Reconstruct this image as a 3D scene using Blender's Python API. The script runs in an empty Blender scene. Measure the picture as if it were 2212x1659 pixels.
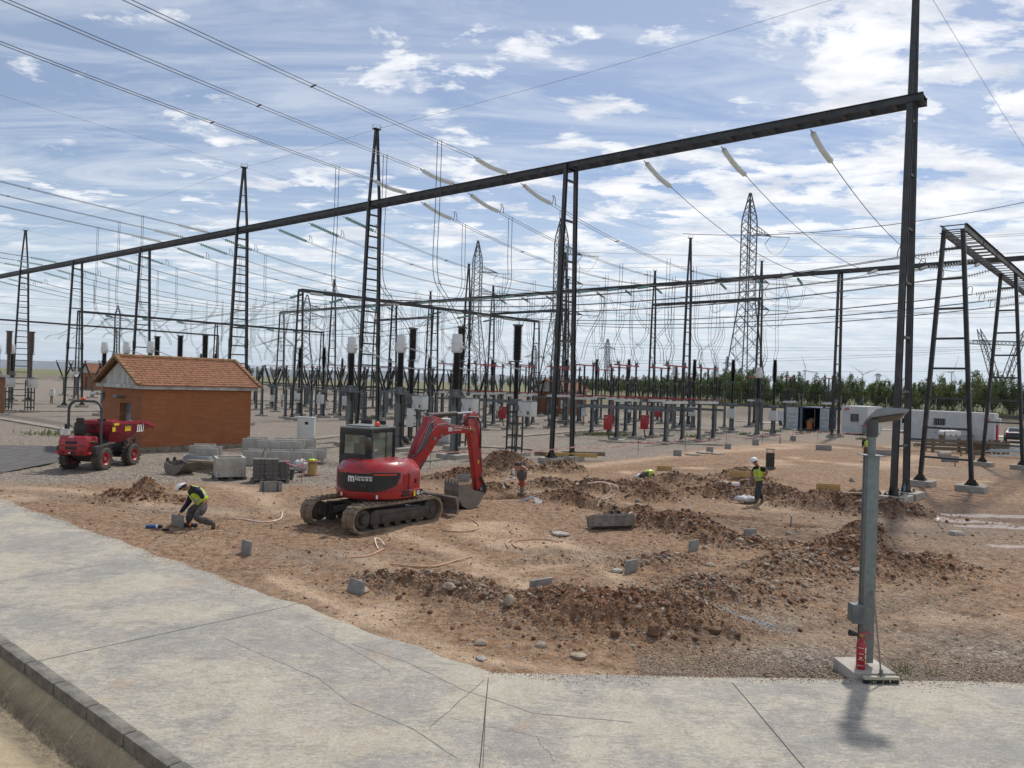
import bpy, math, random
import numpy as np
from mathutils import Vector, Matrix

# ------------------------------------------------------------------ camera, world, sun
S = bpy.context.scene
COL = S.collection
F = 1597.5; H = 4.1; RHO = math.atan(.0327)   # focal length for a 2212 px wide picture, eye height, camera roll
cd = bpy.data.cameras.new("camera"); cam = bpy.data.objects.new("camera", cd); COL.objects.link(cam)
cd.sensor_width = 36; cd.lens = F / 2212 * 36; cd.clip_start = .1; cd.clip_end = 60000
cr, sr = math.cos(RHO), math.sin(RHO)
cam.matrix_world = Matrix(((cr, -sr, 0, 0), (0, 0, -1, 0), (sr, cr, 0, H), (0, 0, 0, 1)))
S.camera = cam
SUN_EL = math.radians(56); SUN_DIR = Vector((.49, .87, 0)).normalized()     # towards the sun, ahead and right
w = bpy.data.worlds.new("World"); S.world = w; w.use_nodes = True
nt = w.node_tree; nt.nodes.clear()
def N(t, **k):
    n = nt.nodes.new(t)
    for a_, b_ in k.items(): setattr(n, a_, b_)
    return n
def L(a_, b_): nt.links.new(a_, b_)
def M(op, x, y=None, z=None, clamp=False):
    n = nt.nodes.new('ShaderNodeMath'); n.operation = op; n.use_clamp = clamp
    for i, q in enumerate((x, y, z)):
        if q is None: continue
        if isinstance(q, (int, float)): n.inputs[i].default_value = q
        else: nt.links.new(q, n.inputs[i])
    return n.outputs[0]
def ramp(x, *stops):
    n = nt.nodes.new('ShaderNodeValToRGB'); e = n.color_ramp.elements
    while len(e) < len(stops): e.new(.5)
    for el, (p, c) in zip(e, stops):
        el.position = p; el.color = (c, c, c, 1) if isinstance(c, (int, float)) else (*c, 1)
    nt.links.new(x, n.inputs[0]); return n.outputs[0]
def noise(vec, scale, det=4, rough=.5, dist=0, dim='3D'):
    n = nt.nodes.new('ShaderNodeTexNoise'); n.noise_dimensions = dim
    n.inputs['Scale'].default_value = scale; n.inputs['Detail'].default_value = det
    n.inputs['Roughness'].default_value = rough; n.inputs['Distortion'].default_value = dist
    if vec: nt.links.new(vec, n.inputs['Vector'])
    return n.outputs[0]
def mixc(f, a_, b_, mode='MIX'):
    n = nt.nodes.new('ShaderNodeMix'); n.data_type = 'RGBA'; n.blend_type = mode
    for s, q in ((n.inputs[0], f), (n.inputs[6], a_), (n.inputs[7], b_)):
        if isinstance(q, (int, float)): s.default_value = q
        elif isinstance(q, tuple): s.default_value = (*q, 1) if len(q) == 3 else q
        else: nt.links.new(q, s)
    return n.outputs[2]
sky = N('ShaderNodeTexSky', sky_type='NISHITA', sun_disc=False, sun_elevation=SUN_EL,
        sun_rotation=math.atan2(SUN_DIR.x, SUN_DIR.y), air_density=1.0, dust_density=.6, ozone_density=2.5, altitude=200)
tc = N('ShaderNodeTexCoord'); sep = N('ShaderNodeSeparateXYZ'); L(tc.outputs['Generated'], sep.inputs[0])
zz = M('ADD', M('MAXIMUM', sep.outputs[2], 0), .09)
cmb = N('ShaderNodeCombineXYZ'); L(M('DIVIDE', sep.outputs[0], zz), cmb.inputs[0]); L(M('DIVIDE', sep.outputs[1], zz), cmb.inputs[1])
rot = N('ShaderNodeMapping'); rot.inputs['Rotation'].default_value = (0, 0, math.radians(-28)); rot.inputs['Scale'].default_value = (.42, 1.5, 1); L(cmb.outputs[0], rot.inputs[0])
cirrus = ramp(noise(rot.outputs[0], 2.1, 10, .68, 1.1), (.38, 0), (.62, .95))
side = M('ADD', M('MULTIPLY', sep.outputs[0], .13), -.012)                       # more heaps of cloud to the right
low = ramp(sep.outputs[2], (.0, .13), (.16, .075), (.34, .0), (.6, 0))
mp2 = N('ShaderNodeMapping'); mp2.inputs['Location'].default_value = (3.7, 1.9, 0); mp2.inputs['Scale'].default_value = (.8, 1.15, 1); L(cmb.outputs[0], mp2.inputs[0])
cn = M('ADD', M('ADD', noise(mp2.outputs[0], 3.3, 10, .62, .25), side), low)
cumulus = ramp(cn, (.53, 0), (.585, .75), (.66, 1))
shade = ramp(noise(mp2.outputs[0], 4.0, 6, .6), (.35, (7.4, 7.8, 8.6)), (.60, (11.2, 11.2, 11.3)))
veil = M('MULTIPLY', ramp(noise(rot.outputs[0], .5, 4, .5), (.3, .15), (.75, .7)), .8)
c1 = mixc(M('MAXIMUM', M('MULTIPLY', cirrus, M('ADD', .52, M('MULTIPLY', ramp(sep.outputs[2], (.02, 1), (.38, 0)), .36))), M('MULTIPLY', veil, .55)), mixc(1., sky.outputs[0], (1.02, 1.0, 1.02), 'MULTIPLY'), (8.2, 8.7, 9.5))
c2 = mixc(cumulus, c1, shade)
hz = ramp(sep.outputs[2], (0, .75), (.10, .35), (.24, 0))
c3 = mixc(hz, c2, (6.6, 7.9, 9.0))
bg = N('ShaderNodeBackground'); bg.inputs[1].default_value = .096; L(c3, bg.inputs[0])
wo = N('ShaderNodeOutputWorld'); L(bg.outputs[0], wo.inputs[0])
sl = bpy.data.lights.new("sun", 'SUN'); sl.energy = 3.1; sl.angle = math.radians(2.6); sl.color = (1, .95, .88)
so = bpy.data.objects.new("sun", sl); COL.objects.link(so)
sd = Vector((SUN_DIR.x * math.cos(SUN_EL), SUN_DIR.y * math.cos(SUN_EL), math.sin(SUN_EL)))
so.rotation_euler = sd.to_track_quat('Z', 'Y').to_euler(); so.location = (0, 0, 60)
S.view_settings.view_transform = 'Standard'; S.view_settings.look = 'None'; S.view_settings.exposure = .05; S.view_settings.gamma = 1
S.cycles.max_bounces = 8; S.cycles.transparent_max_bounces = 12

# ------------------------------------------------------------------ measuring: picture point -> place on the ground
rnd = random.Random(7)
def ray(px, py):
    u = px - 1106; v = py - 829.5
    return (u * cr + v * sr) / F, (-u * sr + v * cr) / F
def G(px, py, z=0.):
    X, D = ray(px, py); t = (H - z) / D
    return Vector((X * t, t, z))
def At(px, py, Y):
    X, D = ray(px, py)
    return Vector((X * Y, Y, H - D * Y))
def proj(x, y, z=0.):
    X = x / y * F; D = (H - z) / y * F
    return X * cr - D * sr + 1106, X * sr + D * cr + 829.5
def R_(o, x, y, s): return (o[0] + x / s) / 1.8517, (o[1] + y / s) / 1.8517

# yard grid: s runs along the gantry line (left-far), t across it (right-far)
A0 = Vector((15.55, 29.4, 0)); AX = Vector((-.778, .628, 0)); BX = Vector((.628, .778, 0))
def W(s, t, z=0.):
    s2 = s - .05 * t; t2 = t * (1 + .0011 * s)
    p = A0 + AX * s2 + BX * t2
    return Vector((p.x, p.y, z))
ANG_B = math.atan2(.778, .628)

# ------------------------------------------------------------------ materials
MATS = {}
def mat(name, col, rough=.6, metal=0, var=.0, vscale=6., bump=0., bscale=40., trans=0., emis=None, col2=None, spec=None, stretch=None, coat=0, alpha=1, v2=0.):
    global nt
    if name in MATS: return MATS[name]
    m = bpy.data.materials.new(name); m.use_nodes = True; nt = m.node_tree
    b = nt.nodes['Principled BSDF']
    b.inputs['Roughness'].default_value = rough; b.inputs['Metallic'].default_value = metal
    b.inputs['Transmission Weight'].default_value = trans; b.inputs['Coat Weight'].default_value = coat
    b.inputs['Alpha'].default_value = alpha
    if spec is not None: b.inputs['Specular IOR Level'].default_value = spec
    b.inputs['Base Color'].default_value = (*col, 1)
    tcn = nt.nodes.new('ShaderNodeTexCoord'); vec = tcn.outputs['Object']
    if stretch:
        mp = nt.nodes.new('ShaderNodeMapping'); mp.inputs['Scale'].default_value = stretch; nt.links.new(vec, mp.inputs[0]); vec = mp.outputs[0]
    if var:
        c2 = col2 or tuple(max(0, c * (1 - var)) for c in col)
        f = ramp(noise(vec, vscale, 6, .6), (.34, 0), (.66, 1))
        out = mixc(f, tuple(min(1, c * (1 + var * .5)) for c in col), c2)
        if v2:
            out = mixc(v2, out, mixc(ramp(noise(vec, vscale * 7, 3, .7), (.4, 0), (.6, 1)), (.35, .35, .35), (.65, .65, .65)), 'OVERLAY')
        nt.links.new(out, b.inputs['Base Color'])
        nt.links.new(M('ADD', M('MULTIPLY', f, .15), rough - .07, clamp=True), b.inputs['Roughness'])
    if bump:
        bn = nt.nodes.new('ShaderNodeBump'); bn.inputs['Strength'].default_value = bump; bn.inputs['Distance'].default_value = .01
        nt.links.new(noise(vec, bscale, 4, .6), bn.inputs['Height']); nt.links.new(bn.outputs[0], b.inputs['Normal'])
    if emis:
        b.inputs['Emission Color'].default_value = (*emis, 1); b.inputs['Emission Strength'].default_value = 1
    MATS[name] = m; return m
STEEL = mat('painted_steel', (.060, .060, .060), .5, .3, .25, 2.5, .15, 60)
STEEL_L = mat('galvanised_steel', (.15, .165, .17), .5, .4, .35, 3, .1, 50)
STEEL_P = mat('galvanised_post', (.115, .128, .122), .5, .4, .45, 11, .1, 50, col2=(.20, .22, .21), v2=.3)
LATT = mat('lattice_steel', (.10, .11, .125), .6, .3, .2, .5)
BLK = mat('black_silicone', (.012, .009, .008), .35, 0, .3, 5)
BROWN_I = mat('brown_porcelain', (.17, .12, .09), .3, 0, .2, 4)
WHITE = mat('white_enamel', (.66, .67, .66), .35, 0, .08, 3, coat=.1)
CAB = mat('cabinet_grey_white', (.60, .61, .58), .45, 0, .12, 2.2)
GLASS_I = mat('insulator_glass', (.78, .79, .74), .18, 0, .12, 20, trans=.2)
GLASS_G = mat('insulator_green_glass', (.36, .60, .55), .12, 0, .15, 20, trans=.45)
CONC = mat('concrete', (.36, .33, .28), .9, 0, .3, 3, .5, 30, v2=.3)
CONC_L = mat('light_concrete', (.42, .39, .34), .9, 0, .22, 2.2, .4, 40, v2=.25)
CONC_D = mat('old_concrete', (.24, .20, .155), .95, 0, .4, 4, .6, 30, v2=.3)
REDP = mat('red_paint', (.40, .012, .018), .35, 0, .25, 3, coat=.25, col2=(.30, .018, .02))
REDT = mat('red_tube', (.36, .022, .025), .5, 0, .2, 5)
WIRE = mat('aluminium_wire', (.055, .058, .064), .55, .5)
WIREL = mat('bright_wire', (.32, .33, .34), .45, .6)
DARK = mat('black_paint', (.014, .014, .015), .45, 0, .3, 4)
RUB = mat('rubber', (.035, .033, .031), .85, 0, .5, 5, .6, 30, col2=(.10, .08, .06))
GLASS = mat('window_glass', (.55, .62, .60), .04, 0, trans=.93, spec=.5)
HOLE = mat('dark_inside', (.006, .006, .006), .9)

# ------------------------------------------------------------------ mesh helpers
class MB:
    def __init__(s): s.v = []; s.f = []; s.m = []; s.cur = 0
    def add(s, vs, fs):
        n = len(s.v); s.v += [tuple(q) for q in vs]; s.f += [tuple(i + n for i in q) for q in fs]; s.m += [s.cur] * len(fs); return s
    def box(s, c, d, rz=0., mx=None):
        x, y, z = (q / 2 for q in d); c = Vector(c)
        pts = [Vector((i * x, j * y, k * z)) for k in (-1, 1) for j in (-1, 1) for i in (-1, 1)]
        r = mx or (Matrix.Rotation(rz, 3, 'Z') if rz else None)
        pts = [(r @ p if r else p) + c for p in pts]
        return s.add(pts, [(0, 2, 3, 1), (4, 5, 7, 6), (0, 1, 5, 4), (2, 6, 7, 3), (0, 4, 6, 2), (1, 3, 7, 5)])
    def bar(s, p0, p1, w_, h=None, up=(0, 0, 1), ext=0, w2=None):
        p0 = Vector(p0); p1 = Vector(p1); h = h or w_; d = (p1 - p0).normalized(); p0 = p0 - d * ext; p1 = p1 + d * ext
        u = Vector(up)
        if abs(d.dot(u)) > .97: u = Vector((0, 1, 0)) if abs(d.y) < .9 else Vector((1, 0, 0))
        a_ = d.cross(u).normalized(); b_ = a_.cross(d).normalized(); k = (w2 / w_) if w2 else 1
        vs = [p + a_ * (i * w_ / 2 * q) + b_ * (j * h / 2 * q) for p, q in ((p0, 1), (p1, k)) for j in (-1, 1) for i in (-1, 1)]
        return s.add(vs, [(0, 1, 3, 2), (4, 6, 7, 5), (0, 4, 5, 1), (2, 3, 7, 6), (0, 2, 6, 4), (1, 5, 7, 3)])
    def tube(s, pts, r, n=6, caps=True):
        pts = [Vector(p) for p in pts]; rs = r if isinstance(r, (list, tuple)) else [r] * len(pts)
        base = len(s.v); up = None
        for i, p in enumerate(pts):
            d = (pts[min(i + 1, len(pts) - 1)] - pts[max(i - 1, 0)]).normalized()
            if up is None: up = Vector((0, 0, 1)) if abs(d.z) < .9 else Vector((1, 0, 0))
            a_ = d.cross(up).normalized(); b_ = a_.cross(d).normalized(); up = b_
            for k in range(n):
                t = 2 * math.pi * k / n; s.v.append(tuple(p + (a_ * math.cos(t) + b_ * math.sin(t)) * rs[i]))
        for i in range(len(pts) - 1):
            for k in range(n):
                k2 = (k + 1) % n; s.f.append((base + i * n + k, base + i * n + k2, base + (i + 1) * n + k2, base + (i + 1) * n + k)); s.m.append(s.cur)
        if caps:
            s.f.append(tuple(base + k for k in range(n))[::-1]); s.f.append(tuple(base + (len(pts) - 1) * n + k for k in range(n))); s.m += [s.cur] * 2
        return s
    def lathe(s, prof, p0=(0, 0, 0), ax=(0, 0, 1), n=12):
        p0 = Vector(p0); ax = Vector(ax).normalized()
        return s.tube2([(p0 + ax * z, r) for r, z in prof], ax, n)
    def tube2(s, pr, ax, n):
        base = len(s.v); u = Vector((0, 0, 1)) if abs(ax.z) < .9 else Vector((1, 0, 0))
        a_ = ax.cross(u).normalized(); b_ = a_.cross(ax).normalized()
        for p, r in pr:
            for k in range(n):
                t = 2 * math.pi * (k + .5) / n; s.v.append(tuple(p + (a_ * math.cos(t) + b_ * math.sin(t)) * max(r, .0005)))
        for i in range(len(pr) - 1):
            for k in range(n):
                k2 = (k + 1) % n; s.f.append((base + i * n + k, base + i * n + k2, base + (i + 1) * n + k2, base + (i + 1) * n + k)); s.m.append(s.cur)
        s.f.append(tuple(base + k for k in range(n))[::-1]); s.f.append(tuple(base + (len(pr) - 1) * n + k for k in range(n))); s.m += [s.cur] * 2
        return s
    def ribs(s, p0, p1, r0, r1, k, n=10):
        """ribbed insulator column: k sheds of radius r1 on a core of radius r0"""
        p0 = Vector(p0); p1 = Vector(p1); Ln = (p1 - p0).length; h = Ln / k; pr = [(r0, 0)]
        for i in range(k):
            z = i * h; pr += [(r0, z + h * .12), (r1, z + h * .38), (r1, z + h * .46), (r0, z + h * .85)]
        pr.append((r0, Ln)); return s.lathe(pr, p0, p1 - p0, n)
    def prism(s, poly, fn, w0, w1):
        """poly of 2D points; fn(a,b,w)->Vector; extruded from w0 to w1"""
        n = len(poly); vs = [fn(a_, b_, w0) for a_, b_ in poly] + [fn(a_, b_, w1) for a_, b_ in poly]
        return s.add(vs, [tuple(range(n)), tuple(range(2 * n - 1, n - 1, -1))] + [(i, n + i, n + (i + 1) % n, (i + 1) % n) for i in range(n)])
    def ball(s, c, r, n=8, m=5, sq=(1, 1, 1)):
        c = Vector(c); pr = []
        base = len(s.v)
        for i in range(m + 1):
            a_ = -math.pi / 2 + math.pi * i / m
            for k in range(n):
                t = 2 * math.pi * k / n
                s.v.append(tuple(c + Vector((max(math.cos(a_), .01) * math.cos(t) * r * sq[0], max(math.cos(a_), .01) * math.sin(t) * r * sq[1], math.sin(a_) * r * sq[2]))))
        for i in range(m):
            for k in range(n):
                k2 = (k + 1) % n; s.f.append((base + i * n + k, base + i * n + k2, base + (i + 1) * n + k2, base + (i + 1) * n + k)); s.m.append(s.cur)
        return s
    def done(s, name, mt, parent=None, loc=(0, 0, 0), smooth=False, rz=0., bevel=0., fix=True):
        me = bpy.data.meshes.new(name); me.from_pydata(s.v, [], s.f)
        for q in (mt if isinstance(mt, (list, tuple)) else [mt]): me.materials.append(q)
        if any(s.m): me.polygons.foreach_set('material_index', s.m)
        if fix:
            import bmesh
            bm = bmesh.new(); bm.from_mesh(me); bmesh.ops.recalc_face_normals(bm, faces=bm.faces)
            if bevel: bmesh.ops.bevel(bm, geom=[e for e in bm.edges if len(e.link_faces) == 2 and e.calc_face_angle(0) > .5], offset=bevel, segments=2, affect='EDGES', profile=.6, clamp_overlap=True)
            bm.to_mesh(me); bm.free()
        if smooth or bevel: me.shade_auto(smooth)
        me.update(); o = bpy.data.objects.new(name, me); COL.objects.link(o)
        o.parent = parent; o.location = loc; o.rotation_euler[2] = rz; return o
def shade_auto(me, smooth):
    pass
def _sa(self, smooth):
    self.polygons.foreach_set('use_smooth', [True] * len(self.polygons))
    try: self.set_sharp_from_angle(angle=math.radians(38))
    except Exception: pass
bpy.types.Mesh.shade_auto = _sa
def tag(o, label=None, cat=None, group=None, kind=None):
    if label: o['label'] = label
    if cat: o['category'] = cat
    if group: o['group'] = group
    if kind: o['kind'] = kind
    return o
def empty(name, loc=(0, 0, 0), rz=0., label=None, cat=None, group=None):
    o = bpy.data.objects.new(name, None); COL.objects.link(o); o.location = loc; o.rotation_euler[2] = rz; o.empty_display_size = .3
    return tag(o, label, cat, group)
KIDS = {}
def copy_tree(o, loc, rz=None, label=None, group=None, scale=None, parent=None):
    c = o.copy(); COL.objects.link(c); c.parent = parent
    if parent is None: c.location = loc
    if rz is not None: c.rotation_euler[2] = rz
    if scale: c.scale = (scale,) * 3 if isinstance(scale, (int, float)) else scale
    if label: c['label'] = label
    if group: c['group'] = group
    for ch in list(o.children): copy_tree(ch, None, parent=c)
    return c
ORD = 'first second third fourth fifth sixth seventh eighth ninth tenth eleventh twelfth'.split()
def ordn(i): return ORD[i] if i < 12 else '%d%s' % (i + 1, {1: 'st', 2: 'nd', 3: 'rd'}.get((i + 1) % 10 if (i + 1) % 100 not in (11, 12, 13) else 0, 'th'))
def orders(objs, desc, frm='from the left', key=None):
    """label look-alikes by their order along the row, left to right"""
    key = key or (lambda o: proj(o.location.x, o.location.y, o.location.z)[0])
    for i, o in enumerate(sorted(objs, key=key)): o['label'] = '%s %s %s' % (ordn(i), desc[0], frm + ' ' + desc[1]) if desc[1] else '%s %s %s' % (ordn(i), desc[0], frm)
def text(body, size, name, mt, parent, fn, extr=.002, align='CENTER', bold=0.):
    """lettering: fn(x, y) maps a letter point to local space of parent"""
    cu = bpy.data.curves.new(name, 'FONT'); cu.body = body; cu.size = size; cu.align_x = align; cu.align_y = 'CENTER'; cu.resolution_u = 2; cu.offset = bold
    o = bpy.data.objects.new(name, cu); COL.objects.link(o); dg = bpy.context.evaluated_depsgraph_get(); dg.update()
    me = bpy.data.meshes.new_from_object(o.evaluated_get(dg)); bpy.data.objects.remove(o)
    for v in me.vertices: v.co = fn(v.co.x, v.co.y)
    me.materials.clear(); me.materials.append(mt); me.update()
    r = bpy.data.objects.new(name, me); COL.objects.link(r); r.parent = parent; return r

# ------------------------------------------------------------------ terrain
def _hash(ix, iy, seed):
    n = (ix.astype(np.int64) * 374761393 + iy.astype(np.int64) * 668265263 + seed * 144269) & 0x7fffffff
    n = ((n ^ (n >> 13)) * 1274126177) & 0x7fffffff
    return ((n ^ (n >> 16)) & 0xffff) / 65535.0
def vnoise(x, y, sc, seed=1):
    x = np.asarray(x) / sc; y = np.asarray(y) / sc
    ix = np.floor(x); iy = np.floor(y); fx = x - ix; fy = y - iy; fx = fx * fx * (3 - 2 * fx); fy = fy * fy * (3 - 2 * fy)
    a_ = _hash(ix, iy, seed); b_ = _hash(ix + 1, iy, seed); c_ = _hash(ix, iy + 1, seed); d_ = _hash(ix + 1, iy + 1, seed)
    return (a_ * (1 - fx) + b_ * fx) * (1 - fy) + (c_ * (1 - fx) + d_ * fx) * fy
def fbm(x, y, sc, oct_=4, seed=1, g=.55):
    s = 0; am = 1; tot = 0
    for i in range(oct_):
        s = s + am * vnoise(x + i * 13.7, y - i * 7.3, sc / 2 ** i, seed + i); tot += am; am *= g
    return s / tot
def pxy(px, py): p = G(px, py); return p.x, p.y
# spoil heaps: picture centre, half length and half width in metres, direction (deg), height, redness
HEAPS = []
for px, py, rx, ry, ang, h, rd in [
    (1300, 1345, 1.75, .85, -8, .50, .9), (1450, 1350, 1.1, .8, 0, .42, .45), (1180, 1320, .8, .6, 10, .25, .6), (930, 1275, 1.1, .5, -18, .25, .35), (1040, 1300, .8, .45, -10, .20, .2),
    (820, 1258, .6, .35, -20, .15, .3), (1560, 1290, 1.5, .9, 10, .20, .25),
    (1830, 1215, 1.5, .9, 35, .45, .9), (1960, 1240, 1.7, .8, 20, .30, .5), (1720, 1240, 1.3, .9, 30, .28, .3), (1870, 1165, .7, .5, 20, .40, .6),
    (1450, 1145, 1.5, .55, -25, .38, .85), (1530, 1165, .9, .5, -25, .3, .6), (1380, 1120, .8, .5, -20, .28, .7), (1410, 1080, .8, .5, 0, .42, 1), (1560, 1075, 1.6, .6, -15, .36, .6),
    (1780, 1098, 1.7, .6, -12, .45, .8), (1920, 1112, 1.5, .6, -15, .38, .7), (1680, 1078, 1.2, .6, -10, .40, .35), (1870, 1080, 1.0, .5, 0, .3, .4),
    (1230, 1085, 1.3, .6, -30, .30, .7), (1200, 1055, 1.2, .6, -20, .26, .5), (1290, 1060, 1.0, .7, 0, .30, .4), (1350, 1060, 1.2, .7, 0, .30, .3), (1480, 1045, 1.8, .7, -10, .28, .35), (1600, 1035, 1.3, .7, 0, .32, .25),
    (1090, 1015, 1.3, .8, 10, .62, .5), (1050, 1060, 1.0, .5, 15, .22, .6), (1210, 1020, 1.1, .6, 0, .38, .3), (1640, 1060, .9, .5, -20, .36, .3), (1010, 1030, 1.6, .6, 30, .22, .8),
    (300, 1078, 1.4, .6, 0, .20, .9), (318, 1062, .45, .35, 0, .42, .7), (1430, 1215, 1.1, .5, 20, .12, .3), (1640, 1180, 1.2, .5, 10, .14, .35), (900, 1010, .0001, .1, 0, .0, 0)]:
    x, y = pxy(px, py); HEAPS.append((x, y, rx, ry, math.radians(ang), h, rd))
TRENCH = [(*pxy(px, py), rx, ry, math.radians(a_), d) for px, py, rx, ry, a_, d in [(1080, 1072, 1.2, .5, 10, .35), (1400, 1050, 1.5, .6, -10, .45), (1560, 1115, 1.8, .4, -20, .25), (1720, 1135, 1.2, .35, -10, .25), (1300, 1100, 1.2, .4, -25, .2)]]
RUTS = []
for l_, off in [([(640, 1100), (520, 1130), (300, 1120), (120, 1090)], 1.8), ([(700, 1180), (1000, 1230), (1300, 1235), (1560, 1210)], 1.7), ([(560, 1215), (800, 1300), (1020, 1400)], 1.7), ([(1500, 1440), (1800, 1395), (2212, 1290)], 1.6), ([(1650, 1180), (1960, 1170), (2212, 1200)], 1.7), ([(1250, 1010), (1500, 1000), (1800, 985), (2212, 1030)], 2.), ([(1000, 1160), (1250, 1180), (1400, 1260)], 1.6), ([(1700, 1320), (2000, 1330), (2300, 1400)], 1.7)]:
    P_ = [Vector((*pxy(*q),)) for q in l_]
    for k_ in (-.5, .5):
        for a_, b_ in zip(P_[:-1], P_[1:]):
            d_ = (b_ - a_); n_ = Vector((-d_.y, d_.x)).normalized() * off * k_; RUTS.append((a_.x + n_.x, a_.y + n_.y, d_.x, d_.y, d_.length))
def rut_field(x, y):
    r = np.zeros_like(x)
    for ax, ay, dx, dy, L_ in RUTS:
        t = np.clip(((x - ax) * dx + (y - ay) * dy) / L_ ** 2, 0, 1); d = np.hypot(x - ax - t * dx, y - ay - t * dy)
        r = np.maximum(r, np.exp(-(d / .19) ** 4) * (.65 + .35 * np.sin(t * L_ * 2 * np.pi / .17)))
    return r
KA = A0 + BX * -28.9      # the ditch kerb line runs along the s direction through here
def st_np(x, y):
    dx = x - A0.x; dy = y - A0.y
    return dx * AX.x + dy * AX.y, dx * BX.x + dy * BX.y
T_KERB = -28.75
def slab_edge(s):                              # t of the slab's far edge
    return -24.75 + .04 * np.sin(s * 1.7) + .03 * np.sin(s * 4.3) + .10 * (fbm(s, s * 0, .9, 4, 12) - .5)
Y_EDGE = 10.33
def on_slab(x, y):
    s, t = st_np(x, y)
    left = (t < slab_edge(s)) & (t > T_KERB)
    right = (y < Y_EDGE + .035 * (x + .2)) & (t > T_KERB) & (x > -.5)
    return left | right
def smooth(e0, e1, x):
    t = np.clip((x - e0) / (e1 - e0), 0, 1); return t * t * (3 - 2 * t)
BUNDY = []
def heap_fields(x, y):
    z = np.zeros_like(x); red = np.zeros_like(x); mask = np.zeros_like(x)
    wob = (fbm(x, y, .9, 4, 21) - .5); wob2 = (fbm(x, y, .9, 4, 45) - .5)
    for hx, hy, rx, ry, an, h, rd in HEAPS:
        dx = x - hx + wob * .7; dy = y - hy + wob2 * .7; c, s = math.cos(an), math.sin(an)
        q = ((dx * c + dy * s) / rx) ** 2 + ((-dx * s + dy * c) / ry) ** 2
        g = np.exp(-1.1 * q ** 1.25); z = np.maximum(z, 1.2 * h * g) + .22 * h * g * (z > 0)
        red = np.maximum(red, rd * np.exp(-.8 * q)); mask = np.maximum(mask, np.exp(-.55 * q ** 1.3))
    return z, red, mask
def hgt(x, y, fine=True):
    x = np.asarray(x, float); y = np.asarray(y, float)
    s, t = st_np(x, y); dist = np.hypot(x, y)
    z, red, mask = heap_fields(x, y)
    for hx, hy, rx, ry, an, d in TRENCH:
        dx = x - hx; dy = y - hy; c, sn = math.cos(an), math.sin(an)
        q = ((dx * c + dy * sn) / rx) ** 2 + ((-dx * sn + dy * c) / ry) ** 2
        z = z - d * np.exp(-1.5 * q * q)
    near = 1 - smooth(45, 70, dist)
    site = near * smooth(-24.9, -24.2, t)
    z = z + mask * near * ((fbm(x, y, .55, 4, 5) - .5) * .34 + (fbm(x, y, .16, 3, 9) - .5) * .15)
    z = z + site * ((fbm(x, y, 2.2, 4, 31) - .5) * .10 + (fbm(x, y, .35, 3, 77) - .5) * .06 + (fbm(x + y * .3, y * 2.2, .9, 4, 88) - .5) * .05)
    z = z - site * (1 - mask) * .045 * rut_field(x, y) * (.35 + 1.1 * fbm(x, y, 2.5, 2, 66))
    sl_ = on_slab(x, y)
    z = np.where(sl_, -.03, z)
    # ditch and the sand coloured slope beside the slab
    dt = T_KERB - t
    ditch = np.where(dt > 0, np.where(dt < .17, -.06, np.where(dt < .44, -.05 - (dt - .17) * 1.1, np.where(dt < .58, -.36, -.36 + (dt - .58) * .42))), 0)
    z = np.where(dt > 0, np.minimum(ditch, 2.3) + (fbm(x, y, .5, 3, 14) - .5) * .05 * (dt > .2), z)
    # road and bund beyond the yard
    tb = t - 68.5
    z = z + np.where(tb > 0, np.minimum(tb * .32, 1.9) + .15 * smooth(6, 12, tb) * fbm(x, y, 4, 2, 8), 0)
    z = z - smooth(300, 900, dist) * 1.0
    return z
def hz1(p): return float(hgt(np.array([p[0]]), np.array([p[1]]))[0])
def on_ground(px, py, dz=0.):
    """where the view ray through a picture point meets the terrain"""
    X, D = ray(px, py); z = 0.
    for _ in range(6):
        t = (H - z) / D; z = .5 * z + .5 * hz1((X * t, t))
    return Vector((X * t, t, hz1((X * t, t)) + dz))
def Gz(px, py, dz=0.): return on_ground(px, py, dz)
# ------------------------------------------------------------------ ground sheet
def np_mesh(name, V, Q, mt, attrs=None, smooth_=True, tri=False):
    me = bpy.data.meshes.new(name); nv = len(V); nf = len(Q); k = 3 if tri else 4
    me.vertices.add(nv); me.vertices.foreach_set('co', V.astype(np.float32).ravel())
    me.loops.add(nf * k); me.loops.foreach_set('vertex_index', Q.astype(np.int32).ravel())
    me.polygons.add(nf); me.polygons.foreach_set('loop_start', np.arange(0, nf * k, k, dtype=np.int32))
    try: me.polygons.foreach_set('loop_total', np.full(nf, k, dtype=np.int32))
    except Exception: pass
    me.polygons.foreach_set('use_smooth', np.full(nf, smooth_))
    for an, arr in (attrs or {}).items():
        a_ = me.color_attributes.new(an, 'FLOAT_COLOR', 'POINT'); a_.data.foreach_set('color', arr.astype(np.float32).ravel())
    me.materials.append(mt); me.update(); me.validate()
    o = bpy.data.objects.new(name, me); COL.objects.link(o); return o
th = np.radians(np.concatenate([np.linspace(-88, -42, 40, endpoint=False), np.linspace(-42, 42, 900), np.linspace(42, 88, 41)[1:]]))
rr = np.concatenate([3.2 * 1.0032 ** np.arange(0, 950), 3.2 * 1.0032 ** 950 * 1.06 ** np.arange(0, 95)])
RR, TH = np.meshgrid(rr, th, indexing='ij'); GX = RR * np.sin(TH); GY = RR * np.cos(TH) + .0
GZ = hgt(GX, GY)
s_, t_ = st_np(GX, GY); dist = RR
_, redf, hm = heap_fields(GX, GY)
ys = np.maximum(GY, .5); PX = GX / ys * F; PD = H / ys * F; px_ = PX * cr - PD * sr + 1106; py_ = PX * sr + PD * cr + 829.5
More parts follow.
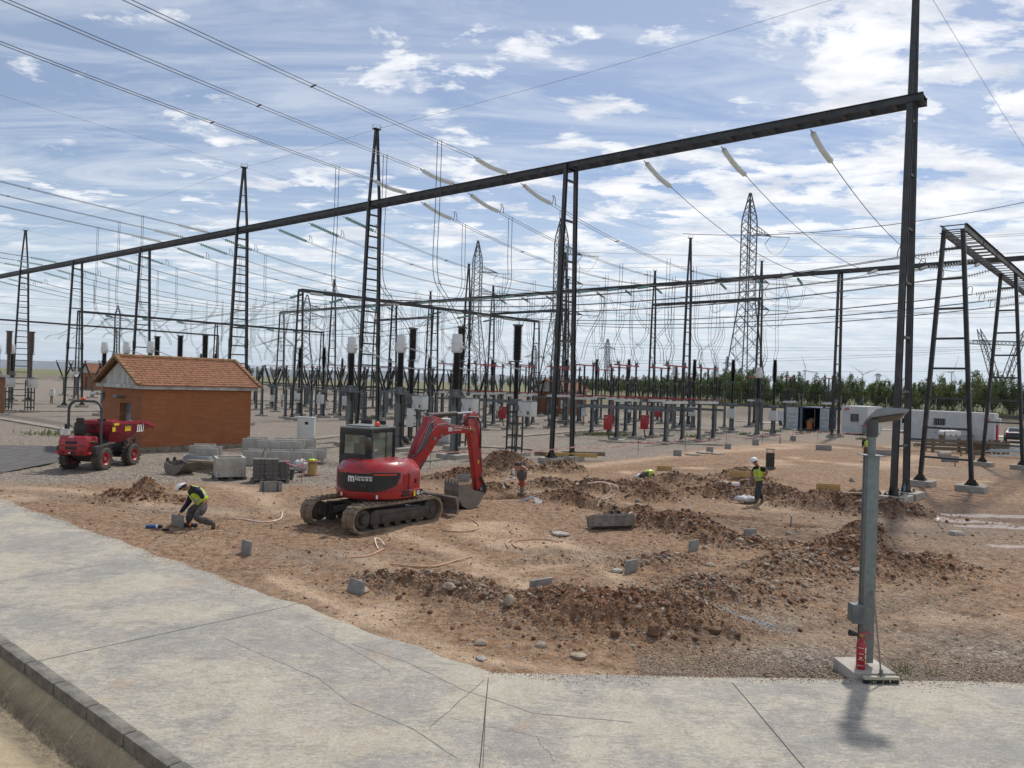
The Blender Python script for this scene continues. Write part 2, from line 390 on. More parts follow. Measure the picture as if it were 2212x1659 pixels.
yb = np.interp(px_, [-400, 0, 250, 480, 640, 760, 900, 1000, 1130, 1250, 1400, 1500, 1600, 1700, 1900, 2212, 2700], [1050, 1040, 1046, 1040, 1050, 1050, 1020, 1005, 1008, 1000, 985, 968, 958, 950, 958, 966, 970])
wob = (fbm(GX, GY, 3, 4, 50) - .5) * 30 * np.clip(25 / dist, .2, 1)
dirt = smooth(-8, 12, py_ - yb + wob)
grav = 1 - dirt
# grey gravel patches inside the site: strip by the slab, bottom right, patch near the stooping man
def patch(cx, cy, rx, ry, k=1.):
    p = G(cx, cy); e = ((GX - p.x) / rx) ** 2 + ((GY - p.y) / ry) ** 2
    return k * np.exp(-e * .9)
g2 = np.maximum.reduce([patch(1800, 1430, 1.9, .9, .9), patch(2130, 1400, 2.2, 1.4, .8), patch(1660, 1340, 1.2, .8, .7), patch(1950, 1300, 1.5, 1, .5), patch(190, 1075, 2.5, .9, .45), patch(400, 1100, 1.5, .5, .6), patch(700, 1200, 1.5, .8, .35), patch(1300, 1200, 1.2, .6, .4), patch(2100, 1150, 5, 3.5, .45), patch(1150, 1190, .8, .4, .4), patch(2100, 1020, 6, 3, .35)])
g2 = g2 * (.55 + .9 * fbm(GX, GY, 1.1, 4, 60))
grav = np.clip(np.maximum(grav, g2 * (1 - hm)), 0, 1)
pale = np.zeros_like(GX)
for l in [[(760, 1195), (900, 1250), (1100, 1235), (1250, 1215)], [(800, 1130), (950, 1180), (1150, 1270)], [(1200, 1160), (1330, 1250), (1400, 1330)], [(830, 1380), (1050, 1430), (1300, 1455)], [(480, 1045), (560, 1070), (610, 1105), (700, 1110)], [(0, 1050), (150, 1060), (330, 1090), (520, 1110)], [(1240, 1010), (1450, 985), (1600, 965), (1800, 955)], [(1560, 975), (1720, 965)], [(1890, 1010), (1980, 985)], [(600, 1250), (800, 1340), (1000, 1420)]]:
    pts = [G(*q) for q in l]
    for a_, b_ in zip(pts[:-1], pts[1:]):
        d = b_ - a_; L2 = d.x ** 2 + d.y ** 2; tt = np.clip(((GX - a_.x) * d.x + (GY - a_.y) * d.y) / L2, 0, 1)
        dd = np.hypot(GX - a_.x - tt * d.x, GY - a_.y - tt * d.y) / (.022 * np.maximum(a_.y, 10))
        pale = np.maximum(pale, np.exp(-dd ** 2 * 1.3))
pale = np.clip(pale * (.2 + 1.1 * fbm(GX, GY, .8, 4, 70)) + .95 * smooth(.60, .80, fbm(GX, GY, 2.6, 5, 81)), 0, 1) * (1 - hm * .9) * (1 - grav * .8)
wet = np.maximum.reduce([patch(2140, 1115, 2.6, .5), patch(2200, 1140, 2.4, .45), patch(2190, 1180, 1.6, .25), patch(2100, 1128, 1.6, .3)])
wet = smooth(.45, .62, wet * (.45 + .9 * fbm(GX * .6, GY * 2, .9, 4, 91)))
darkz = np.maximum.reduce([rut_field(GX, GY) * .45 * (t_ > -24.6) * (dist < 45), patch(2050, 1090, 4.5, 1.2, .7), patch(2120, 1120, 4, 2.2, .8), patch(1980, 1150, 2, 1.2, .5), patch(700, 1100, 1.5, .5, .4)])
veg = smooth(72, 76, t_ + 3 * (fbm(GX, GY, 5, 3, 99) - .5)) + .0
farz = smooth(110, 160, dist)
zone = np.stack([np.clip(redf * hm * (.5 + .9 * fbm(GX, GY, .9, 3, 15)) + .10 * dirt * fbm(GX, GY, 3, 3, 16), 0, 1), grav, pale, np.ones_like(GX)], -1)
zone2 = np.stack([wet, np.clip(darkz * (.4 + fbm(GX, GY, 1.0, 3, 17)), 0, 1), np.clip(veg, 0, 1), np.ones_like(GX)], -1)
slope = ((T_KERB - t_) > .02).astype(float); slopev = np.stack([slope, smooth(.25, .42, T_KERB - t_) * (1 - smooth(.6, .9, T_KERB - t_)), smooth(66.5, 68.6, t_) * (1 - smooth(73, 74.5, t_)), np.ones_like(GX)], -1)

def begin(name):
    global nt
    m = bpy.data.materials.new(name); m.use_nodes = True; nt = m.node_tree; return m, nt.nodes['Principled BSDF']
def attr(name):
    n = nt.nodes.new('ShaderNodeAttribute'); n.attribute_name = name; s = nt.nodes.new('ShaderNodeSeparateColor'); nt.links.new(n.outputs['Color'], s.inputs[0]); return s.outputs
def voro(vec, scale, feat='F1'):
    n = nt.nodes.new('ShaderNodeTexVoronoi'); n.feature = feat; n.inputs['Scale'].default_value = scale; nt.links.new(vec, n.inputs['Vector']); return n
mg, bs = begin('earth_and_gravel'); tcn = nt.nodes.new('ShaderNodeTexCoord'); ob = tcn.outputs['Object']
z1 = attr('zone'); z2 = attr('zone2'); z3 = attr('zone3')
n_l = noise(ob, .8, 5, .6); n_m = noise(ob, 5, 6, .65); n_f = noise(ob, 38, 5, .7)
v1 = voro(ob, 17); v2_ = voro(ob, 34)
soil = mixc(ramp(n_m, (.35, 0), (.65, 1)), (.145, .072, .034), (.35, .212, .115))
soil = mixc(ramp(n_l, (.35, 0), (.65, 1)), soil, mixc(ramp(n_m, (.4, 0), (.62, 1)), (.18, .100, .050), (.37, .245, .145)))
red = mixc(ramp(n_m, (.35, 0), (.65, 1)), (.10, .034, .014), (.215, .080, .036))
palec = mixc(ramp(n_m, (.35, 0), (.7, 1)), (.43, .285, .175), (.56, .41, .28))
pebc = mixc(ramp(v1.outputs['Color'], (.2, 0), (.8, 1)), (.085, .07, .055), (.44, .39, .32))
pebf = mixc(ramp(v2_.outputs['Color'], (.2, 0), (.8, 1)), (.10, .082, .066), (.42, .37, .305))
gravc = mixc(.5, pebc, pebf); gravc = mixc(.9, gravc, mixc(ramp(noise(ob, 11, 2, .9), (.40, 0), (.60, 1)), (.22, .21, .20), (.68, .68, .68)), 'OVERLAY'); gravc = mixc(.5, gravc, mixc(ramp(noise(ob, 3.5, 3, .8), (.40, 0), (.60, 1)), (.33, .32, .31), (.62, .62, .62)), 'OVERLAY')
gravc = mixc(ramp(n_l, (.3, .3), (.7, .0)), gravc, (.23, .17, .115))
base = mixc(z1[0], soil, red)
base = mixc(z1[2], base, palec)
peb_in_soil = M('MULTIPLY', ramp(v1.outputs['Color'], (.70, 0), (.74, 1)), .5)
base = mixc(peb_in_soil, base, mixc(ramp(v2_.outputs['Color'], (.2, 0), (.8, 1)), (.20, .16, .12), (.42, .36, .30)))
base = mixc(z1[1], base, gravc)
base = mixc(M('MULTIPLY', z2[1], .75), base, (.105, .075, .055))
base = mixc(M('MULTIPLY', z2[0], .38), base, (.36, .30, .28))
vegc = mixc(ramp(noise(ob, .25, 5, .6), (.35, 0), (.65, 1)), mixc(ramp(n_m, (.4, 0), (.6, 1)), (.06, .085, .025), (.13, .15, .05)), (.22, .19, .10))
base = mixc(z2[2], base, vegc)
sandc = mixc(ramp(n_m, (.3, 0), (.7, 1)), (.36, .285, .18), (.50, .42, .285))
base = mixc(z3[0], base, sandc)
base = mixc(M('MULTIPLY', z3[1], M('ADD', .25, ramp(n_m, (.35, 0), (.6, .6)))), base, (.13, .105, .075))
bundc = mixc(ramp(noise(ob, .35, 6, .7), (.3, 0), (.7, 1)), (.12, .095, .07), (.215, .175, .13))
base = mixc(z3[2], base, bundc)
base = mixc(.35, base, mixc(ramp(n_f, (.35, 0), (.65, 1)), (.30, .30, .30), (.72, .72, .72)), 'OVERLAY')
nt.links.new(base, bs.inputs['Base Color'])
nt.links.new(M('SUBTRACT', .95, M('MULTIPLY', z2[0], .58)), bs.inputs['Roughness'])
bn = nt.nodes.new('ShaderNodeBump'); bn.inputs['Strength'].default_value = 1.; bn.inputs['Distance'].default_value = .05
hmix = M('ADD', M('MULTIPLY', n_f, .5), M('ADD', M('MULTIPLY', n_m, .8), M('MULTIPLY', v1.outputs['Distance'], -.55)))
nt.links.new(M('MULTIPLY', hmix, M('SUBTRACT', 1, z2[0])), bn.inputs['Height']); nt.links.new(bn.outputs[0], bs.inputs['Normal'])
nr, nc = GX.shape; idx = np.arange(nr * nc).reshape(nr, nc)
Q = np.stack([idx[:-1, :-1], idx[:-1, 1:], idx[1:, 1:], idx[1:, :-1]], -1).reshape(-1, 4)[:, ::-1]
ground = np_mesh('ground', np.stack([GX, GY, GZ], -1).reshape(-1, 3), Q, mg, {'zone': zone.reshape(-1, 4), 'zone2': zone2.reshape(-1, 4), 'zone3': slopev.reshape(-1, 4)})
tag(ground, 'reddish brown earth and grey gravel of the substation yard', kind='structure')
del ground['label']

# ------------------------------------------------------------------ concrete slab with joints and kerb
def sheet(name, pts, z, mt, th=.0):
    me = MB(); n = len(pts); vs = [(p[0], p[1], z) for p in pts]
    me.add(vs, [tuple(range(n))])
    if th: me.add([(p[0], p[1], z) for p in pts] + [(p[0], p[1], z - th) for p in pts], [(i, (i + 1) % n, n + (i + 1) % n, n + i) for i in range(n)])
    o = me.done(name, mt); return o
def sw(s, t): p = A0 + AX * s + BX * t; return (p.x, p.y)
ms, bs = begin('slab_concrete'); tcn = nt.nodes.new('ShaderNodeTexCoord'); ob = tcn.outputs['Object']
mp = nt.nodes.new('ShaderNodeMapping'); mp.inputs['Rotation'].default_value = (0, 0, math.radians(12)); mp.inputs['Scale'].default_value = (1, 3.2, 1); nt.links.new(ob, mp.inputs[0]); st1 = mp.outputs[0]
na = noise(st1, 9, 6, .7, .5); nb = noise(ob, .55, 6, .6, .5); nc_ = noise(ob, 30, 5, .7); nd = noise(ob, 3.2, 9, .72, .8)
beige = mixc(ramp(nd, (.35, 0), (.65, 1)), (.345, .305, .235), (.44, .40, .325)); grey = mixc(ramp(nd, (.35, 0), (.65, 1)), (.235, .22, .195), (.32, .30, .265))
base = mixc(ramp(M('ADD', M('MULTIPLY', na, .55), M('MULTIPLY', nb, .6)), (.545, 0), (.61, 1)), beige, grey)
base = mixc(M('MULTIPLY', ramp(noise(st1, .9, 8, .7, 1.), (.55, 0), (.68, 1)), .6), base, (.165, .16, .155))
base = mixc(M('MULTIPLY', ramp(noise(ob, .9, 6, .65, .3), (.60, 0), (.72, 1)), .5), base, (.40, .27, .16))
vv = voro(ob, 5.0); base = mixc(M('MULTIPLY', ramp(vv.outputs['Distance'], (.022, 1), (.035, 0)), .8), base, (.05, .045, .04))
base = mixc(.45, base, mixc(ramp(nc_, (.35, 0), (.65, 1)), (.30, .30, .30), (.70, .70, .70)), 'OVERLAY')
nt.links.new(base, bs.inputs['Base Color']); bs.inputs['Roughness'].default_value = .8
bn = nt.nodes.new('ShaderNodeBump'); bn.inputs['Strength'].default_value = .5; bn.inputs['Distance'].default_value = .006
nt.links.new(M('ADD', nc_, na), bn.inputs['Height']); nt.links.new(bn.outputs[0], bs.inputs['Normal'])
# outline of the slab: far edge of the strip, the corner, then the branch to the right
corner = Vector((-.2, Y_EDGE, 0)); edge = []
s_c = (corner - A0).dot(AX)
for i in range(700):
    s = 70 - (70 - s_c) * i / 699; p = sw(s, float(slab_edge(s))); edge.append(p)
edge.append((corner.x, corner.y))
xr = [(.8 + i * .9, Y_EDGE + .035 * (1 + i * .9) + .015 * math.sin(i * 2.1)) for i in range(45)]
near = [sw(-30 + 0 * i, T_KERB) for i in range(1)] + [sw(70, T_KERB)]
slab = sheet('pavement', edge + xr + near, .06, ms, .12); tag(slab, kind='structure')
JT = mat('joint_sealant', (.05, .045, .04), .9)
def strip(pts, wd, z, name, mt, parent=None):
    m_ = MB(); pts = [Vector((p[0], p[1], z)) for p in pts]; vs = []
    for i, p in enumerate(pts):
        d = (pts[min(i + 1, len(pts) - 1)] - pts[max(i - 1, 0)]).normalized(); n = Vector((-d.y, d.x, 0)) * wd / 2 * (1 if not isinstance(wd, list) else 1)
        vs += [p + n, p - n]
    m_.add(vs, [(2 * i, 2 * i + 1, 2 * i + 3, 2 * i + 2) for i in range(len(pts) - 1)]); return m_.done(name, mt, parent)
def wavy(a_, b_, n, amp, seed):
    r = random.Random(seed); a_ = Vector(a_[:2]); b_ = Vector(b_[:2]); d = (b_ - a_); q = Vector((-d.y, d.x)).normalized(); w_ = 0; out = []
    for i in range(n + 1):
        w_ = w_ * .8 + r.uniform(-amp, amp); out.append(a_ + d * i / n + q * w_)
    return out
for (a_, b_, wd, amp) in [((1055, 1464), (1036, 1659), .010, .0005), ((1050, 1510), (1043, 1659), .006, .0005), ((1582, 1474), (1738, 1659), .009, .0005), ((71, 1430), (584, 1318), .012, .002), ((584, 1318), (700, 1290), .01, .003),
                          ((-60, 1265), (250, 1215), .009, .002), ((1045, 1467), (1010, 1500), .005, .008), ((1010, 1500), (930, 1570), .005, .012)]:
    p, q = G(*a_, .066), G(*b_, .066); strip(wavy(p, q, 24, amp, int(a_[0])), wd, .066, 'joint', JT, slab)
for (a_, b_, amp, sd_) in [((950, 1560), (1190, 1608), .012, 5), ((1190, 1608), (1280, 1600), .012, 6), ((1160, 1600), (1200, 1659), .015, 7), ((1990, 1480), (2212, 1560), .01, 8)]:
    strip(wavy(G(*a_), G(*b_), 30, amp, sd_), .0035, .066, 'crack', JT, slab)
SEAM = mat('filled_seam', (.32, .30, .265), .85, var=.35, vscale=8)
for l in [[(480, 1385), (640, 1455), (690, 1475), (760, 1530), (900, 1590), (1000, 1659)], [(660, 1360), (760, 1410), (860, 1470)], [(760, 1400), (880, 1440), (1000, 1500), (1150, 1550), (1400, 1575)]]:
    pts = [G(*q) for q in l]; out = []
    for a_, b_ in zip(pts[:-1], pts[1:]): out += wavy(a_, b_, 8, .006, int(a_.y * 10))[:-1]
    strip(out, .018, .0635, 'filled_seam', SEAM, slab)
# kerb stones along the ditch, every stone a mesh of its own
KST = mat('kerb_stone', (.19, .175, .15), .9, 0, .35, 5, .7, 35, v2=.3)
s = -6.0; i = 0
while s < 32:
    ln = 1.0; e = empty('kerb_stone', (*sw(s + .5, T_KERB), 0), math.atan2(AX.y, AX.x) + rnd.uniform(-.012, .012))
    o = MB().box((0, .075, -.03), (ln - .012, .17, .25)).done('kerb_block', KST, e, bevel=.03)
    e['category'] = 'kerb stone'; e['group'] = 'kerb stones along the ditch'; s += ln; i += 1
orders([o for o in COL.objects if o.get('category') == 'kerb stone'], ('grey kerb stone between ditch and slab,', 'in the kerb'), 'counting from the far left')

# asphalt path and service road
ASPH = mat('asphalt', (.115, .108, .10), .95, 0, .3, 2, .4, 60, v2=.3)
p_ = [G(x, y) for x, y in [(-330, 985), (-200, 962), (60, 964), (125, 966), (150, 985), (118, 1001), (0, 1024), (-330, 1068)]]
tag(sheet('asphalt_path', p_, .045, ASPH), kind='structure')
ROADM = mat('service_road_concrete', (.60, .58, .54), .9, 0, .15, .5, .2, 30)
rp = [W(s, 63.2) for s in range(-70, 200, 10)] + [W(s, 68.4) for s in range(190, -80, -10)]
tag(sheet('road', rp, .07, ROADM), kind='structure')
COPE = mat('bund_coping', (.13, .12, .105), .95, 0, .3, 1)
m_ = MB()
for s in range(-70, 200, 6):
    a_, b_ = W(s, 74.6), W(s + 6, 74.6); a_.z = hz1(a_) + .12; b_.z = hz1(b_) + .12; m_.bar(a_, b_, .35, .45)
o = m_.done('bund_coping', COPE); tag(o, 'long dark concrete coping along the top of the earth bund', 'coping')

# ------------------------------------------------------------------ loose stones
def ico():
    p = (1 + 5 ** .5) / 2; v = np.array([(-1, p, 0), (1, p, 0), (-1, -p, 0), (1, -p, 0), (0, -1, p), (0, 1, p), (0, -1, -p), (0, 1, -p), (p, 0, -1), (p, 0, 1), (-p, 0, -1), (-p, 0, 1)], float)
    f = np.array([(0, 11, 5), (0, 5, 1), (0, 1, 7), (0, 7, 10), (0, 10, 11), (1, 5, 9), (5, 11, 4), (11, 10, 2), (10, 7, 6), (7, 1, 8), (3, 9, 4), (3, 4, 2), (3, 2, 6), (3, 6, 8), (3, 8, 9), (4, 9, 5), (2, 4, 11), (6, 2, 10), (8, 6, 7), (9, 8, 1)])
    return v / np.linalg.norm(v[0]), f
IV, IF = ico()
mst, bs = begin('stones'); a_ = nt.nodes.new('ShaderNodeAttribute'); a_.attribute_name = 'tint'; tcn = nt.nodes.new('ShaderNodeTexCoord')
nt.links.new(mixc(.5, a_.outputs['Color'], mixc(ramp(noise(tcn.outputs['Object'], 25, 4, .6), (.35, 0), (.65, 1)), (.3, .3, .3), (.7, .7, .7)), 'OVERLAY'), bs.inputs['Base Color']); bs.inputs['Roughness'].default_value = .9
bn = nt.nodes.new('ShaderNodeBump'); bn.inputs['Strength'].default_value = .6; bn.inputs['Distance'].default_value = .01; nt.links.new(noise(tcn.outputs['Object'], 45, 4, .7), bn.inputs['Height']); nt.links.new(bn.outputs[0], bs.inputs['Normal'])
rg = np.random.default_rng(11)
def scatter(name, X, Y, size, cols, label, on=False):
    n = len(X); Z = np.where(on_slab(X, Y), .058, hgt(X, Y)) if on else hgt(X, Y); ok = on_slab(X, Y) | True if on else ~on_slab(X, Y); X, Y, Z, size, cols = X[ok], Y[ok], Z[ok], size[ok], cols[ok]; n = len(X)
    V = IV[None] * (1 + rg.uniform(-.28, .28, (n, 12, 1))); sc = np.stack([size, size * rg.uniform(.6, 1, n), size * rg.uniform(.4, .85, n)], -1)
    V = V * sc[:, None]; an = rg.uniform(0, 6.28, n); tl = rg.uniform(-.5, .5, n)
    c, s_ = np.cos(tl), np.sin(tl); x0, z0 = V[..., 0] * c[:, None] - V[..., 2] * s_[:, None], V[..., 0] * s_[:, None] + V[..., 2] * c[:, None]; V = np.stack([x0, V[..., 1], z0], -1)
    c, s_ = np.cos(an), np.sin(an); x0, y0 = V[..., 0] * c[:, None] - V[..., 1] * s_[:, None], V[..., 0] * s_[:, None] + V[..., 1] * c[:, None]
    V = np.stack([x0 + X[:, None], y0 + Y[:, None], V[..., 2] + (Z + size * .18)[:, None]], -1).reshape(-1, 3)
    Fs = (IF[None] + 12 * np.arange(n)[:, None, None]).reshape(-1, 3)
    tint = np.repeat(np.concatenate([cols, np.ones((n, 1))], -1), 12, 0)
    o = np_mesh(name, V, Fs, mst, {'tint': tint}, False, True); tag(o, label, name.replace('_', ' '), kind='stuff'); return o
def stone_cols(n, redness):
    t = rg.uniform(0, 1, (n, 1)); g = np.array([[.17, .135, .10]]) * (1 - t) + np.array([[.38, .31, .235]]) * t
    e = np.array([[.10, .045, .022]]) * (1 - t) + np.array([[.215, .112, .060]]) * t
    k = (rg.uniform(0, 1, n) < redness)[:, None]; return np.where(k, e, g)
# rubble and clods on the heaps
HX = []; 
for hx, hy, rx, ry, an, h, rd in HEAPS:
    if h < .05: continue
    n = int(1500 * rx * ry * (1.7 if hy < 16 else 1.0)) + 30; q = rg.normal(0, .62, (n, 2)); c, s_ = math.cos(an), math.sin(an)
    x = hx + q[:, 0] * rx * c - q[:, 1] * ry * s_; y = hy + q[:, 0] * rx * s_ + q[:, 1] * ry * c
    HX.append(np.stack([x, y, np.full(n, rd)], -1))
HX = np.concatenate(HX); n = len(HX); sz = np.clip(.009 * rg.pareto(2.2, n) + .009,     .011, .065) * np.clip(HX[:, 1] / 14, .9, 1.5)
print('rubble', n)
scatter('rubble', HX[:, 0], HX[:, 1], sz, stone_cols(n, np.clip(HX[:, 2] * .7 + .35, 0, 1)), 'brown clods and stones strewn over the dug earth heaps')
n = 60000; r = np.exp(rg.uniform(math.log(8.5), math.log(34), n)); a2 = rg.uniform(-.62, .66, n); X = r * np.sin(a2); Y = r * np.cos(a2)
_, t2 = st_np(X, Y); pyv = H / Y * F; keep = (Y < 36) & (t2 > -24.9) & (rg.uniform(0, 1, n) < .25 + 1.2 * fbm(X, Y, 1.6, 3, 123) ** 2)
X, Y = X[keep], Y[keep]; n = len(X); sz = np.clip(.006 * rg.pareto(2.2, n) + .006, .006, .035) * np.clip(Y / 14, .8, 1.5)
scatter('loose_pebbles', X, Y, sz, stone_cols(n, .35) * 1.15, 'small pebbles lying all over the bare earth')
# grey gravel strip by the slab, lower right, and the pale pile of washed gravel
n = 15000; X = rg.uniform(2.0, 9.5, n); Y = Y_EDGE + .035 * X + .03 + np.abs(rg.normal(0, .75, n)) * (.35 + .5 * fbm(X, X * 0, 1.5, 2, 8)); sz = rg.uniform(.007, .018, n)
scatter('edge_gravel', X, Y, sz, stone_cols(n, .12), 'grey gravel lying along the edge of the concrete slab')
n = 7000; S_ = rg.uniform(6, 42, n); T_ = slab_edge(S_) - np.abs(rg.normal(0, .13, n)) * (.3 + 1.6 * fbm(S_, S_ * 0, 1.2, 3, 5)) ** 2 + .05; X = A0.x + AX.x * S_ + BX.x * T_; Y = A0.y + AX.y * S_ + BX.y * T_
X2 = rg.uniform(-.2, 9, 2600); Y2 = Y_EDGE + .035 * (X2 + .2) + .04 - np.abs(rg.normal(0, .10, 2600)) * (.3 + 1.6 * fbm(X2, X2 * 0, 1.2, 3, 9)) ** 2; X = np.concatenate([X, X2]); Y = np.concatenate([Y, Y2]); n = len(X)
scatter('spilled_crumbs', X, Y, rg.uniform(.004, .013, n), stone_cols(n, .6) * 1.25, 'crumbs of soil and grit spilled over the edge of the slab', True)
p = Gz(1600, 1336); n = 1400; q = rg.normal(0, 1, (n, 2)); X = p.x + q[:, 0] * .30 - q[:, 1] * .06; Y = p.y + q[:, 1] * .17 - q[:, 0] * .12
c_ = np.array([[.30, .29, .275]]) + rg.uniform(-.09, .1, (n, 1)); scatter('washed_gravel', X, Y, rg.uniform(.010, .024, n), c_, 'pale grey washed gravel spilled beside the right earth heap')
# big single stones
def rock(px, py, size, col, label, flat=.7, seed=0):
    r = random.Random(seed); p = Gz(px, py); m_ = MB().ball((0, 0, 0), 1, 12, 8)
    vs = []
    for v in m_.v:
        v = Vector(v); k = 1 + .18 * math.sin(v.x * 3.1 + seed) * math.cos(v.y * 2.7 + seed * 2) + .10 * math.sin(v.z * 5 + seed) + r.uniform(-.03, .03)
        vs.append((v.x * k * size, v.y * k * size * .78, v.z * k * size * flat))
    m_.v = vs; o = m_.done('boulder', mat('boulder_' + col[0], col[1], .9, 0, .35, 6, .9, 30, v2=.3), None, smooth=True)
    o.location = (p.x, p.y, p.z + size * flat * .3); o.rotation_euler[2] = r.uniform(0, 6)
    tag(o, label, 'boulder', 'large stones around the heaps')
TAN = ('tan', (.36, .29, .22)); RST = ('rusty', (.17, .095, .055)); GRY = ('grey', (.34, .30, .26))
for a_ in [(1168, 1397, .085, TAN, 'round tan stone alone on pale dust in front of the middle heap', .8, 1), (1038, 1392, .09, TAN, 'smooth tan stone at the front left of the middle heap', .7, 2), (1100, 1303, .13, TAN, 'large rounded tan stone on the left flank of the middle heap', .8, 3),
           (1412, 1354, .13, RST, 'biggest angular brown rock at the right end of the middle heap', .85, 4), (1330, 1372, .09, RST, 'rust brown block low on the front of the middle heap', .8, 5), (1250, 1420, .12, TAN, 'flat tan stone at the foot of the middle heap', .45, 6),
           (1040, 1425, .10, GRY, 'flat grey stone nearest the slab corner', .45, 7), (785, 1278, .12, TAN, 'tan stone beside the leftmost standing tile of the front heap', .7, 8), (1840, 1040, .17, TAN, 'tan boulder on the heap left of the lamp post', .8, 9),
           (2065, 1155, .24, GRY, 'long low grey stone alone near the puddles', .38, 10), (1378, 1077, .12, GRY, 'grey stone on the heap below the crouching worker', .7, 11), (1545, 1360, .10, RST, 'brown rock right of the middle heap beside the washed gravel', .75, 12),
           (1850, 1235, .13, TAN, 'tan stone at the foot of the heap behind the lamp post', .6, 13), (1535, 1223, .11, TAN, 'tan stone between two standing tiles right of centre', .6, 14), (970, 1270, .13, TAN, 'pale stone on the left heap near its crest', .6, 15), (1705, 1155, .10, GRY, 'grey stone in the trench below the walking worker', .6, 16),
           (1600, 1170, .12, TAN, 'tan stone beside the upright tile right of the perforated bucket', .6, 17), (1230, 1045, .18, TAN, 'block of tan rock behind the soil rammer', .6, 18), (318, 1052, .30, RST, 'large brown clod standing on the small red heap at left', .75, 19)]:
    rock(*a_)
# ------------------------------------------------------------------ steel gantries
FOOT = CONC_L
def footing(p, sx, sy, h, parent, rz=0., name='footing'):
    return MB().box((p[0], p[1], p[2] + h / 2 - .08), (sx, sy, h + .16), rz).done(name, CONC, parent, bevel=.02)
def mast(name, base, dirv, Hb, top, sb, st_, lw, step, label, cat, foot=.9, step2=1.3, double=False):
    gz = hz1(base); e = empty(name, (base.x, base.y, gz), 0, label, cat)
    d = Vector(dirv).normalized(); n = Vector((-d.y, d.x, 0))
    def off(z): return (sb * (1 - z / Hb) + st_ * z / Hb) / 2 if z <= Hb else st_ / 2 * (1 - (z - Hb) / (top - Hb)) + .06 * (z - Hb) / (top - Hb)
    zt = top or Hb
    for sg in (-1, 1):
        m_ = MB(); zs = [.3, Hb] + ([top] if top else [])
        for a_, b_ in zip(zs[:-1], zs[1:]):
            p0, p1 = d * sg * off(a_) + Vector((0, 0, a_)), d * sg * off(b_) + Vector((0, 0, b_))
            # an H section: two flanges and a web
            w_ = lw if b_ <= Hb else lw * .8
            for q in (-1, 1): m_.bar(p0 + d * q * w_ * .45, p1 + d * q * w_ * .45, w_, .018 + w_ * .06, up=d, ext=.0)
            m_.bar(p0, p1, .02, w_ * .84, up=d)
        # splice plates with bolts, base gussets
        if cat == 'gantry mast' and base.y < 90:
            z_ = Hb * .42; p = d * sg * off(z_) + Vector((0, 0, z_))
            for q in (-1, 1):
                m_.box(p + d * q * (lw * .45 + .03), (.03, lw * .9, .75), math.atan2(d.y, d.x))
                for k in range(6):
                    for j in (-1, 1): m_.box(p + d * q * (lw * .45 + .055) + n * j * lw * .25 + Vector((0, 0, -.3 + k * .12)), (.035, .035, .035), math.atan2(d.y, d.x))
        leg = m_.done('leg', STEEL, e)
        b0 = d * sg * off(.3); g = MB(); rz = math.atan2(d.y, d.x)
        g.box(b0 + Vector((0, 0, .285)), (lw * 3, lw * 2.6, .03), rz)
        for q in (-1, 1):
            g.prism([(-lw * 1.4, 0), (lw * 1.4, 0), (lw * .7, lw * 1.3), (-lw * .7, lw * 1.3)], lambda a_, b_, c_, q=q: b0 + d * a_ + n * (q * lw * .42 + c_) + Vector((0, 0, .3 + b_)), -.012, .012)
            for k in (-1, 1): g.box(b0 + d * k * lw * 1.15 + n * q * lw * 1.0 + Vector((0, 0, .33)), (.05, .05, .07), rz)
        g.done('base_plate', DARK if lw > .14 else STEEL, e)
        footing(b0, foot, foot * .85, .26, e, rz)
    z = step
    while z < Hb - .3:
        MB().bar(d * -off(z) + Vector((0, 0, z)), d * off(z) + Vector((0, 0, z)), lw * .75, .095, ext=-lw * .3).done('rung', STEEL, e, fix=False); z += step
    if top:
        z = Hb + .2
        while z < top - .6:
            MB().bar(d * -off(z) + Vector((0, 0, z)), d * off(z) + Vector((0, 0, z)), lw * .5, .05).done('rung', STEEL, e, fix=False); z += step2
    if top:
        c = MB().box((0, 0, top + .02), (.5, .34, .05), math.atan2(d.y, d.x))
        for k in range(5):
            t = math.pi * k / 4; c.tube([Vector((math.cos(t) * .22, math.sin(t) * .1, top + .03)), Vector((math.cos(t) * .34, math.sin(t) * .12, top + .22)), Vector((math.cos(t) * .2, 0, top + .36))], .012, 4)
        c.done('spire_cap', STEEL, e)
    return e
def girder(p0, p1, label, wd=.72, h=.30, parent=None, cat='gantry beam'):
    """two channels side by side with battens between them"""
    mid = (p0 + p1) / 2; e = empty('gantry_beam', mid, 0, label, cat); d = (p1 - p0).normalized(); n = Vector((-d.y, d.x, 0)); q0, q1 = p0 - mid, p1 - mid
    for sg in (-1, 1):
        m_ = MB().bar(q0 + n * sg * wd / 2, q1 + n * sg * wd / 2, .014, h, ext=.1)
        for k in (-1, 1): m_.bar(q0 + n * sg * (wd / 2 + .05) + Vector((0, 0, k * (h / 2 - .008))), q1 + n * sg * (wd / 2 + .05) + Vector((0, 0, k * (h / 2 - .008))), .10, .016, ext=.1)
        m_.done('channel', STEEL, e)
    m_ = MB(); Ln = (q1 - q0).length; k = max(3, int(Ln / .95))
    for i in range(k + 1):
        c = q0.lerp(q1, i / k)
        for zz in (-1, 1): m_.bar(c - n * wd / 2 + Vector((0, 0, zz * h * .42)), c + n * wd / 2 + Vector((0, 0, zz * h * .42)), .16, .02, ext=-.02)
    m_.done('battens', STEEL, e)
    m_ = MB()
    for i in range(1, int(Ln / 4) + 1):
        c = q0.lerp(q1, i / (int(Ln / 4) + 1)) + n * (-wd / 2 - .1) ; m_.box(c, (.03, .03, h + .02)).box(c + n * (wd + .2), (.03, .03, h + .02))
    m_.done('stiffener', STEEL, e)
    return e
HA = 15.85
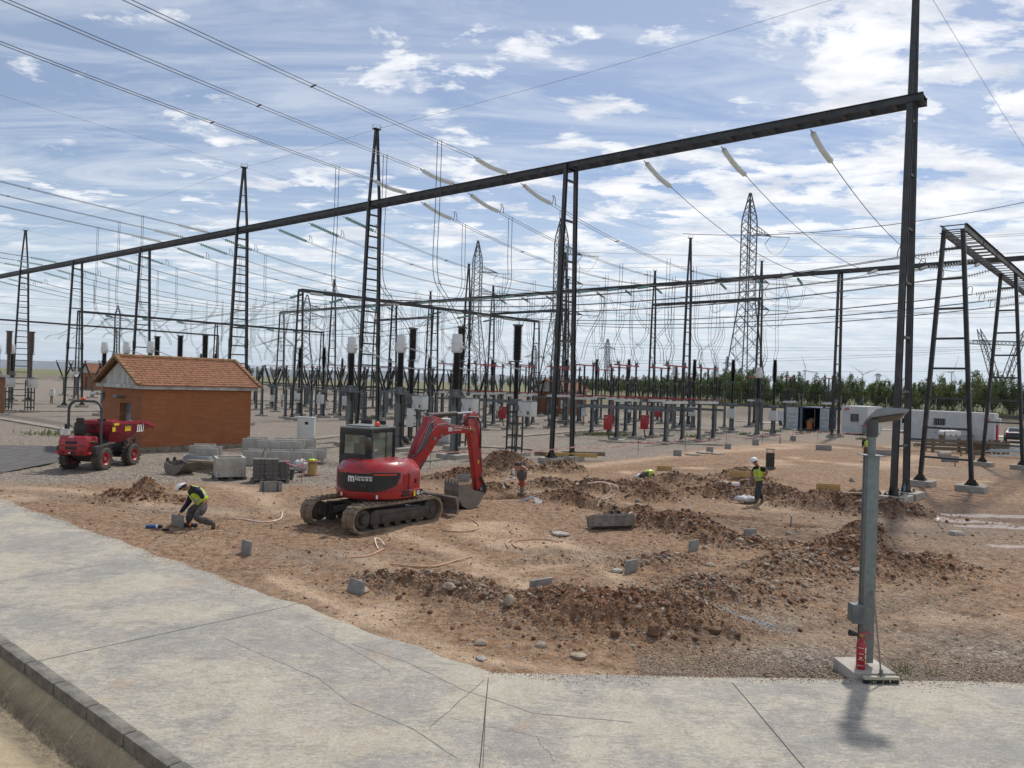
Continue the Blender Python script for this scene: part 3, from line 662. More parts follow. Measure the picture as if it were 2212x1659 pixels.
ms_ = [0, 16.4, 32.4, 48.6, 65.5, 81.2, 97.2, 113.5]; spire = {0, 2, 3, 6}
mast_desc = ['tallest, heaviest steel mast at right running out of the top of the picture', 'ladder-like steel mast without a spire right of the excavator arm', 'spired ladder mast rising behind the excavator cab',
             'spired ladder mast behind the right end of the brick hut roof', 'flat-topped ladder mast behind the left part of the brick hut roof', 'flat-topped ladder mast left of the brick hut behind the dumper roll bar', 'spired ladder mast at the left edge of the picture', 'far ladder mast just off the left edge']
for i, s in enumerate(ms_[:7]):
    big = i == 0
    mast('gantry_mast', W(s, 0), (.68, .73, 0), HA, 20.9 if i in spire else None, (1.75 if i else 1.7), .85 if i else .55, .22 if big else .185, (2.15 if i not in spire else .72) if i else 2.15, mast_desc[i], 'gantry mast', 1.3 if big else 1.1)
bd = ['near right span of the main dark gantry beam, ending at the tallest mast', 'second span of the main gantry beam, above the excavator arm', 'third span of the main gantry beam with green glass strings', 'fourth span of the main gantry beam, above the brick hut', 'fifth span of the main gantry beam, above the left edge of the brick hut', 'sixth span of the main gantry beam, above the red dumper', 'farthest span of the main gantry beam running off the left edge']
for i in range(7):
    p0, p1 = W(ms_[i] - (.35 if i == 0 else 0), 0, HA), W(ms_[i + 1], 0, HA); girder(p0, p1, bd[i])
# second line far behind
SB = [-17.8, -1.8, 15.9, 31.8, 49.0, 66, 82, 98, 114]
for i, s in enumerate(SB):
    if i < 1: continue
    mast('gantry_mast', W(s, 41), (.68, .73, 0), HA, 20.7 if i in (3, 4, 5, 7) else None, 1.75, .8, .2, 1.75 if i not in (3, 4, 5, 7) else 1.3,
         ['', 'far gantry mast at the right edge between the near portal legs', 'twin-legged gantry mast standing left of the dark storage container', 'tall spired mast rising among the red-topped switches', 'tall spired mast in front of the middle lattice pylon', 'spired mast behind the three white transformer heads', 'far mast left of the middle portal', 'far spired mast behind the brick hut', 'farthest mast behind the dumper'][i], 'gantry mast')
for i in range(len(SB) - 1):
    girder(W(SB[i], 41, HA), W(SB[i + 1], 41, HA), '%s span, counted from the right edge, of the rear gantry beam behind the switchgear' % ordn(i))
for s0, s1, z in [(31, 46.5, HA), (62, 78, HA), (94, 110, HA)]:
    k = ['behind the red-topped switches', 'behind the middle portal', 'behind the brick hut'][[31, 62, 94].index(s0)]
    girder(W(s0, 57.5, z), W(s1, 57.5, z), 'short beam of the third and farthest gantry row ' + k)
    for s, q in ((s0, 'right'), (s1, 'left')): mast('gantry_mast', W(s, 57.5), (.68, .73, 0), z, 20.6, 1.7, .8, .2, 1.4, 'spired mast at the %s end of the far third-row beam %s' % (q, k), 'gantry mast')
# cross portals (lower beams at right angles)
HC = 11.75
XA = Vector((-.73, .68, 0))
def cross(s, ts, names, bnames, hz_=HC, over=0):
    for t, nm in zip(ts, names):
        mast('portal_leg_frame', W(s, t), XA, hz_, None, 2.1 if s < 10 else 1.7, .75, .17 if s < 10 else .14, 1.36 if s < 10 else 1.9, nm, 'portal frame', 1.15)
    for t0, t1, nm in zip(ts[:-1], ts[1:], bnames): girder(W(s, t0, hz_ + .05), W(s, t1, hz_ + .05), nm, .9 if s < 10 else .6, .36 if s < 10 else .26)
cross(-.4, [5.9, 20.9, 37.5], ['near A-shaped ladder frame of the right-hand portal beside the tallest mast', 'second A-shaped ladder frame of the right-hand portal at the right edge', 'third ladder frame of the right-hand portal'], ['near span of the right-hand portal beam seen from below', 'second span of the right-hand portal beam running off the right edge'])
cross(54, [8.7, 25, 41.8], ['front ladder frame of the middle portal left of the white transformer heads', 'middle ladder frame of the middle portal behind the transformer heads', 'rear ladder frame of the middle portal'], ['front span of the sloping-looking middle portal beam', 'rear span of the sloping-looking middle portal beam'], 12.3)
cross(100, [6.5, 23.5, 40.4], ['front frame of the left portal behind the dumper', 'middle frame of the left portal behind the brick hut', 'rear frame of the left portal behind the brick hut'], ['front span of the left portal beam above the dumper', 'rear span of the left portal beam above the brick hut'])
cross(138, [8, 24, 41], ['front post of the farthest left portal', 'middle post of the farthest left portal', 'rear post of the farthest left portal'], ['front beam span of the farthest left portal', 'rear beam span of the farthest left portal'], 12)

# ------------------------------------------------------------------ insulator strings and conductors
PH = [4.1, 8.2, 12.3]
STR = []
def string(p0, p1, glass, group, n=13, hi=False, loop=False):
    """glass disc string between two points"""
    e = empty('insulator_string', p0, 0, None, 'insulator string', group); v = p1 - p0; n = n + 1; d = v.normalized(); Ln = v.length
    MB().bar((0, 0, 0), d * .28, .035).bar(d * (Ln - .2), v, .04).done('fitting', STEEL, e)
    m_ = MB(); a0 = .26; h = (Ln - a0 - .2) / n; sag = Vector((0, 0, -.10 if hi else 0))
    for k in range(n):
        c = d * (a0 + h * k) + sag * math.sin(math.pi * k / n)
        pr = [(.018, 0), (.03, h * .18), (.125, h * .34), (.135, h * .44), (.03, h * .48), (.018, h * .98)] if hi else [(.02, 0), (.135, h * .34), (.135, h * .5), (.02, h * .6), (.02, h * .98)]
        m_.lathe(pr, c, d, 12 if hi else 7)
    m_.done('glass_discs', glass, e)
    MB().tube([d * a0 + sag * 0, d * (Ln / 2) + sag * .9, d * (Ln - .2)], .02, 5).done('pin_rod', STEEL, e)
    if loop:
        c = v + Vector((0, 0, .05)); MB().tube([c, c + Vector((.05, 0, .28)), c + Vector((0, 0, .5)), c + d * .18 + Vector((0, 0, .52)), c + d * .28 + Vector((0, 0, .3)), c + d * .3], .022, 5).done('jumper_loop', STEEL, e)
    STR.append(e); return e
CNT = {}
def cable(p0, p1, sag, r=.014, twin=0., label=None, group=None, cat='overhead wire', n=22, mt=None, spacers=(), name='overhead_wire', vert=False):
    e0 = p0; m_ = MB(); d = (p1 - p0); h = Vector((-d.y, d.x, 0)); h = h.normalized() if h.length > .01 else Vector((1, 0, 0))
    def pt(u, k=0): return d * u + Vector((0, 0, -4 * sag * u * (1 - u))) + h * k
    offs = (-twin / 2, twin / 2) if twin else (0,)
    for k in offs: m_.tube([pt(i / n, k) for i in range(n + 1)], r, 4, caps=False)
    if spacers:
        e = empty(name, p0); m_.done('conductor', mt or WIRE, e)
        sp = MB()
        for u in spacers: sp.bar(pt(u, -twin / 2), pt(u, twin / 2), .05, ext=.05)
        sp.done('spacer', STEEL, e)
    else: e = m_.done(name, mt or WIRE, None, p0)
    return tag(e, label, cat, group)
def limp(pts, r=.013, label=None, group=None, name='jumper_cable', twin=.22, mt=None, cat='cable'):
    """hanging jumper through points, smoothed"""
    P = [Vector(p) for p in pts]; out = []
    for i in range(len(P) - 1):
        a_, b_, c_, d_ = P[max(i - 1, 0)], P[i], P[i + 1], P[min(i + 2, len(P) - 1)]
        for k in range(6):
            u = k / 6; out.append(.5 * ((2 * b_) + (c_ - a_) * u + (2 * a_ - 5 * b_ + 4 * c_ - d_) * u * u + (3 * b_ - a_ - 3 * c_ + d_) * u ** 3))
    out.append(P[-1]); m_ = MB(); o = out[0]; h = AX * .5 * twin
    for k in ((-1, 1) if twin else (0,)): m_.tube([q - o + h * k for q in out], r, 4, caps=False)
    return tag(m_.done(name, mt or WIREL, None, o), label, cat, group)
drops = []; wires_front = []; wires_back = []; bus = []
for n_ in range(7):
    for k in range(3):
        s = 16.15 * n_ + PH[k]
        hi = n_ < 2
        sb = s + (0 if n_ else .2); p0 = W(s, .5, HA - .22); pe = W(sb, 40.4, HA - .1); sag = 2.6 if n_ == 0 else 2.1
        v = (pe - p0); dd = (v.normalized() + Vector((0, 0, -4 * sag / v.length))).normalized()
        gl = GLASS_I if n_ < 2 else GLASS_G
        st1_ = string(p0, p0 + dd * 3.0, gl, 'glass strings on the far side of the main beam', 14, hi, n_ > 0)
        q1 = W(sb, 40.5, HA - .2) + (Vector((-dd.x, -dd.y, dd.z)) * 2.8); string(W(sb, 40.5, HA - .2), q1, gl if n_ else GLASS_I, 'glass strings on the near side of the rear beam', 12, False, True)
        c = cable(p0 + dd * 3.0, q1, sag * .8, .021 if n_ == 0 else .018, 0 if n_ == 0 else .28, spacers=(.2, .5, .8) if n_ in (1, 2, 3) else ()); wires_front.append((c, n_, k))
        # far side of the rear beam towards the third row
        if n_ in (1, 2, 3, 5):
            p0 = W(s, 41.6, HA - .2); pe = W(s, 57, HA - .2); string(p0, p0 + Vector((.5, .62, -.22)) * 2.2, GLASS_G, 'glass strings behind the rear beam', 10)
            cable(p0 + Vector((.5, .62, -.22)) * 2.2, pe, .7, .013, .25, 'thin twin wire behind the rear gantry beam', 'wires behind the rear beam')
        if n_ in (1, 3, 5):        # conductors coming from the line behind the viewer
            p0 = W(s, -.5, HA + .08); d2 = (-BX + Vector((0, 0, .06))).normalized(); p1 = p0 + d2 * 3.0
            string(p0, p1, GLASS_I if n_ < 4 else GLASS_G, 'glass strings on the near side of the main beam', 14, n_ == 1)
            far = W(s, -62, 22.5 if n_ < 5 else 21); c = cable(p1, far, .8, .018, .30, spacers=(.165, .36, .6)); wires_back.append((c, n_, k))
            if n_ < 5:
                for tt, zl in ((-5.2, 0),):
                    a_ = p1 + d2 * 2.6; top = Vector((a_.x, a_.y, a_.z - .15)); bot = W(s + .2, -3.2, 6.35); 
                    drops.append(limp([a_, top + Vector((0, 0, -3.2)), Vector((a_.x, a_.y, 9.6)), a_.lerp(bot, .35) + Vector((0, 0, -4.4)), bot + Vector((-.25, -.2, .7)), bot], .017, twin=.3, mt=WIRE))
        if n_ in (1, 3, 4, 5):
            p0 = W(s, 4.3, HA - .95); bot = W(s + .1, 1.0, 7.6)
            drops.append(limp([p0, p0 + Vector((.02, .02, -2.5)), Vector((p0.x, p0.y, 10.4)), p0.lerp(bot, .45) + Vector((0, 0, -3)), bot + Vector((.3, .4, .5)), bot], .017, twin=.3, mt=WIRE))
        for tt, zb in ((17, 6.0), (21, 6.0), (25, 6.0), (32, 6), (37, 7.2)):
            if n_ == 0 or n_ > 5: continue
            u = tt / 41; zt = HA - .3 - 4 * sag * .85 * u * (1 - u); p0 = W(s, tt, zt); bot = W(s + rnd.uniform(-.5, .5), tt + rnd.uniform(-1.5, 1.5), zb)
            m1 = Vector((p0.x, p0.y, zb + 2.6)) + Vector((rnd.uniform(-.15, .15), rnd.uniform(-.15, .15), 0))
            drops.append(limp([p0, p0 + Vector((0, 0, -1.2)), m1, bot + Vector((rnd.uniform(-.5, .5), rnd.uniform(-.5, .5), 1.2)), bot], .016, twin=.26, mt=WIRE))
spn = ['nearest right', 'second', 'third', 'fourth', 'fifth', 'sixth', 'seventh']
for c, n_, k in wires_front: tag(c, '%s wire running from the %s main-beam span to the rear beam' % (['right', 'middle', 'left'][k], spn[n_]), 'overhead wire', 'wires between the two gantry rows')
for c, n_, k in wires_back: tag(c, '%s twin wire of the set coming over the viewer to the %s span' % (['right', 'middle', 'left'][k], spn[n_]), 'overhead wire', 'twin wires over the concrete slab')
# bus wires strung between the cross portals
for t in (9, 13.3, 17.6, 26.1, 30.4, 34.7):
    p0 = W(-.2, t, HC - .2); d = (AX + Vector((0, 0, -.13))).normalized(); string(p0, p0 + d * 2.6, GLASS_I, 'glass strings on the right-hand portal', 15, t < 20, True)
    p1 = W(53.6, t + .3, 12.1); d1 = (-AX + Vector((0, 0, -.13))).normalized(); string(p1, p1 + d1 * 2.4, GLASS_I, 'glass strings on the right side of the middle portal', 13, False, True)
    bus.append(cable(p0 + d * 2.6, p1 + d1 * 2.4, 1.25, .020, .3, spacers=(.15, .3, .5, .7, .9)))
    p0 = W(54.4, t + .3, 12.1); string(p0, p0 + d * 2.4, GLASS_G, 'glass strings on the left side of the middle portal', 12)
    p1 = W(99.6, t + .3, HC - .2); string(p1, p1 + d1 * 2.3, GLASS_G, 'glass strings on the left portal', 10); bus.append(cable(p0 + d * 2.4, p1 + d1 * 2.3, 1.2, .018, .3))
    for s in (20.4, 24.5, 36.5, 44.5, 56.7, 60.8, 72.6, 77):
        if rnd.random() < .35: continue
        u = s / 54 if s < 54 else (s - 54) / 46; p0 = W(s, t, HC - .5 - 4 * 1.2 * u * (1 - u)); bot = W(s + rnd.uniform(-1.5, 1.5), t + rnd.uniform(-2, 2), 5.9)
        drops.append(limp([p0, p0 + Vector((0, 0, -1)), p0.lerp(bot, .6) + Vector((rnd.uniform(-.6, .6), 0, -.3)), bot], .015, twin=.24, mt=WIRE))
for i, c in enumerate(bus): tag(c, '%s of the low twin wires strung %s' % (ordn(i // 2), 'between the right-hand and the middle portal' if i % 2 == 0 else 'between the middle and the left portal'), 'overhead wire', 'low twin bus wires')
# slack arcs hanging under the cross portals and beams
for t in (10, 14, 18, 27, 31):
    for s0, s1 in ((52, 56), (97, 103)):
        drops.append(limp([W(s0, t, HC - .7), W(s0 + .8, t + .6, HC - 2.4), W((s0 + s1) / 2, t + 1, HC - 3.0), W(s1 - .8, t + .6, HC - 2.2), W(s1, t, HC - .7)], .017, twin=.25, mt=WIRE))
for n_ in range(1, 7):
    for k in range(3):
        s = 16.15 * n_ + PH[k]; drops.append(limp([W(s, 38.4, HA - .9), W(s, 39.6, HA - 2.6), W(s + .4, 41.2, HA - 3.4), W(s, 42.8, HA - 2.6), W(s, 43.6, HA - .9)], .017, twin=.22, mt=WIRE))
for o in drops: tag(o, None, 'cable', 'thin jumper cables hanging from the overhead wires')
orders(drops, ('thin grey jumper cable hanging from the overhead wires', ''), 'from the left')
for g in set(o['group'] for o in STR):
    q = [o for o in STR if o['group'] == g]; orders(q, ('glass insulator string', ''), 'from the left ' + g.replace('glass strings ', ''))
# shield wires between the spires
def thin(p0, p1, sag, label, r=.008): return cable(p0, p1, sag, r, 0, label, 'thin shield wires', 'shield wire', 20)
zt = 20.95
thin(W(0, 0, zt), W(32.4, 0, zt), .25, 'thin shield wire from the tallest mast down to the spire behind the excavator'); thin(W(32.4, 0, zt), W(48.6, 0, zt), .1, 'short thin shield wire between two neighbouring spires of the main row')
thin(W(48.6, 0, zt), W(97.2, 0, zt), .5, 'thin shield wire from the hut spire to the leftmost spire'); thin(W(97.2, 0, zt), W(150, 0, zt), .4, 'thin shield wire running off the left edge')
thin(W(32.4, 0, zt), W(32, 41, 20.8), .6, 'thin shield wire from the excavator spire back to the rear row'); thin(W(48.6, 0, zt), W(49, 41, 20.8), .6, 'thin shield wire from the hut spire back to the rear row')
thin(W(48.6, 0, zt), W(48.6, -70, 26), .8, 'thin shield wire from the hut spire over the viewer at upper left'); thin(W(97.2, 0, zt), W(98, 41, 20.8), .6, 'thin shield wire from the leftmost spire to the rear row')
thin(W(97.2, 0, zt), W(97, -70, 25), .8, 'thin shield wire from the leftmost spire towards the left edge')
p = W(0, 0, zt); q = At(2212, 305, 40); thin(p, p + (q - p) * 2.6, .3, 'thin shield wire dropping away at the top right corner')
thin(W(32, 41, 20.7), W(31, 57.5, 20.6), .2, 'thin shield wire between the rear and the third row'); thin(W(32, 41, 20.7), W(66, 41, 20.7), .4, 'thin shield wire along the rear row')

# ------------------------------------------------------------------ switchgear
class Kind:
    def __init__(s, root): s.root = root; s.used = False; s.all = []
    def put(s, loc, rz=0., label=None, group=None, scale=None):
        loc = Vector((loc.x, loc.y, hz1(loc)))
        if not s.used:
            s.used = True; o = s.root; o.location = loc; o.rotation_euler[2] = rz
            if label: o['label'] = label
            if group: o['group'] = group
            if scale: o.scale = (scale,) * 3
        else: o = copy_tree(s.root, loc, rz, label, group, scale)
        s.all.append(o); return o
def hpost(e, x, y, z0, z1, w_=.24, name='support_post', mt=None, flare=True):
    m_ = MB()
    for q in (-1, 1): m_.box((x, y + q * w_ * .45, (z0 + z1) / 2), (w_, .02, z1 - z0))
    m_.box((x, y, (z0 + z1) / 2), (.018, w_ * .86, z1 - z0 - .002)); m_.box((x, y, z0 + .012), (w_ * 2, w_ * 2, .024)); m_.box((x, y, z1 + .011), (w_ * 1.35, w_ * 1.35, .02))
    if flare:
        for q in (-1, 1): m_.prism([(-w_ * .9, 0), (w_ * .9, 0), (w_ * .4, .3), (-w_ * .4, .3)], lambda a_, b_, c_, q=q: Vector((x + a_, y + q * (w_ * .45 + .022) + c_, z0 + .025 + b_)), -.006, .006)
    return m_.done(name, mt or STEEL_L, e)
# white-headed current transformer
def make_ct():
    e = empty('current_transformer', cat='current transformer')
    footing((0, 0, 0), 1.5, 1.2, .22, e); hpost(e, 0, 0, .22, 3.25, .32, mt=STEEL_P)
    m_ = MB()
    for q in (0, math.pi / 2): m_.prism([(-.38, .55), (.38, .55), (.17, 0), (-.17, 0)], lambda a_, b_, c_, q=q: Vector((math.cos(q) * a_ - math.sin(q) * c_, math.sin(q) * a_ + math.cos(q) * c_, 2.72 + b_)), -.012, .012)
    m_.box((0, 0, 3.29), (.80, .80, .03)).box((0, 0, 3.33), (.6, .6, .05)).box((0, 0, 3.5), (.42, .42, .3))
    for i in (-1, 1):
        for j in (-1, 1): m_.bar((i * .36, j * .36, 3.31), (i * .2, j * .2, 3.66), .06)
    m_.box((0, 0, 3.67), (.5, .5, .04)); m_.done('bracket', STEEL_L, e)
    MB().ribs((0, 0, 3.70), (0, 0, 5.66), .155, .215, 26, 14).done('insulator', BLK, e, smooth=True)
    h = MB().lathe([(.10, 0), (.20, .0), (.285, .07), (.30, .14), (.30, .50), (.33, .505), (.335, .54), (.33, .575), (.275, .58), (.27, .98), (.25, 1.02), (.0, 1.025)], (0, 0, 5.66), (0, 0, 1), 20).done('head', WHITE, e, smooth=True)
    t_ = MB().lathe([(.09, 0), (.09, .16), (.06, .17), (.05, .2), (.05, .24)], (.28, 0, 5.96), (1, 0, 0), 10).lathe([(.06, 0), (.06, .08), (.045, .09), (.045, .3)], (-.28, 0, 5.96), (-1, 0, 0), 8); t_.done('terminal', CAB, h)
    MB().box((.28, -.1, 1.55), (.16, .14, .18)).tube([(.22, 0, 1.5), (.22, .02, .3)], .025, 5).done('conduit', DARK, e)
    return e
CT = Kind(make_ct()); rzA = math.atan2(AX.y, AX.x); RB = ANG_B - math.pi / 2
def vis(lst): return lst
for s, nm in ((20.9, 'right above the excavator boom'), (25.3, 'middle, right of the excavator cab'), (29.7, 'at left, over the excavator cab roof')):
    CT.put(W(s, -3.4), rzA + math.pi, 'white-headed current transformer on black ribbed column, ' + nm, 'white-headed current transformers')
for s, nm in ((55.8, 'rightmost of the three over the brick hut roof'), (60.2, 'middle of the three over the brick hut roof'), (64.6, 'leftmost of the three over the brick hut roof')):
    CT.put(W(s, -3.4), rzA + math.pi, 'white drum-shaped transformer head showing ' + nm, 'white-headed current transformers')
for s, nm in ((20.3, 'right'), (24.5, 'middle'), (28.8, 'left')): CT.put(W(s, 33.5), rzA, 'small %s white transformer head far behind the red switches' % nm, 'white-headed current transformers', .95)
for s, nm in ((88.1, 'right'), (92.5, 'left')): CT.put(W(s, -3.4), rzA, 'distant %s white transformer head left of the brick hut' % nm, 'white-headed current transformers')
for o in CT.all[:6]:     # bright connecting cables to the heads
    a_ = o.location + Vector((0, 0, 5.96)); b_ = a_ + AX * -.5; limp([a_ - AX * .5, a_ - AX * 1.2 + BX * .5 + Vector((0, 0, -.25)), a_ - AX * 2.2 + BX * 2 + Vector((0, 0, -.95)), a_ - AX * 2.6 + BX * 3.4 + Vector((0, 0, -1.15))], .016, None, 'pale cables at the transformer heads', 'jumper_cable')
orders([o for o in COL.objects if o.get('group') == 'pale cables at the transformer heads'], ('pale twin cable drooping beside a white transformer head', ''), 'from the left')
def make_vt(mt_i=BLK):
    e = empty('voltage_transformer', cat='voltage transformer'); footing((0, 0, 0), 1.5, 1.2, .2, e)
    m_ = MB()
    for i in (-1, 1):
        for j in (-1, 1): m_.bar((i * .36, j * .26, .2), (i * .36, j * .26, 2.9), .075)
    for z in (.45, 1.15, 1.85, 2.5): 
        for j in (-1, 1): m_.bar((-.36, j * .26, z), (.36, j * .26, z), .06, .09)
        for i in (-1, 1): m_.bar((i * .36, -.26, z), (i * .36, .26, z), .06, .09)
    m_.box((0, 0, 2.92), (.85, .65, .05)); m_.done('support_frame', STEEL, e)
    MB().box((0, 0, 3.1), (.55, .45, .32)).tube([(.1, .1, 2.9), (.12, .1, 1.5), (.05, .1, .2)], .05, 6).tube([(-.1, .1, 2.9), (-.06, .1, 1.4), (-.05, .1, .2)], .04, 6).done('base_tank', STEEL_L, e)
    MB().ribs((0, 0, 3.25), (0, 0, 5.35), .12, .18, 26, 12).done('lower_insulator', mt_i, e, smooth=True)
    MB().ribs((0, 0, 5.48), (0, 0, 7.40), .20, .275, 24, 14).done('upper_insulator', mt_i, e, smooth=True)
    MB().lathe([(.14, 0), (.34, .02), (.36, .05), (.30, .07), (.16, .09), (.16, .13)], (0, 0, 5.35), (0, 0, 1), 14).done('flange', STEEL_L, e, smooth=True); MB().lathe([(.2, 0), (.26, .02), (.32, .09), (.33, .12), (.0, .13)], (0, 0, 7.40), (0, 0, 1), 14).done('flange', STEEL_L, e, smooth=True)
    c = MB().box((.95, -.1, 2.72), (.95, .55, .85)).done('cabinet', CAB, e, bevel=.02)
    MB().box((.95, -.1, 3.17), (1.0, .6, .03)).box((1.2, -.378, 2.5), (.16, .012, .2)).box((.72, -.379, 2.55), (.03, .016, .12)).done('cabinet_trim', STEEL_L, c)
    MB().box((.42, -.33, 2.75), (.28, .12, .3)).done('meter_box', STEEL_L, e)
    return e
VT = Kind(make_vt())
for s, nm in ((20.2, 'right of the excavator boom, standing clear'), (24.6, 'behind the right white-headed transformer'), (28.9, 'behind the middle white-headed transformer')): VT.put(W(s, .6), RB, 'tall black two-stage voltage transformer ' + nm, 'tall black voltage transformers')
for s, nm in ((55, 'rightmost of three over the hut roof'), (59.4, 'middle of three over the hut roof'), (63.8, 'leftmost of three over the hut roof')): VT.put(W(s, .6), RB, 'dark ribbed voltage transformer column, ' + nm, 'tall black voltage transformers')
VB = Kind(make_vt(BROWN_I)); VB.root['category'] = 'voltage transformer'
for px, nm in ((66, 'right'), (18, 'left')):
    p = At(px, 800, 69); VB.put(Vector((p.x, p.y, 0)), RB, 'tall tan porcelain column at the left edge, %s one of the pair' % nm, 'tan porcelain columns')
def insul2(e, p0, p1, r0, r1, n=10, k=9, mt=BLK):
    p0, p1 = Vector(p0), Vector(p1); m = p0.lerp(p1, .48); m2 = p0.lerp(p1, .53)
    MB().ribs(p0, m, r0, r1, k, n).done('insulator', mt, e, smooth=True); MB().ribs(m2, p1, r0, r1, k, n).done('insulator', mt, e, smooth=True)
    MB().bar(m, m2, r1 * 1.7, ext=.02).done('coupling', STEEL_L, e)
def make_sw():
    e = empty('disconnector_switch', cat='switch')
    for x in (-1.4, 1.4): footing((x, 0, 0), 1.1, .9, .18, e); hpost(e, x, 0, .18, 2.95, .24)
    MB().box((0, 0, 3.08), (3.7, .34, .16)).box((0, 0, 3.17), (3.74, .40, .025)).done('base_rail', CAB, e)
    for x in (-1.35, 0, 1.35):
        MB().lathe([(.16, 0), (.16, .04), (.10, .08), (.10, .14)], (x, 0, 3.18), (0, 0, 1), 8).done('pedestal', STEEL_L, e)
        insul2(e, (x, 0, 3.3), (x, 0, 5.72), .065, .10, 9, 12)
        MB().lathe([(.05, 0), (.13, .05), (.13, .08), (.05, .1), (.05, .2)], (x, 0, 5.72), (0, 0, 1), 8).done('clamp', STEEL_L, e)
    MB().box((-.15, 0, 5.88), (3.9, .085, .10)).done('red_bar', REDT, e)
    t_ = MB()
    for x in (-1.5, 1.4): t_.box((x, 0, 6.0), (.18, .18, .16)).box((x, 0, 6.12), (.34, .1, .1)).bar((x - .15, 0, 6.15), (x - .17, 0, 6.4), .03).bar((x + .15, 0, 6.15), (x + .17, 0, 6.3), .03)
    t_.done('terminal', STEEL_L, e)
    MB().bar((-1.3, .12, 3.27), (1.3, .12, 3.27), .04).done('linkage', REDT, e)
    return e
SW = Kind(make_sw())
swpos = []
for tt in (18.9, 24.0):
    for s in (20.4, 24.7, 28.9): SW.put(W(s, tt), ANG_B); 
for s in (36.7, 41, 45.3): SW.put(W(s, 19.8), ANG_B); SW.put(W(s, 25.5), ANG_B)
for s in (20.4, 24.7, 28.9): SW.put(W(s, 52), ANG_B)
for s in (36.7, 41): SW.put(W(s, 33), ANG_B)
for o in SW.all: tag(o, None, 'switch', 'red-topped disconnector switches')
orders(SW.all, ('disconnector switch with black columns and a red bar on steel posts', ''), 'from the left')
# cross beams, red operating rods and cabinets of the switch group
for tt, a_, b_, nm in ((17.5, 19.6, 30, 'front'), (20.3, 19.6, 30, 'second'), (25.4, 19.6, 30, 'third'), (18.4, 36, 46, 'left front'), (21.2, 36, 46, 'left rear')):
    p0, p1 = W(a_, tt, 2.5), W(b_, tt, 2.5); tag(MB().bar(Vector((0, 0, 0)), p1 - p0, .14, .2).done('cross_beam', STEEL_L, None, p0), 'horizontal steel beam tying the switch posts together, %s row' % nm, 'cross beam', 'beams between the switch posts')
    q0, q1 = W(a_, tt + .6, 3.34), W(b_ + .5, tt + .6, 3.34); tag(MB().bar(Vector((0, 0, 0)), q1 - q0, .05).done('operating_rod', REDT, None, q0), 'thin red operating rod above the posts of the %s switch row' % nm, 'rod', 'red operating rods')
def make_rbox():
    e = empty('red_cabinet', cat='cabinet'); MB().box((0, 0, 1.35), (.62, .5, 1.1)).done('box', REDP, e, bevel=.02)
    MB().box((0, 0, 1.92), (.66, .54, .03)).done('lid', REDP, e); MB().tube([(0, 0, .85), (.02, 0, .5), (.15, 0, .1)], .05, 6).done('hose', DARK, e); MB().bar((.36, 0, 1.2), (.36, 0, 3.1), .05).done('pipe', REDT, e); MB().box((-.1, -.256, 1.75), (.1, .01, .05)).done('plate', CAB, e)
    return e
RBX = Kind(make_rbox())
for px, py, nm in ((1312, 950, 'left'), (1391, 948, 'middle'), (1420, 915, 'small right'), (1085, 922, 'far left, by the voltage transformer')): p = G(px, py); RBX.put(p, RB + .4, nm + ' red metal cabinet hanging among the switch posts', 'red cabinets')
# V-shaped disconnectors
def make_v():
    e = empty('slanted_disconnector', cat='switch'); footing((0, 0, 0), 1.3, .9, .2, e); hpost(e, 0, 0, .2, 2.75, .26)
    MB().box((0, 0, 2.86), (1.5, .3, .16)).box((0, .0, 2.65), (.9, .2, .12)).done('base_frame', STEEL_L, e)
    for sg in (-1, 1):
        insul2(e, (sg * .25, 0, 3.0), (sg * 1.12, 0, 5.15), .095, .14, 8, 9)
        MB().bar((sg * 1.12, 0, 5.15), (sg * 1.2, 0, 5.4), .09).box((sg * 1.2, 0, 5.45), (.16, .1, .12)).done('clamp', STEEL_L, e)
    MB().bar((-1.2, 0, 5.48), (1.2, 0, 5.48), .05).done('contact_arm', REDT, e)
    return e
VD = Kind(make_v())
for s in (53, 57.2, 61.4):
    for tt in (17.8, 20.4, 24.6, 31.0): VD.put(W(s, tt), ANG_B)
for s in (69, 73.2, 77.4, 85.5, 89.6, 93.8):
    for tt in (19.8, 24.2, 29.5): VD.put(W(s, tt), ANG_B)
for s in (36.7, 41, 45.3, 53, 57.2, 61.4, 69, 73.2):
    for tt in (46.5, 50.5): VD.put(W(s, tt), ANG_B)
for s in (101, 106, 111, 117, 122): VD.put(W(s, 12), ANG_B); VD.put(W(s, 18), ANG_B); VD.put(W(s, 30), ANG_B)
for o in VD.all: tag(o, None, 'switch', 'V-shaped black disconnectors')
orders(VD.all, ('V-shaped pair of slanted black insulators on a steel post', ''), 'from the left')
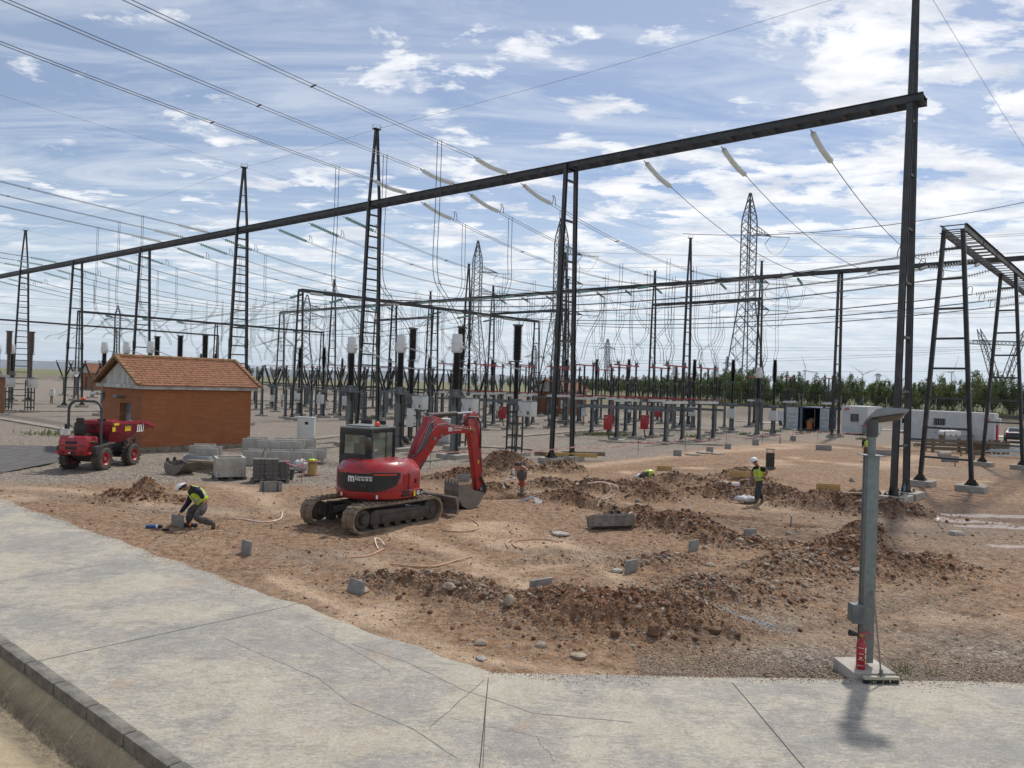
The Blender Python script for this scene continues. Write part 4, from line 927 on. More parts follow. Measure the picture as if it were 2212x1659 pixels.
# circuit breakers: bulging upper chamber on thin column
def make_cb():
    e = empty('circuit_breaker', cat='circuit breaker'); footing((0, 0, 0), 1.2, 1.2, .2, e); hpost(e, 0, 0, .2, 2.6, .34)
    MB().box((0, 0, 2.75), (.8, .5, .28)).done('mechanism_box', STEEL_L, e)
    MB().ribs((0, 0, 2.9), (0, 0, 4.9), .10, .15, 22, 10).done('lower_insulator', BLK, e, smooth=True)
    pr = []
    for i in range(20):
        u = i / 20; r = .15 + .07 * math.sin(math.pi * u); pr += [(r * .75, u * 2.1), (r * 1.2, u * 2.1 + .05), (r * .75, u * 2.1 + .09)]
    MB().lathe(pr, (0, 0, 5.05), (0, 0, 1), 12).done('chamber', BLK, e, smooth=True)
    MB().lathe([(.12, 0), (.2, .03), (.2, .1), (.12, .14)], (0, 0, 4.9), (0, 0, 1), 10).done('flange', STEEL_L, e); MB().lathe([(.12, 0), (.18, .03), (.18, .12), (.0, .14)], (0, 0, 7.12), (0, 0, 1), 10).done('flange', STEEL_L, e)
    MB().box((.1, -.35, 1.9), (.75, .4, .95)).done('cabinet', CAB, e, bevel=.02)
    return e
CB = Kind(make_cb())
for s in (20.4, 24.6, 28.8, 36.7, 41, 45.3, 53, 57.2, 61.4, 69.2, 73.3, 77.5, 85, 89.3): CB.put(W(s, 37.3), RB)
for s in (53, 57.2, 61.4): CB.put(W(s, 13.5), RB)
for s in (101, 105.5): CB.put(W(s, 24), RB)
for o in CB.all: tag(o, None, 'circuit breaker', 'circuit breakers with bulging chambers')
orders(CB.all, ('circuit breaker with bulging black chamber on thin column', ''), 'from the left')
def make_pi():
    e = empty('post_insulator', cat='post insulator'); footing((0, 0, 0), .9, .9, .16, e); hpost(e, 0, 0, .16, 2.8, .2)
    insul2(e, (0, 0, 2.85), (0, 0, 5.0), .075, .11, 8, 10); MB().box((0, 0, 5.1), (.3, .1, .16)).done('clamp', STEEL_L, e); return e
PI = Kind(make_pi())
for s in (36.7, 41, 45.3, 53, 57.2, 61.4, 69.2, 73.3, 77.5, 85, 89.3, 93.5):
    for tt in (9.5, 15.5, 34.5): PI.put(W(s, tt), RB)
for s in (20.4, 24.6, 28.8, 36.7, 41, 45.3, 53, 57.2): PI.put(W(s, 44.3), RB)
for o in PI.all: tag(o, None, 'post insulator', 'single black post insulators')
orders(PI.all, ('single upright black insulator on a thin steel post', ''), 'from the left')
# thin horizontal busbars
for s, t0, t1, nm in ((53, 14, 33, 'right'), (57.2, 14, 33, 'middle'), (61.4, 14, 33, 'left')):
    p0, p1 = W(s, t0, 5.5), W(s, t1, 5.5); tag(MB().bar(Vector((0, 0, 0)), p1 - p0, .05).done('busbar', STEEL_L, None, p0), 'thin straight tube bus over the V-shaped switches, %s phase' % nm, 'busbar', 'tube busbars')
for k, (s0, s1, tt) in enumerate(((52, 63, 22), (68, 79, 22), (36, 46, 29), (84, 95, 26), (20, 30, 29))):
    p0, p1 = W(s0, tt, 2.85), W(s1, tt, 2.85); tag(MB().bar(Vector((0, 0, 0)), p1 - p0, .12, .16).done('cross_beam', STEEL_L, None, p0), '%s low horizontal steel beam deep in the switchyard, counted from the left' % ordn([3, 1, 4, 0, 2][k] if False else k), 'cross beam', 'deep yard cross beams')
# white control cabinets
def make_cab(w_, d, h, legs=0.):
    e = empty('control_cabinet', cat='control cabinet')
    if legs: hpost(e, -w_ * .3, .1, 0, legs + .3, .1, flare=False); MB().tube([(w_ * .1, 0, legs + .02), (w_ * .1, .02, 0)], .03, 5).tube([(0, 0, legs + .02), (.02, .02, 0)], .03, 5).done('cable', DARK, e)
    else: footing((0, 0, 0), w_ * 1.2, d * 1.35, .2, e)
    z = legs or .2
    b_ = MB().box((0, 0, z + h / 2), (w_, d, h)).done('box', CAB, e, bevel=.015); MB().box((0, 0, z + h + .02), (w_ * 1.06, d * 1.1, .04)).done('roof', CAB, e, bevel=.01)
    MB().box((0, -d / 2 - .008, z + h / 2), (w_ * .9, .016, h * .94)).done('door', CAB, e, bevel=.006); MB().box((w_ * .05, -d / 2 - .022, z + h * .78), (w_ * .2, .01, h * .12)).box((-w_ * .36, -d / 2 - .022, z + h * .3), (.02, .012, .03)).done('plate', DARK, e)
    return e
cabA = Kind(make_cab(1.0, .75, 1.45)); 
cabA.put(G(661, 961), .12, 'large white control cabinet on a concrete base between brick hut and excavator', 'large white control cabinets'); cabA.put(G(962, 960), -.5, 'large white control cabinet seen under the raised excavator boom', 'large white control cabinets')
cabB = Kind(make_cab(.5, .4, .75, .95))
for px, py, nm in ((588, 884, 'nearest the hut, right of its wall'), (610, 880, 'second to the right of the brick hut'), (672, 882, 'above the large white cabinet'), (858, 893, 'left of the middle transformer post'), (826, 892, 'behind the left transformer post'), (1260, 918, 'in front of the far brick hut'), (1330, 917, 'behind the left red cabinet'), (1075, 905, 'left of the portal leg near the red cabinet'), (1010, 900, 'behind the right transformer'), (112, 872, 'left edge, by the tan columns')): 
    cabB.put(G(px, py), rnd.uniform(-.3, .5), 'small white control cabinet on a post, ' + nm, 'small post-mounted cabinets')
nb = MB(); e = empty('junction_cabinet', G(884, 962), .1, 'tall narrow white box strapped to the middle transformer post', 'cabinet'); MB().box((0, 0, 1.75), (.42, .32, 1.15)).done('box', WHITE, e, bevel=.02); MB().box((0, 0, 2.34), (.46, .36, .03)).done('lid', WHITE, e); hpost(e, -.1, .2, 0, 1.4, .08, 'post', DARK, False)
for i, (px, py) in enumerate(((905, 945), (1135, 915), (1193, 925))):
    p = G(px, py); e = empty('ladder_post', p, RB, 'slim steel equipment stand with a small box, %s' % ['behind the excavator boom', 'left of the tall ladder mast', 'right beside the tall ladder mast'][i], 'equipment stand')
    hpost(e, 0, 0, 0, 1.9, .12); MB().box((0, 0, 2.0), (.8, .3, .25)).done('tray', STEEL_L, e); MB().box((-.15, -.12, 1.1), (.22, .16, .4)).done('box', CAB, e)
# cable trench covers: long thin concrete strips
TR = mat('trench_cover', (.30, .26, .215), .95, 0, .35, 1.5, .5, 25)
for i, (a_, b_, wd, nm) in enumerate([((560, 962), (760, 940), .7, 'behind the concrete troughs'), ((760, 940), (860, 928), .6, 'left of the cab'), ((1095, 945), (1310, 928), .7, 'left of the switch posts'), ((1310, 955), (1560, 962), .5, 'in front of the switch posts'), ((905, 960), (1150, 972), .6, 'behind the excavator boom'), ((0, 889), (220, 889), .8, 'behind the dumper'), ((0, 905), (180, 935), .8, 'slanting, left of the dumper'), ((560, 884), (1000, 880), .8, 'deep in the yard'), ((400, 866), (900, 866), .9, 'far in the yard'), ((1380, 925), (1550, 930), .7, 'behind the switches'), ((0, 873), (215, 873), .9, 'far left')]):
    p, q = G(*a_), G(*b_); e = MB().bar(Vector((0, 0, .04)), q - p + Vector((0, 0, .04)), wd, .10).done('trench_cover', TR, None, p); tag(e, 'long low concrete cable trench cover ' + nm, 'trench cover', 'cable trench covers')
# ------------------------------------------------------------------ brick huts
def brickmat(name, c1, c2, mc):
    m, b = begin(name); tcn = nt.nodes.new('ShaderNodeTexCoord'); sp = nt.nodes.new('ShaderNodeSeparateXYZ'); nt.links.new(tcn.outputs['Object'], sp.inputs[0])
    cb = nt.nodes.new('ShaderNodeCombineXYZ'); nt.links.new(M('ADD', sp.outputs[0], sp.outputs[1]), cb.inputs[0]); nt.links.new(sp.outputs[2], cb.inputs[1])
    br = nt.nodes.new('ShaderNodeTexBrick'); nt.links.new(cb.outputs[0], br.inputs['Vector']); br.inputs['Scale'].default_value = 1; br.inputs['Brick Width'].default_value = .25; br.inputs['Row Height'].default_value = .062
    br.inputs['Mortar Size'].default_value = .006; br.inputs['Color1'].default_value = (*c1, 1); br.inputs['Color2'].default_value = (*c2, 1); br.inputs['Mortar'].default_value = (*mc, 1)
    st = nt.nodes.new('ShaderNodeMapping'); st.inputs['Scale'].default_value = (.5, .5, 9); nt.links.new(tcn.outputs['Object'], st.inputs[0])
    base = mixc(M('MULTIPLY', ramp(noise(st.outputs[0], 1.6, 6, .7), (.50, 0), (.60, 1)), .7), br.outputs[0], mixc(.45, mc, c1))
    base = mixc(ramp(noise(tcn.outputs['Object'], .9, 5, .6), (.3, .35), (.7, 0)), base, tuple(q * .6 for q in c1))
    nt.links.new(base, b.inputs['Base Color']); b.inputs['Roughness'].default_value = .85
    bn = nt.nodes.new('ShaderNodeBump'); bn.inputs['Strength'].default_value = .7; bn.inputs['Distance'].default_value = .01; bn.invert = True; nt.links.new(br.outputs['Fac'], bn.inputs['Height']); nt.links.new(bn.outputs[0], b.inputs['Normal'])
    return m
BRICK = brickmat('orange_brick', (.33, .098, .030), (.26, .072, .024), (.46, .24, .12))
RENDER = mat('white_render', (.52, .51, .47), .9, 0, .3, 1.6, .2, 20, col2=(.30, .29, .26), stretch=(1, 1, .35))
TILE = mat('roof_tile', (.27, .11, .052), .85, 0, .4, 5, .4, 30, col2=(.15, .07, .036), v2=.35)
RIDGE = mat('ridge_tile', (.28, .12, .06), .9, 0, .5, 3, .4, 30, col2=(.16, .12, .055), v2=.35)
DOORG = mat('grey_door', (.27, .30, .33), .5, .1, .15, 2)
YEL = mat('yellow_sign', (.72, .50, .02), .5); SIGNW = mat('sign_white', (.72, .72, .70), .5); SIGNB = mat('sign_black', (.02, .025, .03), .5)
LX, LY, WH = 6.0, 5.1, 3.25
def make_hut(full=True):
    e = empty('brick_hut', cat='building')
    wl = MB(); t = .3; y0, y1, dz = 1.35, 2.75, 2.45
    wl.box((LX / 2, t / 2, WH / 2 + .1), (LX, t, WH - .2)).box((LX / 2, LY - t / 2, WH / 2 + .1), (LX, t, WH - .2)).box((LX - t / 2, LY / 2, WH / 2 + .1), (t, LY - 2 * t, WH - .2))
    wl.box((t / 2, (t + y0) / 2, WH / 2 + .1), (t, y0 - t, WH - .2)).box((t / 2, (y1 + LY - t) / 2, WH / 2 + .1), (t, LY - t - y1, WH - .2)).box((t / 2, (y0 + y1) / 2, (WH + dz) / 2 + .0), (t, y1 - y0, WH - dz))
    wl.done('wall', BRICK, e)
    MB().box((LX / 2, LY / 2, .05), (LX + .16, LY + .16, .42)).done('plinth', CONC_D, e)
    d = MB().box((t + .04, (y0 + y1) / 2, 1.28), (.06, y1 - y0, 2.35)).done('door', DOORG, e)
    m_ = MB()
    for k in range(9): m_.box((t - .005, (y0 + y1) / 2, 1.9 + k * .065), (.03, y1 - y0 - .1, .03))
    m_.done('louvre', STEEL_L, d); MB().box((t - .02, 1.5, 1.2), (.05, .03, .14)).done('handle', STEEL_L, d)
    m_ = MB().prism([(-.13, 0), (.13, 0), (0, .23)], lambda a_, b_, c_: Vector((t - .012 + c_, 1.75 + a_, 1.35 + b_)), -.004, .004).box((t - .012, 1.75, 1.22), (.008, .26, .16)); m_.done('warning_sign', YEL, d)
    MB().box((LX / 2, LY / 2, WH + .08), (LX + .5, LY + .5, .2)).done('eave_band', RENDER, e, bevel=.01)
    for x, nm in ((.02, 'gable'), (LX - .02, 'gable')):
        MB().prism([(-.2, WH + .18), (LY + .2, WH + .18), (LY / 2, WH + 1.5)], lambda a_, b_, c_, x=x: Vector((x + c_, a_, b_)), -.1, .1).done(nm, RENDER, e)
    rz0, rz1, ov = WH + .16, WH + 1.62, .36
    for sg in (0, 1):
        m_ = MB(); rows = 13; per = .245; nc = int((LX + 2 * ov) / per * 6); ye = -ov if sg == 0 else LY + ov
        for i in range(rows):
            u0, u1 = i / rows, (i + 1) / rows + .012; vs = []
            for j in range(nc + 1):
                x = -ov + (LX + 2 * ov) * j / nc; wv = .028 * abs(math.sin(math.pi * x / per)) ** .8
                for u, l in ((u0, .035), (u1, .0)): vs.append((x, ye + (LY / 2 - ye) * u, rz0 + (rz1 - rz0) * u + wv + l))
                vs.append((x, ye + (LY / 2 - ye) * u0, rz0 + (rz1 - rz0) * u0 + wv - .02))
            m_.add(vs, [(3 * j, 3 * j + 3, 3 * j + 4, 3 * j + 1) for j in range(nc)] + [(3 * j + 2, 3 * j + 5, 3 * j + 3, 3 * j) for j in range(nc)])
        m_.done('roof', TILE, e, fix=False)
    m_ = MB()
    for i in range(18):
        x = -ov + (LX + 2 * ov) * (i + .5) / 18; m_.tube([(x - .21, LY / 2, rz1 + .02), (x + .2, LY / 2, rz1 + .035)], [.12, .135], 8)
    m_.done('ridge_tiles', RIDGE, e)
    for x in (-ov, LX + ov):
        m_ = MB()
        for ye in (-ov, LY + ov):
            for i in range(10):
                u = (i + .5) / 10; c = Vector((x, ye + (LY / 2 - ye) * u, rz0 + (rz1 - rz0) * u + .03)); dv = Vector((0, LY / 2 - ye, rz1 - rz0)) / 10
                m_.bar(c - dv * .52 + Vector((0, 0, .03)), c + dv * .5, .2, .15)
        m_.done('verge_tiles', RIDGE, e)
    return e
HUT = make_hut(); c0 = G(304.3, 978); HUT.location = c0; HUT.rotation_euler[2] = math.atan2(.76, .65)
tag(HUT, 'near orange brick hut with tiled gable roof and white eaves behind the red dumper', 'building')
hutX = Vector((.65, .76, 0)).normalized(); hutY = Vector((-hutX.y, hutX.x, 0))
def hp(x, y, z): return c0 + hutX * x + hutY * y + Vector((0, 0, z))
for px, Y, sc, nm in ((1213, 101, 1.0, 'distant brick hut with tiled roof behind the tall ladder mast, in front of the orchard'), (196, 150, 1.1, 'distant brick hut seen between steel posts left of the near hut')):
    p = At(px, 850, Y); o = copy_tree(HUT, Vector((p.x, p.y, 0)), math.atan2(.76, .65), nm, None, sc)
p = G(9, 897); e = empty('brick_kiosk', p, math.atan2(.76, .65) , 'flat-roofed brick building cut off by the left edge', 'building')
MB().box((-2.5, 1.8, 1.6), (5, 3.6, 3.3)).done('wall', mat('brown_brick', (.23, .115, .065), .9, 0, .2, 5, .3, 30), e); MB().box((-2.5, 1.8, 3.36), (5.5, 4.1, .22)).done('roof_slab', RENDER, e); MB().box((-2.5, 1.8, .0), (5.6, 4.2, .3)).done('plinth', CONC_L, e)
# small things on the hut: lamp, camera, sign, floodlight
e = empty('wall_lamp', hp(0, 2.2, 2.75), HUT.rotation_euler[2], 'grey floodlight fixed above the hut door', 'lamp'); MB().bar((0, 0, 0), (-.22, 0, .05), .05).done('arm', STEEL_L, e); MB().box((-.34, 0, .02), (.34, .46, .12), 0, Matrix.Rotation(.25, 3, 'Y')).done('housing', STEEL_L, e, bevel=.02)
e = empty('security_camera', hp(0, 4.85, 2.85), HUT.rotation_euler[2], 'white security camera on a bracket at the left corner of the hut', 'camera'); MB().bar((0, 0, 0), (-.32, 0, -.05), .05).bar((-.05, 0, .12), (-.05, 0, -.3), .09).done('bracket', STEEL_L, e); MB().lathe([(.0, 0), (.09, .01), (.09, .36), (.10, .37), (.10, .42)], (-.32, .08, .0), (-.5, .85, -.02), 10).done('housing', WHITE, e, smooth=True); MB().tube([(-.03, 0, -.25), (-.12, .05, -.5), (-.05, .1, -.55)], .015, 5).done('cable', DARK, e)
e = empty('wall_sign', hp(-.02, 1.0, 1.42), HUT.rotation_euler[2], 'small black and white name plate on the hut wall right of the door', 'sign'); MB().box((0, 0, 0), (.03, .78, .36)).done('plate', SIGNB, e); MB().box((-.02, .2, 0), (.012, .36, .34)).done('panel', SIGNW, e)
for k, t_ in enumerate(('T1', 'NUMANCIA', 'F1')): text(t_, .075, 'lettering', SIGNW, e, lambda x, y, k=k: Vector((-.022, -.05 - x, .10 - .1 * k + y)), align='LEFT')
text('enagas', .07, 'lettering', SIGNB, e, lambda x, y: Vector((-.030, .2 - x, y)))
e = empty('horn_speaker', At(158, 806, 62), .2, 'white horn loudspeaker on the mast left of the hut roof', 'loudspeaker'); MB().lathe([(.08, -.3), (.09, -.1), (.14, .05), (.26, .3), (.28, .33), (.24, .3), (.08, .0)], (0, 0, 0), (1, -.5, 0), 12).done('horn', WHITE, e, smooth=True)

# ------------------------------------------------------------------ site containers, vans and car
RC = math.atan2(AX.y, AX.x)      # local x of a container runs left along AX, local y away along BX
def corr(w_, h_, fn, name, mt, parent, n=22, dp=.035):
    """corrugated panel; fn(u, w, d) -> point, u along, w up, d depth"""
    m_ = MB(); xs = []
    for i in range(n): x = w_ * i / n; q = w_ / n; xs += [(x, 0), (x + q * .3, 0), (x + q * .5, dp), (x + q * .8, dp)]
    xs.append((w_, 0)); vs = []
    for x, d in xs: vs += [fn(x, 0, d), fn(x, h_, d)]
    m_.add(vs, [(2 * i, 2 * i + 2, 2 * i + 3, 2 * i + 1) for i in range(len(xs) - 1)]); return m_.done(name, mt, parent)
NAVY = mat('navy_paint', (.022, .035, .11), .5, 0, .2, 2); CWHITE = mat('container_door_paint', (.50, .52, .52), .5, 0, .2, 2); CAB_P = mat('cabin_panel', (.60, .61, .60), .5, 0, .12, 1.2); REDS = mat('red_sign', (.55, .03, .04), .5)
K1 = Vector((33.9, 81, 0)); e = empty('storage_container', K1, RC, 'dark blue storage container with both pale doors swung open and cables inside', 'container')
corr(6, 2.45, lambda u, w, d: Vector((0 + d, u, w + .1)), 'side_wall', NAVY, e); corr(6, 2.45, lambda u, w, d: Vector((2.44 - d, u, w + .1)), 'side_wall', NAVY, e); corr(2.4, 2.45, lambda u, w, d: Vector((u, 5.98 - d, w + .1)), 'back_wall', NAVY, e, 9)
MB().box((1.22, 3, 2.58), (2.44, 6, .06)).done('roof', NAVY, e); MB().box((1.22, 3, .1), (2.44, 6, .16)).done('floor', mat('plywood_floor', (.10, .07, .045), .9), e)
MB().box((.04, .04, 1.3), (.09, .1, 2.6)).box((2.40, .04, 1.3), (.09, .1, 2.6)).box((1.22, .04, 2.55), (2.44, .1, .13)).box((1.22, .04, .06), (2.44, .1, .14)).done('door_frame', NAVY, e)
for nm, x0, dx, dy in (('door', 2.44, 1.18, -.05), ('door', 0, -1.0, -.55)):
    p0 = Vector((x0, -.05, 0)); p1 = p0 + Vector((dx, dy, 0)); d = corr(2.3, 1.15, lambda u, w, q, p0=p0, p1=p1: p0.lerp(p1, .04 + w / 1.25) + Vector((0, -.02 - q, .17 + u)), nm, CWHITE, e, 5)
    MB().bar(p0 + Vector((0, 0, .1)), p0 + Vector((0, 0, 2.55)), .08).bar(p1 + Vector((0, 0, .1)), p1 + Vector((0, 0, 2.55)), .08).bar(p0 + Vector((0, 0, .14)), p1 + Vector((0, 0, .14)), .07).bar(p0 + Vector((0, 0, 2.52)), p1 + Vector((0, 0, 2.52)), .07).done('door_edge', CWHITE, d)
e2 = empty('cable_reel', K1 + AX * 1.35 + BX * .7 + Vector((0, 0, .18)), RC, 'orange cable reel standing inside the open storage container', 'cable reel'); MB().lathe([(.32, .0), (.32, .65)], (0, 0, .06), (0, 0, 1), 14).done('wound_cable', mat('orange_cable', (.62, .20, .05), .6), e2); MB().lathe([(.48, 0), (.48, .06)], (0, 0, 0), (0, 0, 1), 16).lathe([(.48, 0), (.48, .06)], (0, 0, .72), (0, 0, 1), 16).done('flange', mat('reel_wood', (.36, .24, .13), .9), e2)
e2 = MB().box((0, 0, .12), (.8, .5, .22)).box((.1, .1, .3), (.4, .3, .2)).done('tool_bag', mat('canvas', (.35, .22, .12), .9), None, K1 + AX * 1.3 + BX * .9 + Vector((0, 0, .96)), bevel=.04); tag(e2, 'brown bag lying on the cable reel in the container', 'bag')
BARS = mat('window_bar', (.55, .56, .56), .5)
def cabin(K, wx, wy, h, label, win, sign, gap=.16):
    e = empty('site_cabin', K, RC, label, 'site cabin'); MB().box((wx / 2, wy / 2, h / 2 + gap), (wx, wy, h - .1)).done('wall', CAB_P, e)
    for z in (gap + .04, gap + h - .04): MB().box((wx / 2, wy / 2, z), (wx + .06, wy + .06, .16)).done('frame', WHITE, e)
    m_ = MB()
    for x in (0, wx):
        for y in (0, wy): m_.box((x, y, h / 2 + gap), (.16, .16, h))
    m_.done('corner_post', WHITE, e)
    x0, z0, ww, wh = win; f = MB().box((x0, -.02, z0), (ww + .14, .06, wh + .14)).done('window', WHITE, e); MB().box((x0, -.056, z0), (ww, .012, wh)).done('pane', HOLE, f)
    m_ = MB()
    for k in range(7): m_.box((x0 - ww / 2 + ww * (k + .5) / 7, -.09, z0), (.022, .02, wh + .1))
    m_.box((x0, -.09, z0 + wh / 2), (ww + .1, .02, .03)).box((x0, -.09, z0 - wh / 2), (ww + .1, .02, .03)); m_.done('window_bars', BARS, f)
    sg = MB().box((sign[0], -.065, sign[1]), (.42, .02, .24)).done('sign', REDS, e); text('Balat', .17, 'lettering', SIGNW, sg, lambda x, y: Vector((sign[0] - x, -.078, sign[1] + y)))
    m_ = MB()
    for k in range(int(wx / .6)): m_.box((.3 + k * .6, -.006, h / 2 + gap), (.012, .012, h - .3))
    m_.done('panel_joint', CAB, e); return e
c1_ = cabin(Vector((36.9, 76.6, 0)), 2.44, 6, 2.75, 'small white site cabin with one barred window right of the storage container', (1.22, 1.75, .85, .85), (2.0, 2.62))
c2_ = cabin(Vector((44.2, 67.6, 0)), 7.2, 2.44, 2.65, 'long white site cabin behind the steel racks with a diagonal-barred window', (4.4, 1.7, 1.0, .95), (.6, 2.25))
MB().box((-.25, .7, 2.1), (.35, .8, .6)).done('air_conditioner', CAB, c2_, bevel=.02); MB().box((-.09, 1.8, 1.3), (.08, .9, 2.1)).done('door', REDS, c2_)
e = empty('wheelie_bin', K1 + Vector((2.9, -4.6, 0)), .2, 'grey litter bin with a red lid at the corner of the small cabin', 'bin'); MB().prism([(-.28, 0), (.28, 0), (.36, .95), (-.36, .95)], lambda a_, b_, c_: Vector((a_, c_, b_)), -.3, .3).done('body', mat('bin_grey', (.28, .29, .29), .6), e, bevel=.03); MB().box((0, 0, 1.0), (.78, .7, .09)).done('lid', REDS, e, bevel=.02)
def make_car(col, van=False):
    e = empty('parked_van' if van else 'parked_car', cat='van' if van else 'car')
    prof = [(-2.1, .30), (-2.15, .75), (-2.08, 1.05), (-1.95, 1.78), (-.9, 1.86), (.5, 1.84), (.95, 1.55), (1.35, 1.12), (2.0, .98), (2.15, .7), (2.12, .3)] if van else [(-2.12, .32), (-2.18, .62), (-2.1, .98), (-1.75, 1.08), (-1.25, 1.40), (-.5, 1.48), (.25, 1.44), (.95, 1.05), (1.8, .90), (2.12, .66), (2.15, .32)]
    m_ = MB(); n = len(prof); secs = [(-.88, .90, .0), (-.91, 1, .04), (-.66 if not van else -.78, 1.0, 1), (.66 if not van else .78, 1.0, 1), (.91, 1, .04), (.88, .9, .0)]
    # cross-sections: lower body full width, greenhouse tucked in
    def P(a_, z, y):
        tuck = max(0, (z - .95)) * (.38 if not van else .14); yy = y * (1 - tuck / .9) if abs(y) > .5 else y; return Vector((a_, yy, z))
    vs = []
    for y, kx, _ in [(-.86, .985, 0), (-.90, 1, 0), (0, 1.012, 0), (.90, 1, 0), (.86, .985, 0)]:
        vs += [P(a_ * kx, z if abs(y) < .88 or z < 1 else z - .03, y) for a_, z in prof]
    fs = [tuple(range(n)), tuple(range(4 * n, 5 * n))[::-1]]
    for k in range(4): fs += [(k * n + i, (k + 1) * n + i, (k + 1) * n + (i + 1) % n, k * n + (i + 1) % n) for i in range(n)]
    m_.add(vs, fs); m_.done('body', col, e, bevel=.035)
    G_ = mat('car_glass', (.02, .025, .03), .05, 0, spec=.8)
    def sidew(y):
        pl = [(-1.72, 1.12), (-1.3, 1.36), (-.5, 1.42), (.2, 1.38), (.75, 1.08)] if not van else [(.1, 1.15), (.1, 1.68), (.5, 1.66), (1.1, 1.15)]
        return MB().prism(pl, lambda a_, b_, c_: P(a_, b_, y) + Vector((0, c_ + math.copysign(.012, y), 0)), -.01, .01).done('side_window', G_, e)
    sidew(-.9); sidew(.9)
    if van: MB().prism([(-.6, 1.25), (.6, 1.25), (.55, 1.68), (-.55, 1.68)], lambda a_, b_, c_: Vector((-2.06 + (b_ - 1.05) * .17 + c_ - .012, a_, b_)), -.01, .01).done('rear_window', G_, e); MB().prism([(-.72, 1.2), (.72, 1.2), (.62, 1.66), (-.62, 1.66)], lambda a_, b_, c_: Vector((1.31 - (b_ - 1.15) * .85 + c_, a_, b_ + .03)), 0, .02).done('windscreen', G_, e)
    else: MB().prism([(-.66, 1.10), (.66, 1.10), (.56, 1.37), (-.56, 1.37)], lambda a_, b_, c_: Vector((-1.75 + (b_ - 1.08) * 1.55 + c_, a_, b_ + .02)), -.03, -.01).done('rear_window', G_, e); MB().prism([(-.7, 1.1), (.7, 1.1), (.58, 1.4), (-.58, 1.4)], lambda a_, b_, c_: Vector((.92 - (b_ - 1.05) * 1.7 + c_, a_, b_ + .03)), 0, .02).done('windscreen', G_, e)
    for x in (-1.32, 1.32):
        for y in (-.82, .82):
            w_ = MB().lathe([(.2, -.05), (.21, -.1), (.31, -.1), (.325, -.05), (.325, .05), (.31, .1), (.21, .1), (.2, .05)], (x, y, .325), (0, 1, 0), 18).done('wheel', RUB, e, smooth=True); MB().lathe([(.0, -.07), (.21, -.085), (.21, .085), (0, .07)], (x, y, .325), (0, 1, 0), 12).done('rim', STEEL_L, w_)
    for y in (-.7, .7): MB().box((-2.1 if not van else -2.1, y, .9), (.12, .26, .14 if not van else .4)).done('tail_light', mat('tail_red', (.35, .01, .01), .3), e, bevel=.015); MB().box((2.02, y, .78), (.22, .3, .14)).done('headlight', WHITE, e, bevel=.02)
    MB().box((-2.17, 0, .62), (.03, .5, .11)).done('number_plate', SIGNW, e); return e
VAN = make_car(mat('van_white', (.66, .67, .67), .3, 0, coat=.4), True)
p = At(1712, 900, 92); VAN.location = (p.x, p.y, 0); VAN.rotation_euler[2] = math.radians(-80); tag(VAN, 'white van mostly hidden behind the open left container door', 'van', 'white vans')
p = At(1953, 930, 84); copy_tree(VAN, Vector((p.x + .6, p.y, 0)), math.radians(-100), 'white van showing between the small and the long cabin', 'white vans')
CAR = make_car(mat('car_black', (.012, .013, .015), .22, .2, coat=.6)); p = G(2193, 955); CAR.location = p; CAR.rotation_euler[2] = math.radians(58); tag(CAR, 'black hatchback car parked beyond the long cabin at the right edge', 'car')
# timber and steel stock in front of the long cabin
WOOD = mat('weathered_timber', (.20, .155, .11), .9, 0, .4, 5, .4, 30, stretch=(1, 6, 6)); WOODL = mat('fresh_timber', (.48, .32, .13), .85, 0, .25, 5, .3, 30, stretch=(1, 6, 6)); GALV = mat('zinc_steel', (.42, .45, .47), .4, .6, .2, 4)
p = G(2086, 978); e = empty('timber_crate', p, -.12, 'long open timber crate of dark boards in front of the long cabin', 'crate')
for z in (.25, .55, .85): MB().box((0, -.6, z), (5.4, .06, .17)).done('board', WOOD, e); MB().box((0, .6, z), (5.4, .06, .17)).done('board', WOOD, e)
for x in (-2.65, -.2, 2.0, 2.35, 2.65): MB().box((x, -.66, .52), (.22, .07, 1.05)).done('upright', WOOD, e); MB().box((x, .66, .52), (.22, .07, 1.05)).done('upright', WOOD, e)
MB().box((.6, -.72, .4), (1.5, .08, .62)).done('panel', mat('dark_board', (.12, .075, .045), .9, 0, .3, 5), e)
for k in range(9): MB().ribs((-.4 + k * .2, -.25, .72), (-.4 + k * .2, .3, .78), .04, .06, 8, 6).done('stored_insulator', mat('dark_red_glaze', (.10, .02, .015), .3), e)
p = G(2068, 958); e = empty('galvanised_frames', Vector((p.x, p.y, .0)), -.15, 'stack of galvanised steel ladder frames lying behind the timber crate', 'steel frames')
for z in (.9, 1.5): MB().box((0, 0, z), (3.6, .08, .12)).box((0, .7, z), (3.6, .08, .12)).done('rail', GALV, e)
for x in (-1.6, -1.1, -.2, .4, 1.2, 1.65): MB().box((x, .0, 1.2), (.14, .06, .6)).box((x, .7, 1.2), (.14, .06, .6)).done('rung', GALV, e)
MB().box((-1.2, .3, .45), (.2, .9, .9)).box((1.2, .3, .45), (.2, .9, .9)).done('trestle', WOOD, e)
for k in range(3):
    p = At(2046 + k * 11.5, 936, 61.3); e = empty('sheet_roll', p, -.15, '%s of the three white round rolls lying on the galvanised frames' % ['left', 'middle', 'right'][k], 'roll', 'white rolls'); MB().lathe([(.0, 0), (.20, 0), (.21, .02), (.21, 1.4), (.0, 1.42)], (0, -.2, 0), (0, 1, 0), 14).done('roll', SIGNW, e, smooth=True); MB().lathe([(.215, .1), (.215, .3)], (0, -.2, 0), (0, 1, 0), 14).done('band', DARK, e)
rs = random.Random(4)
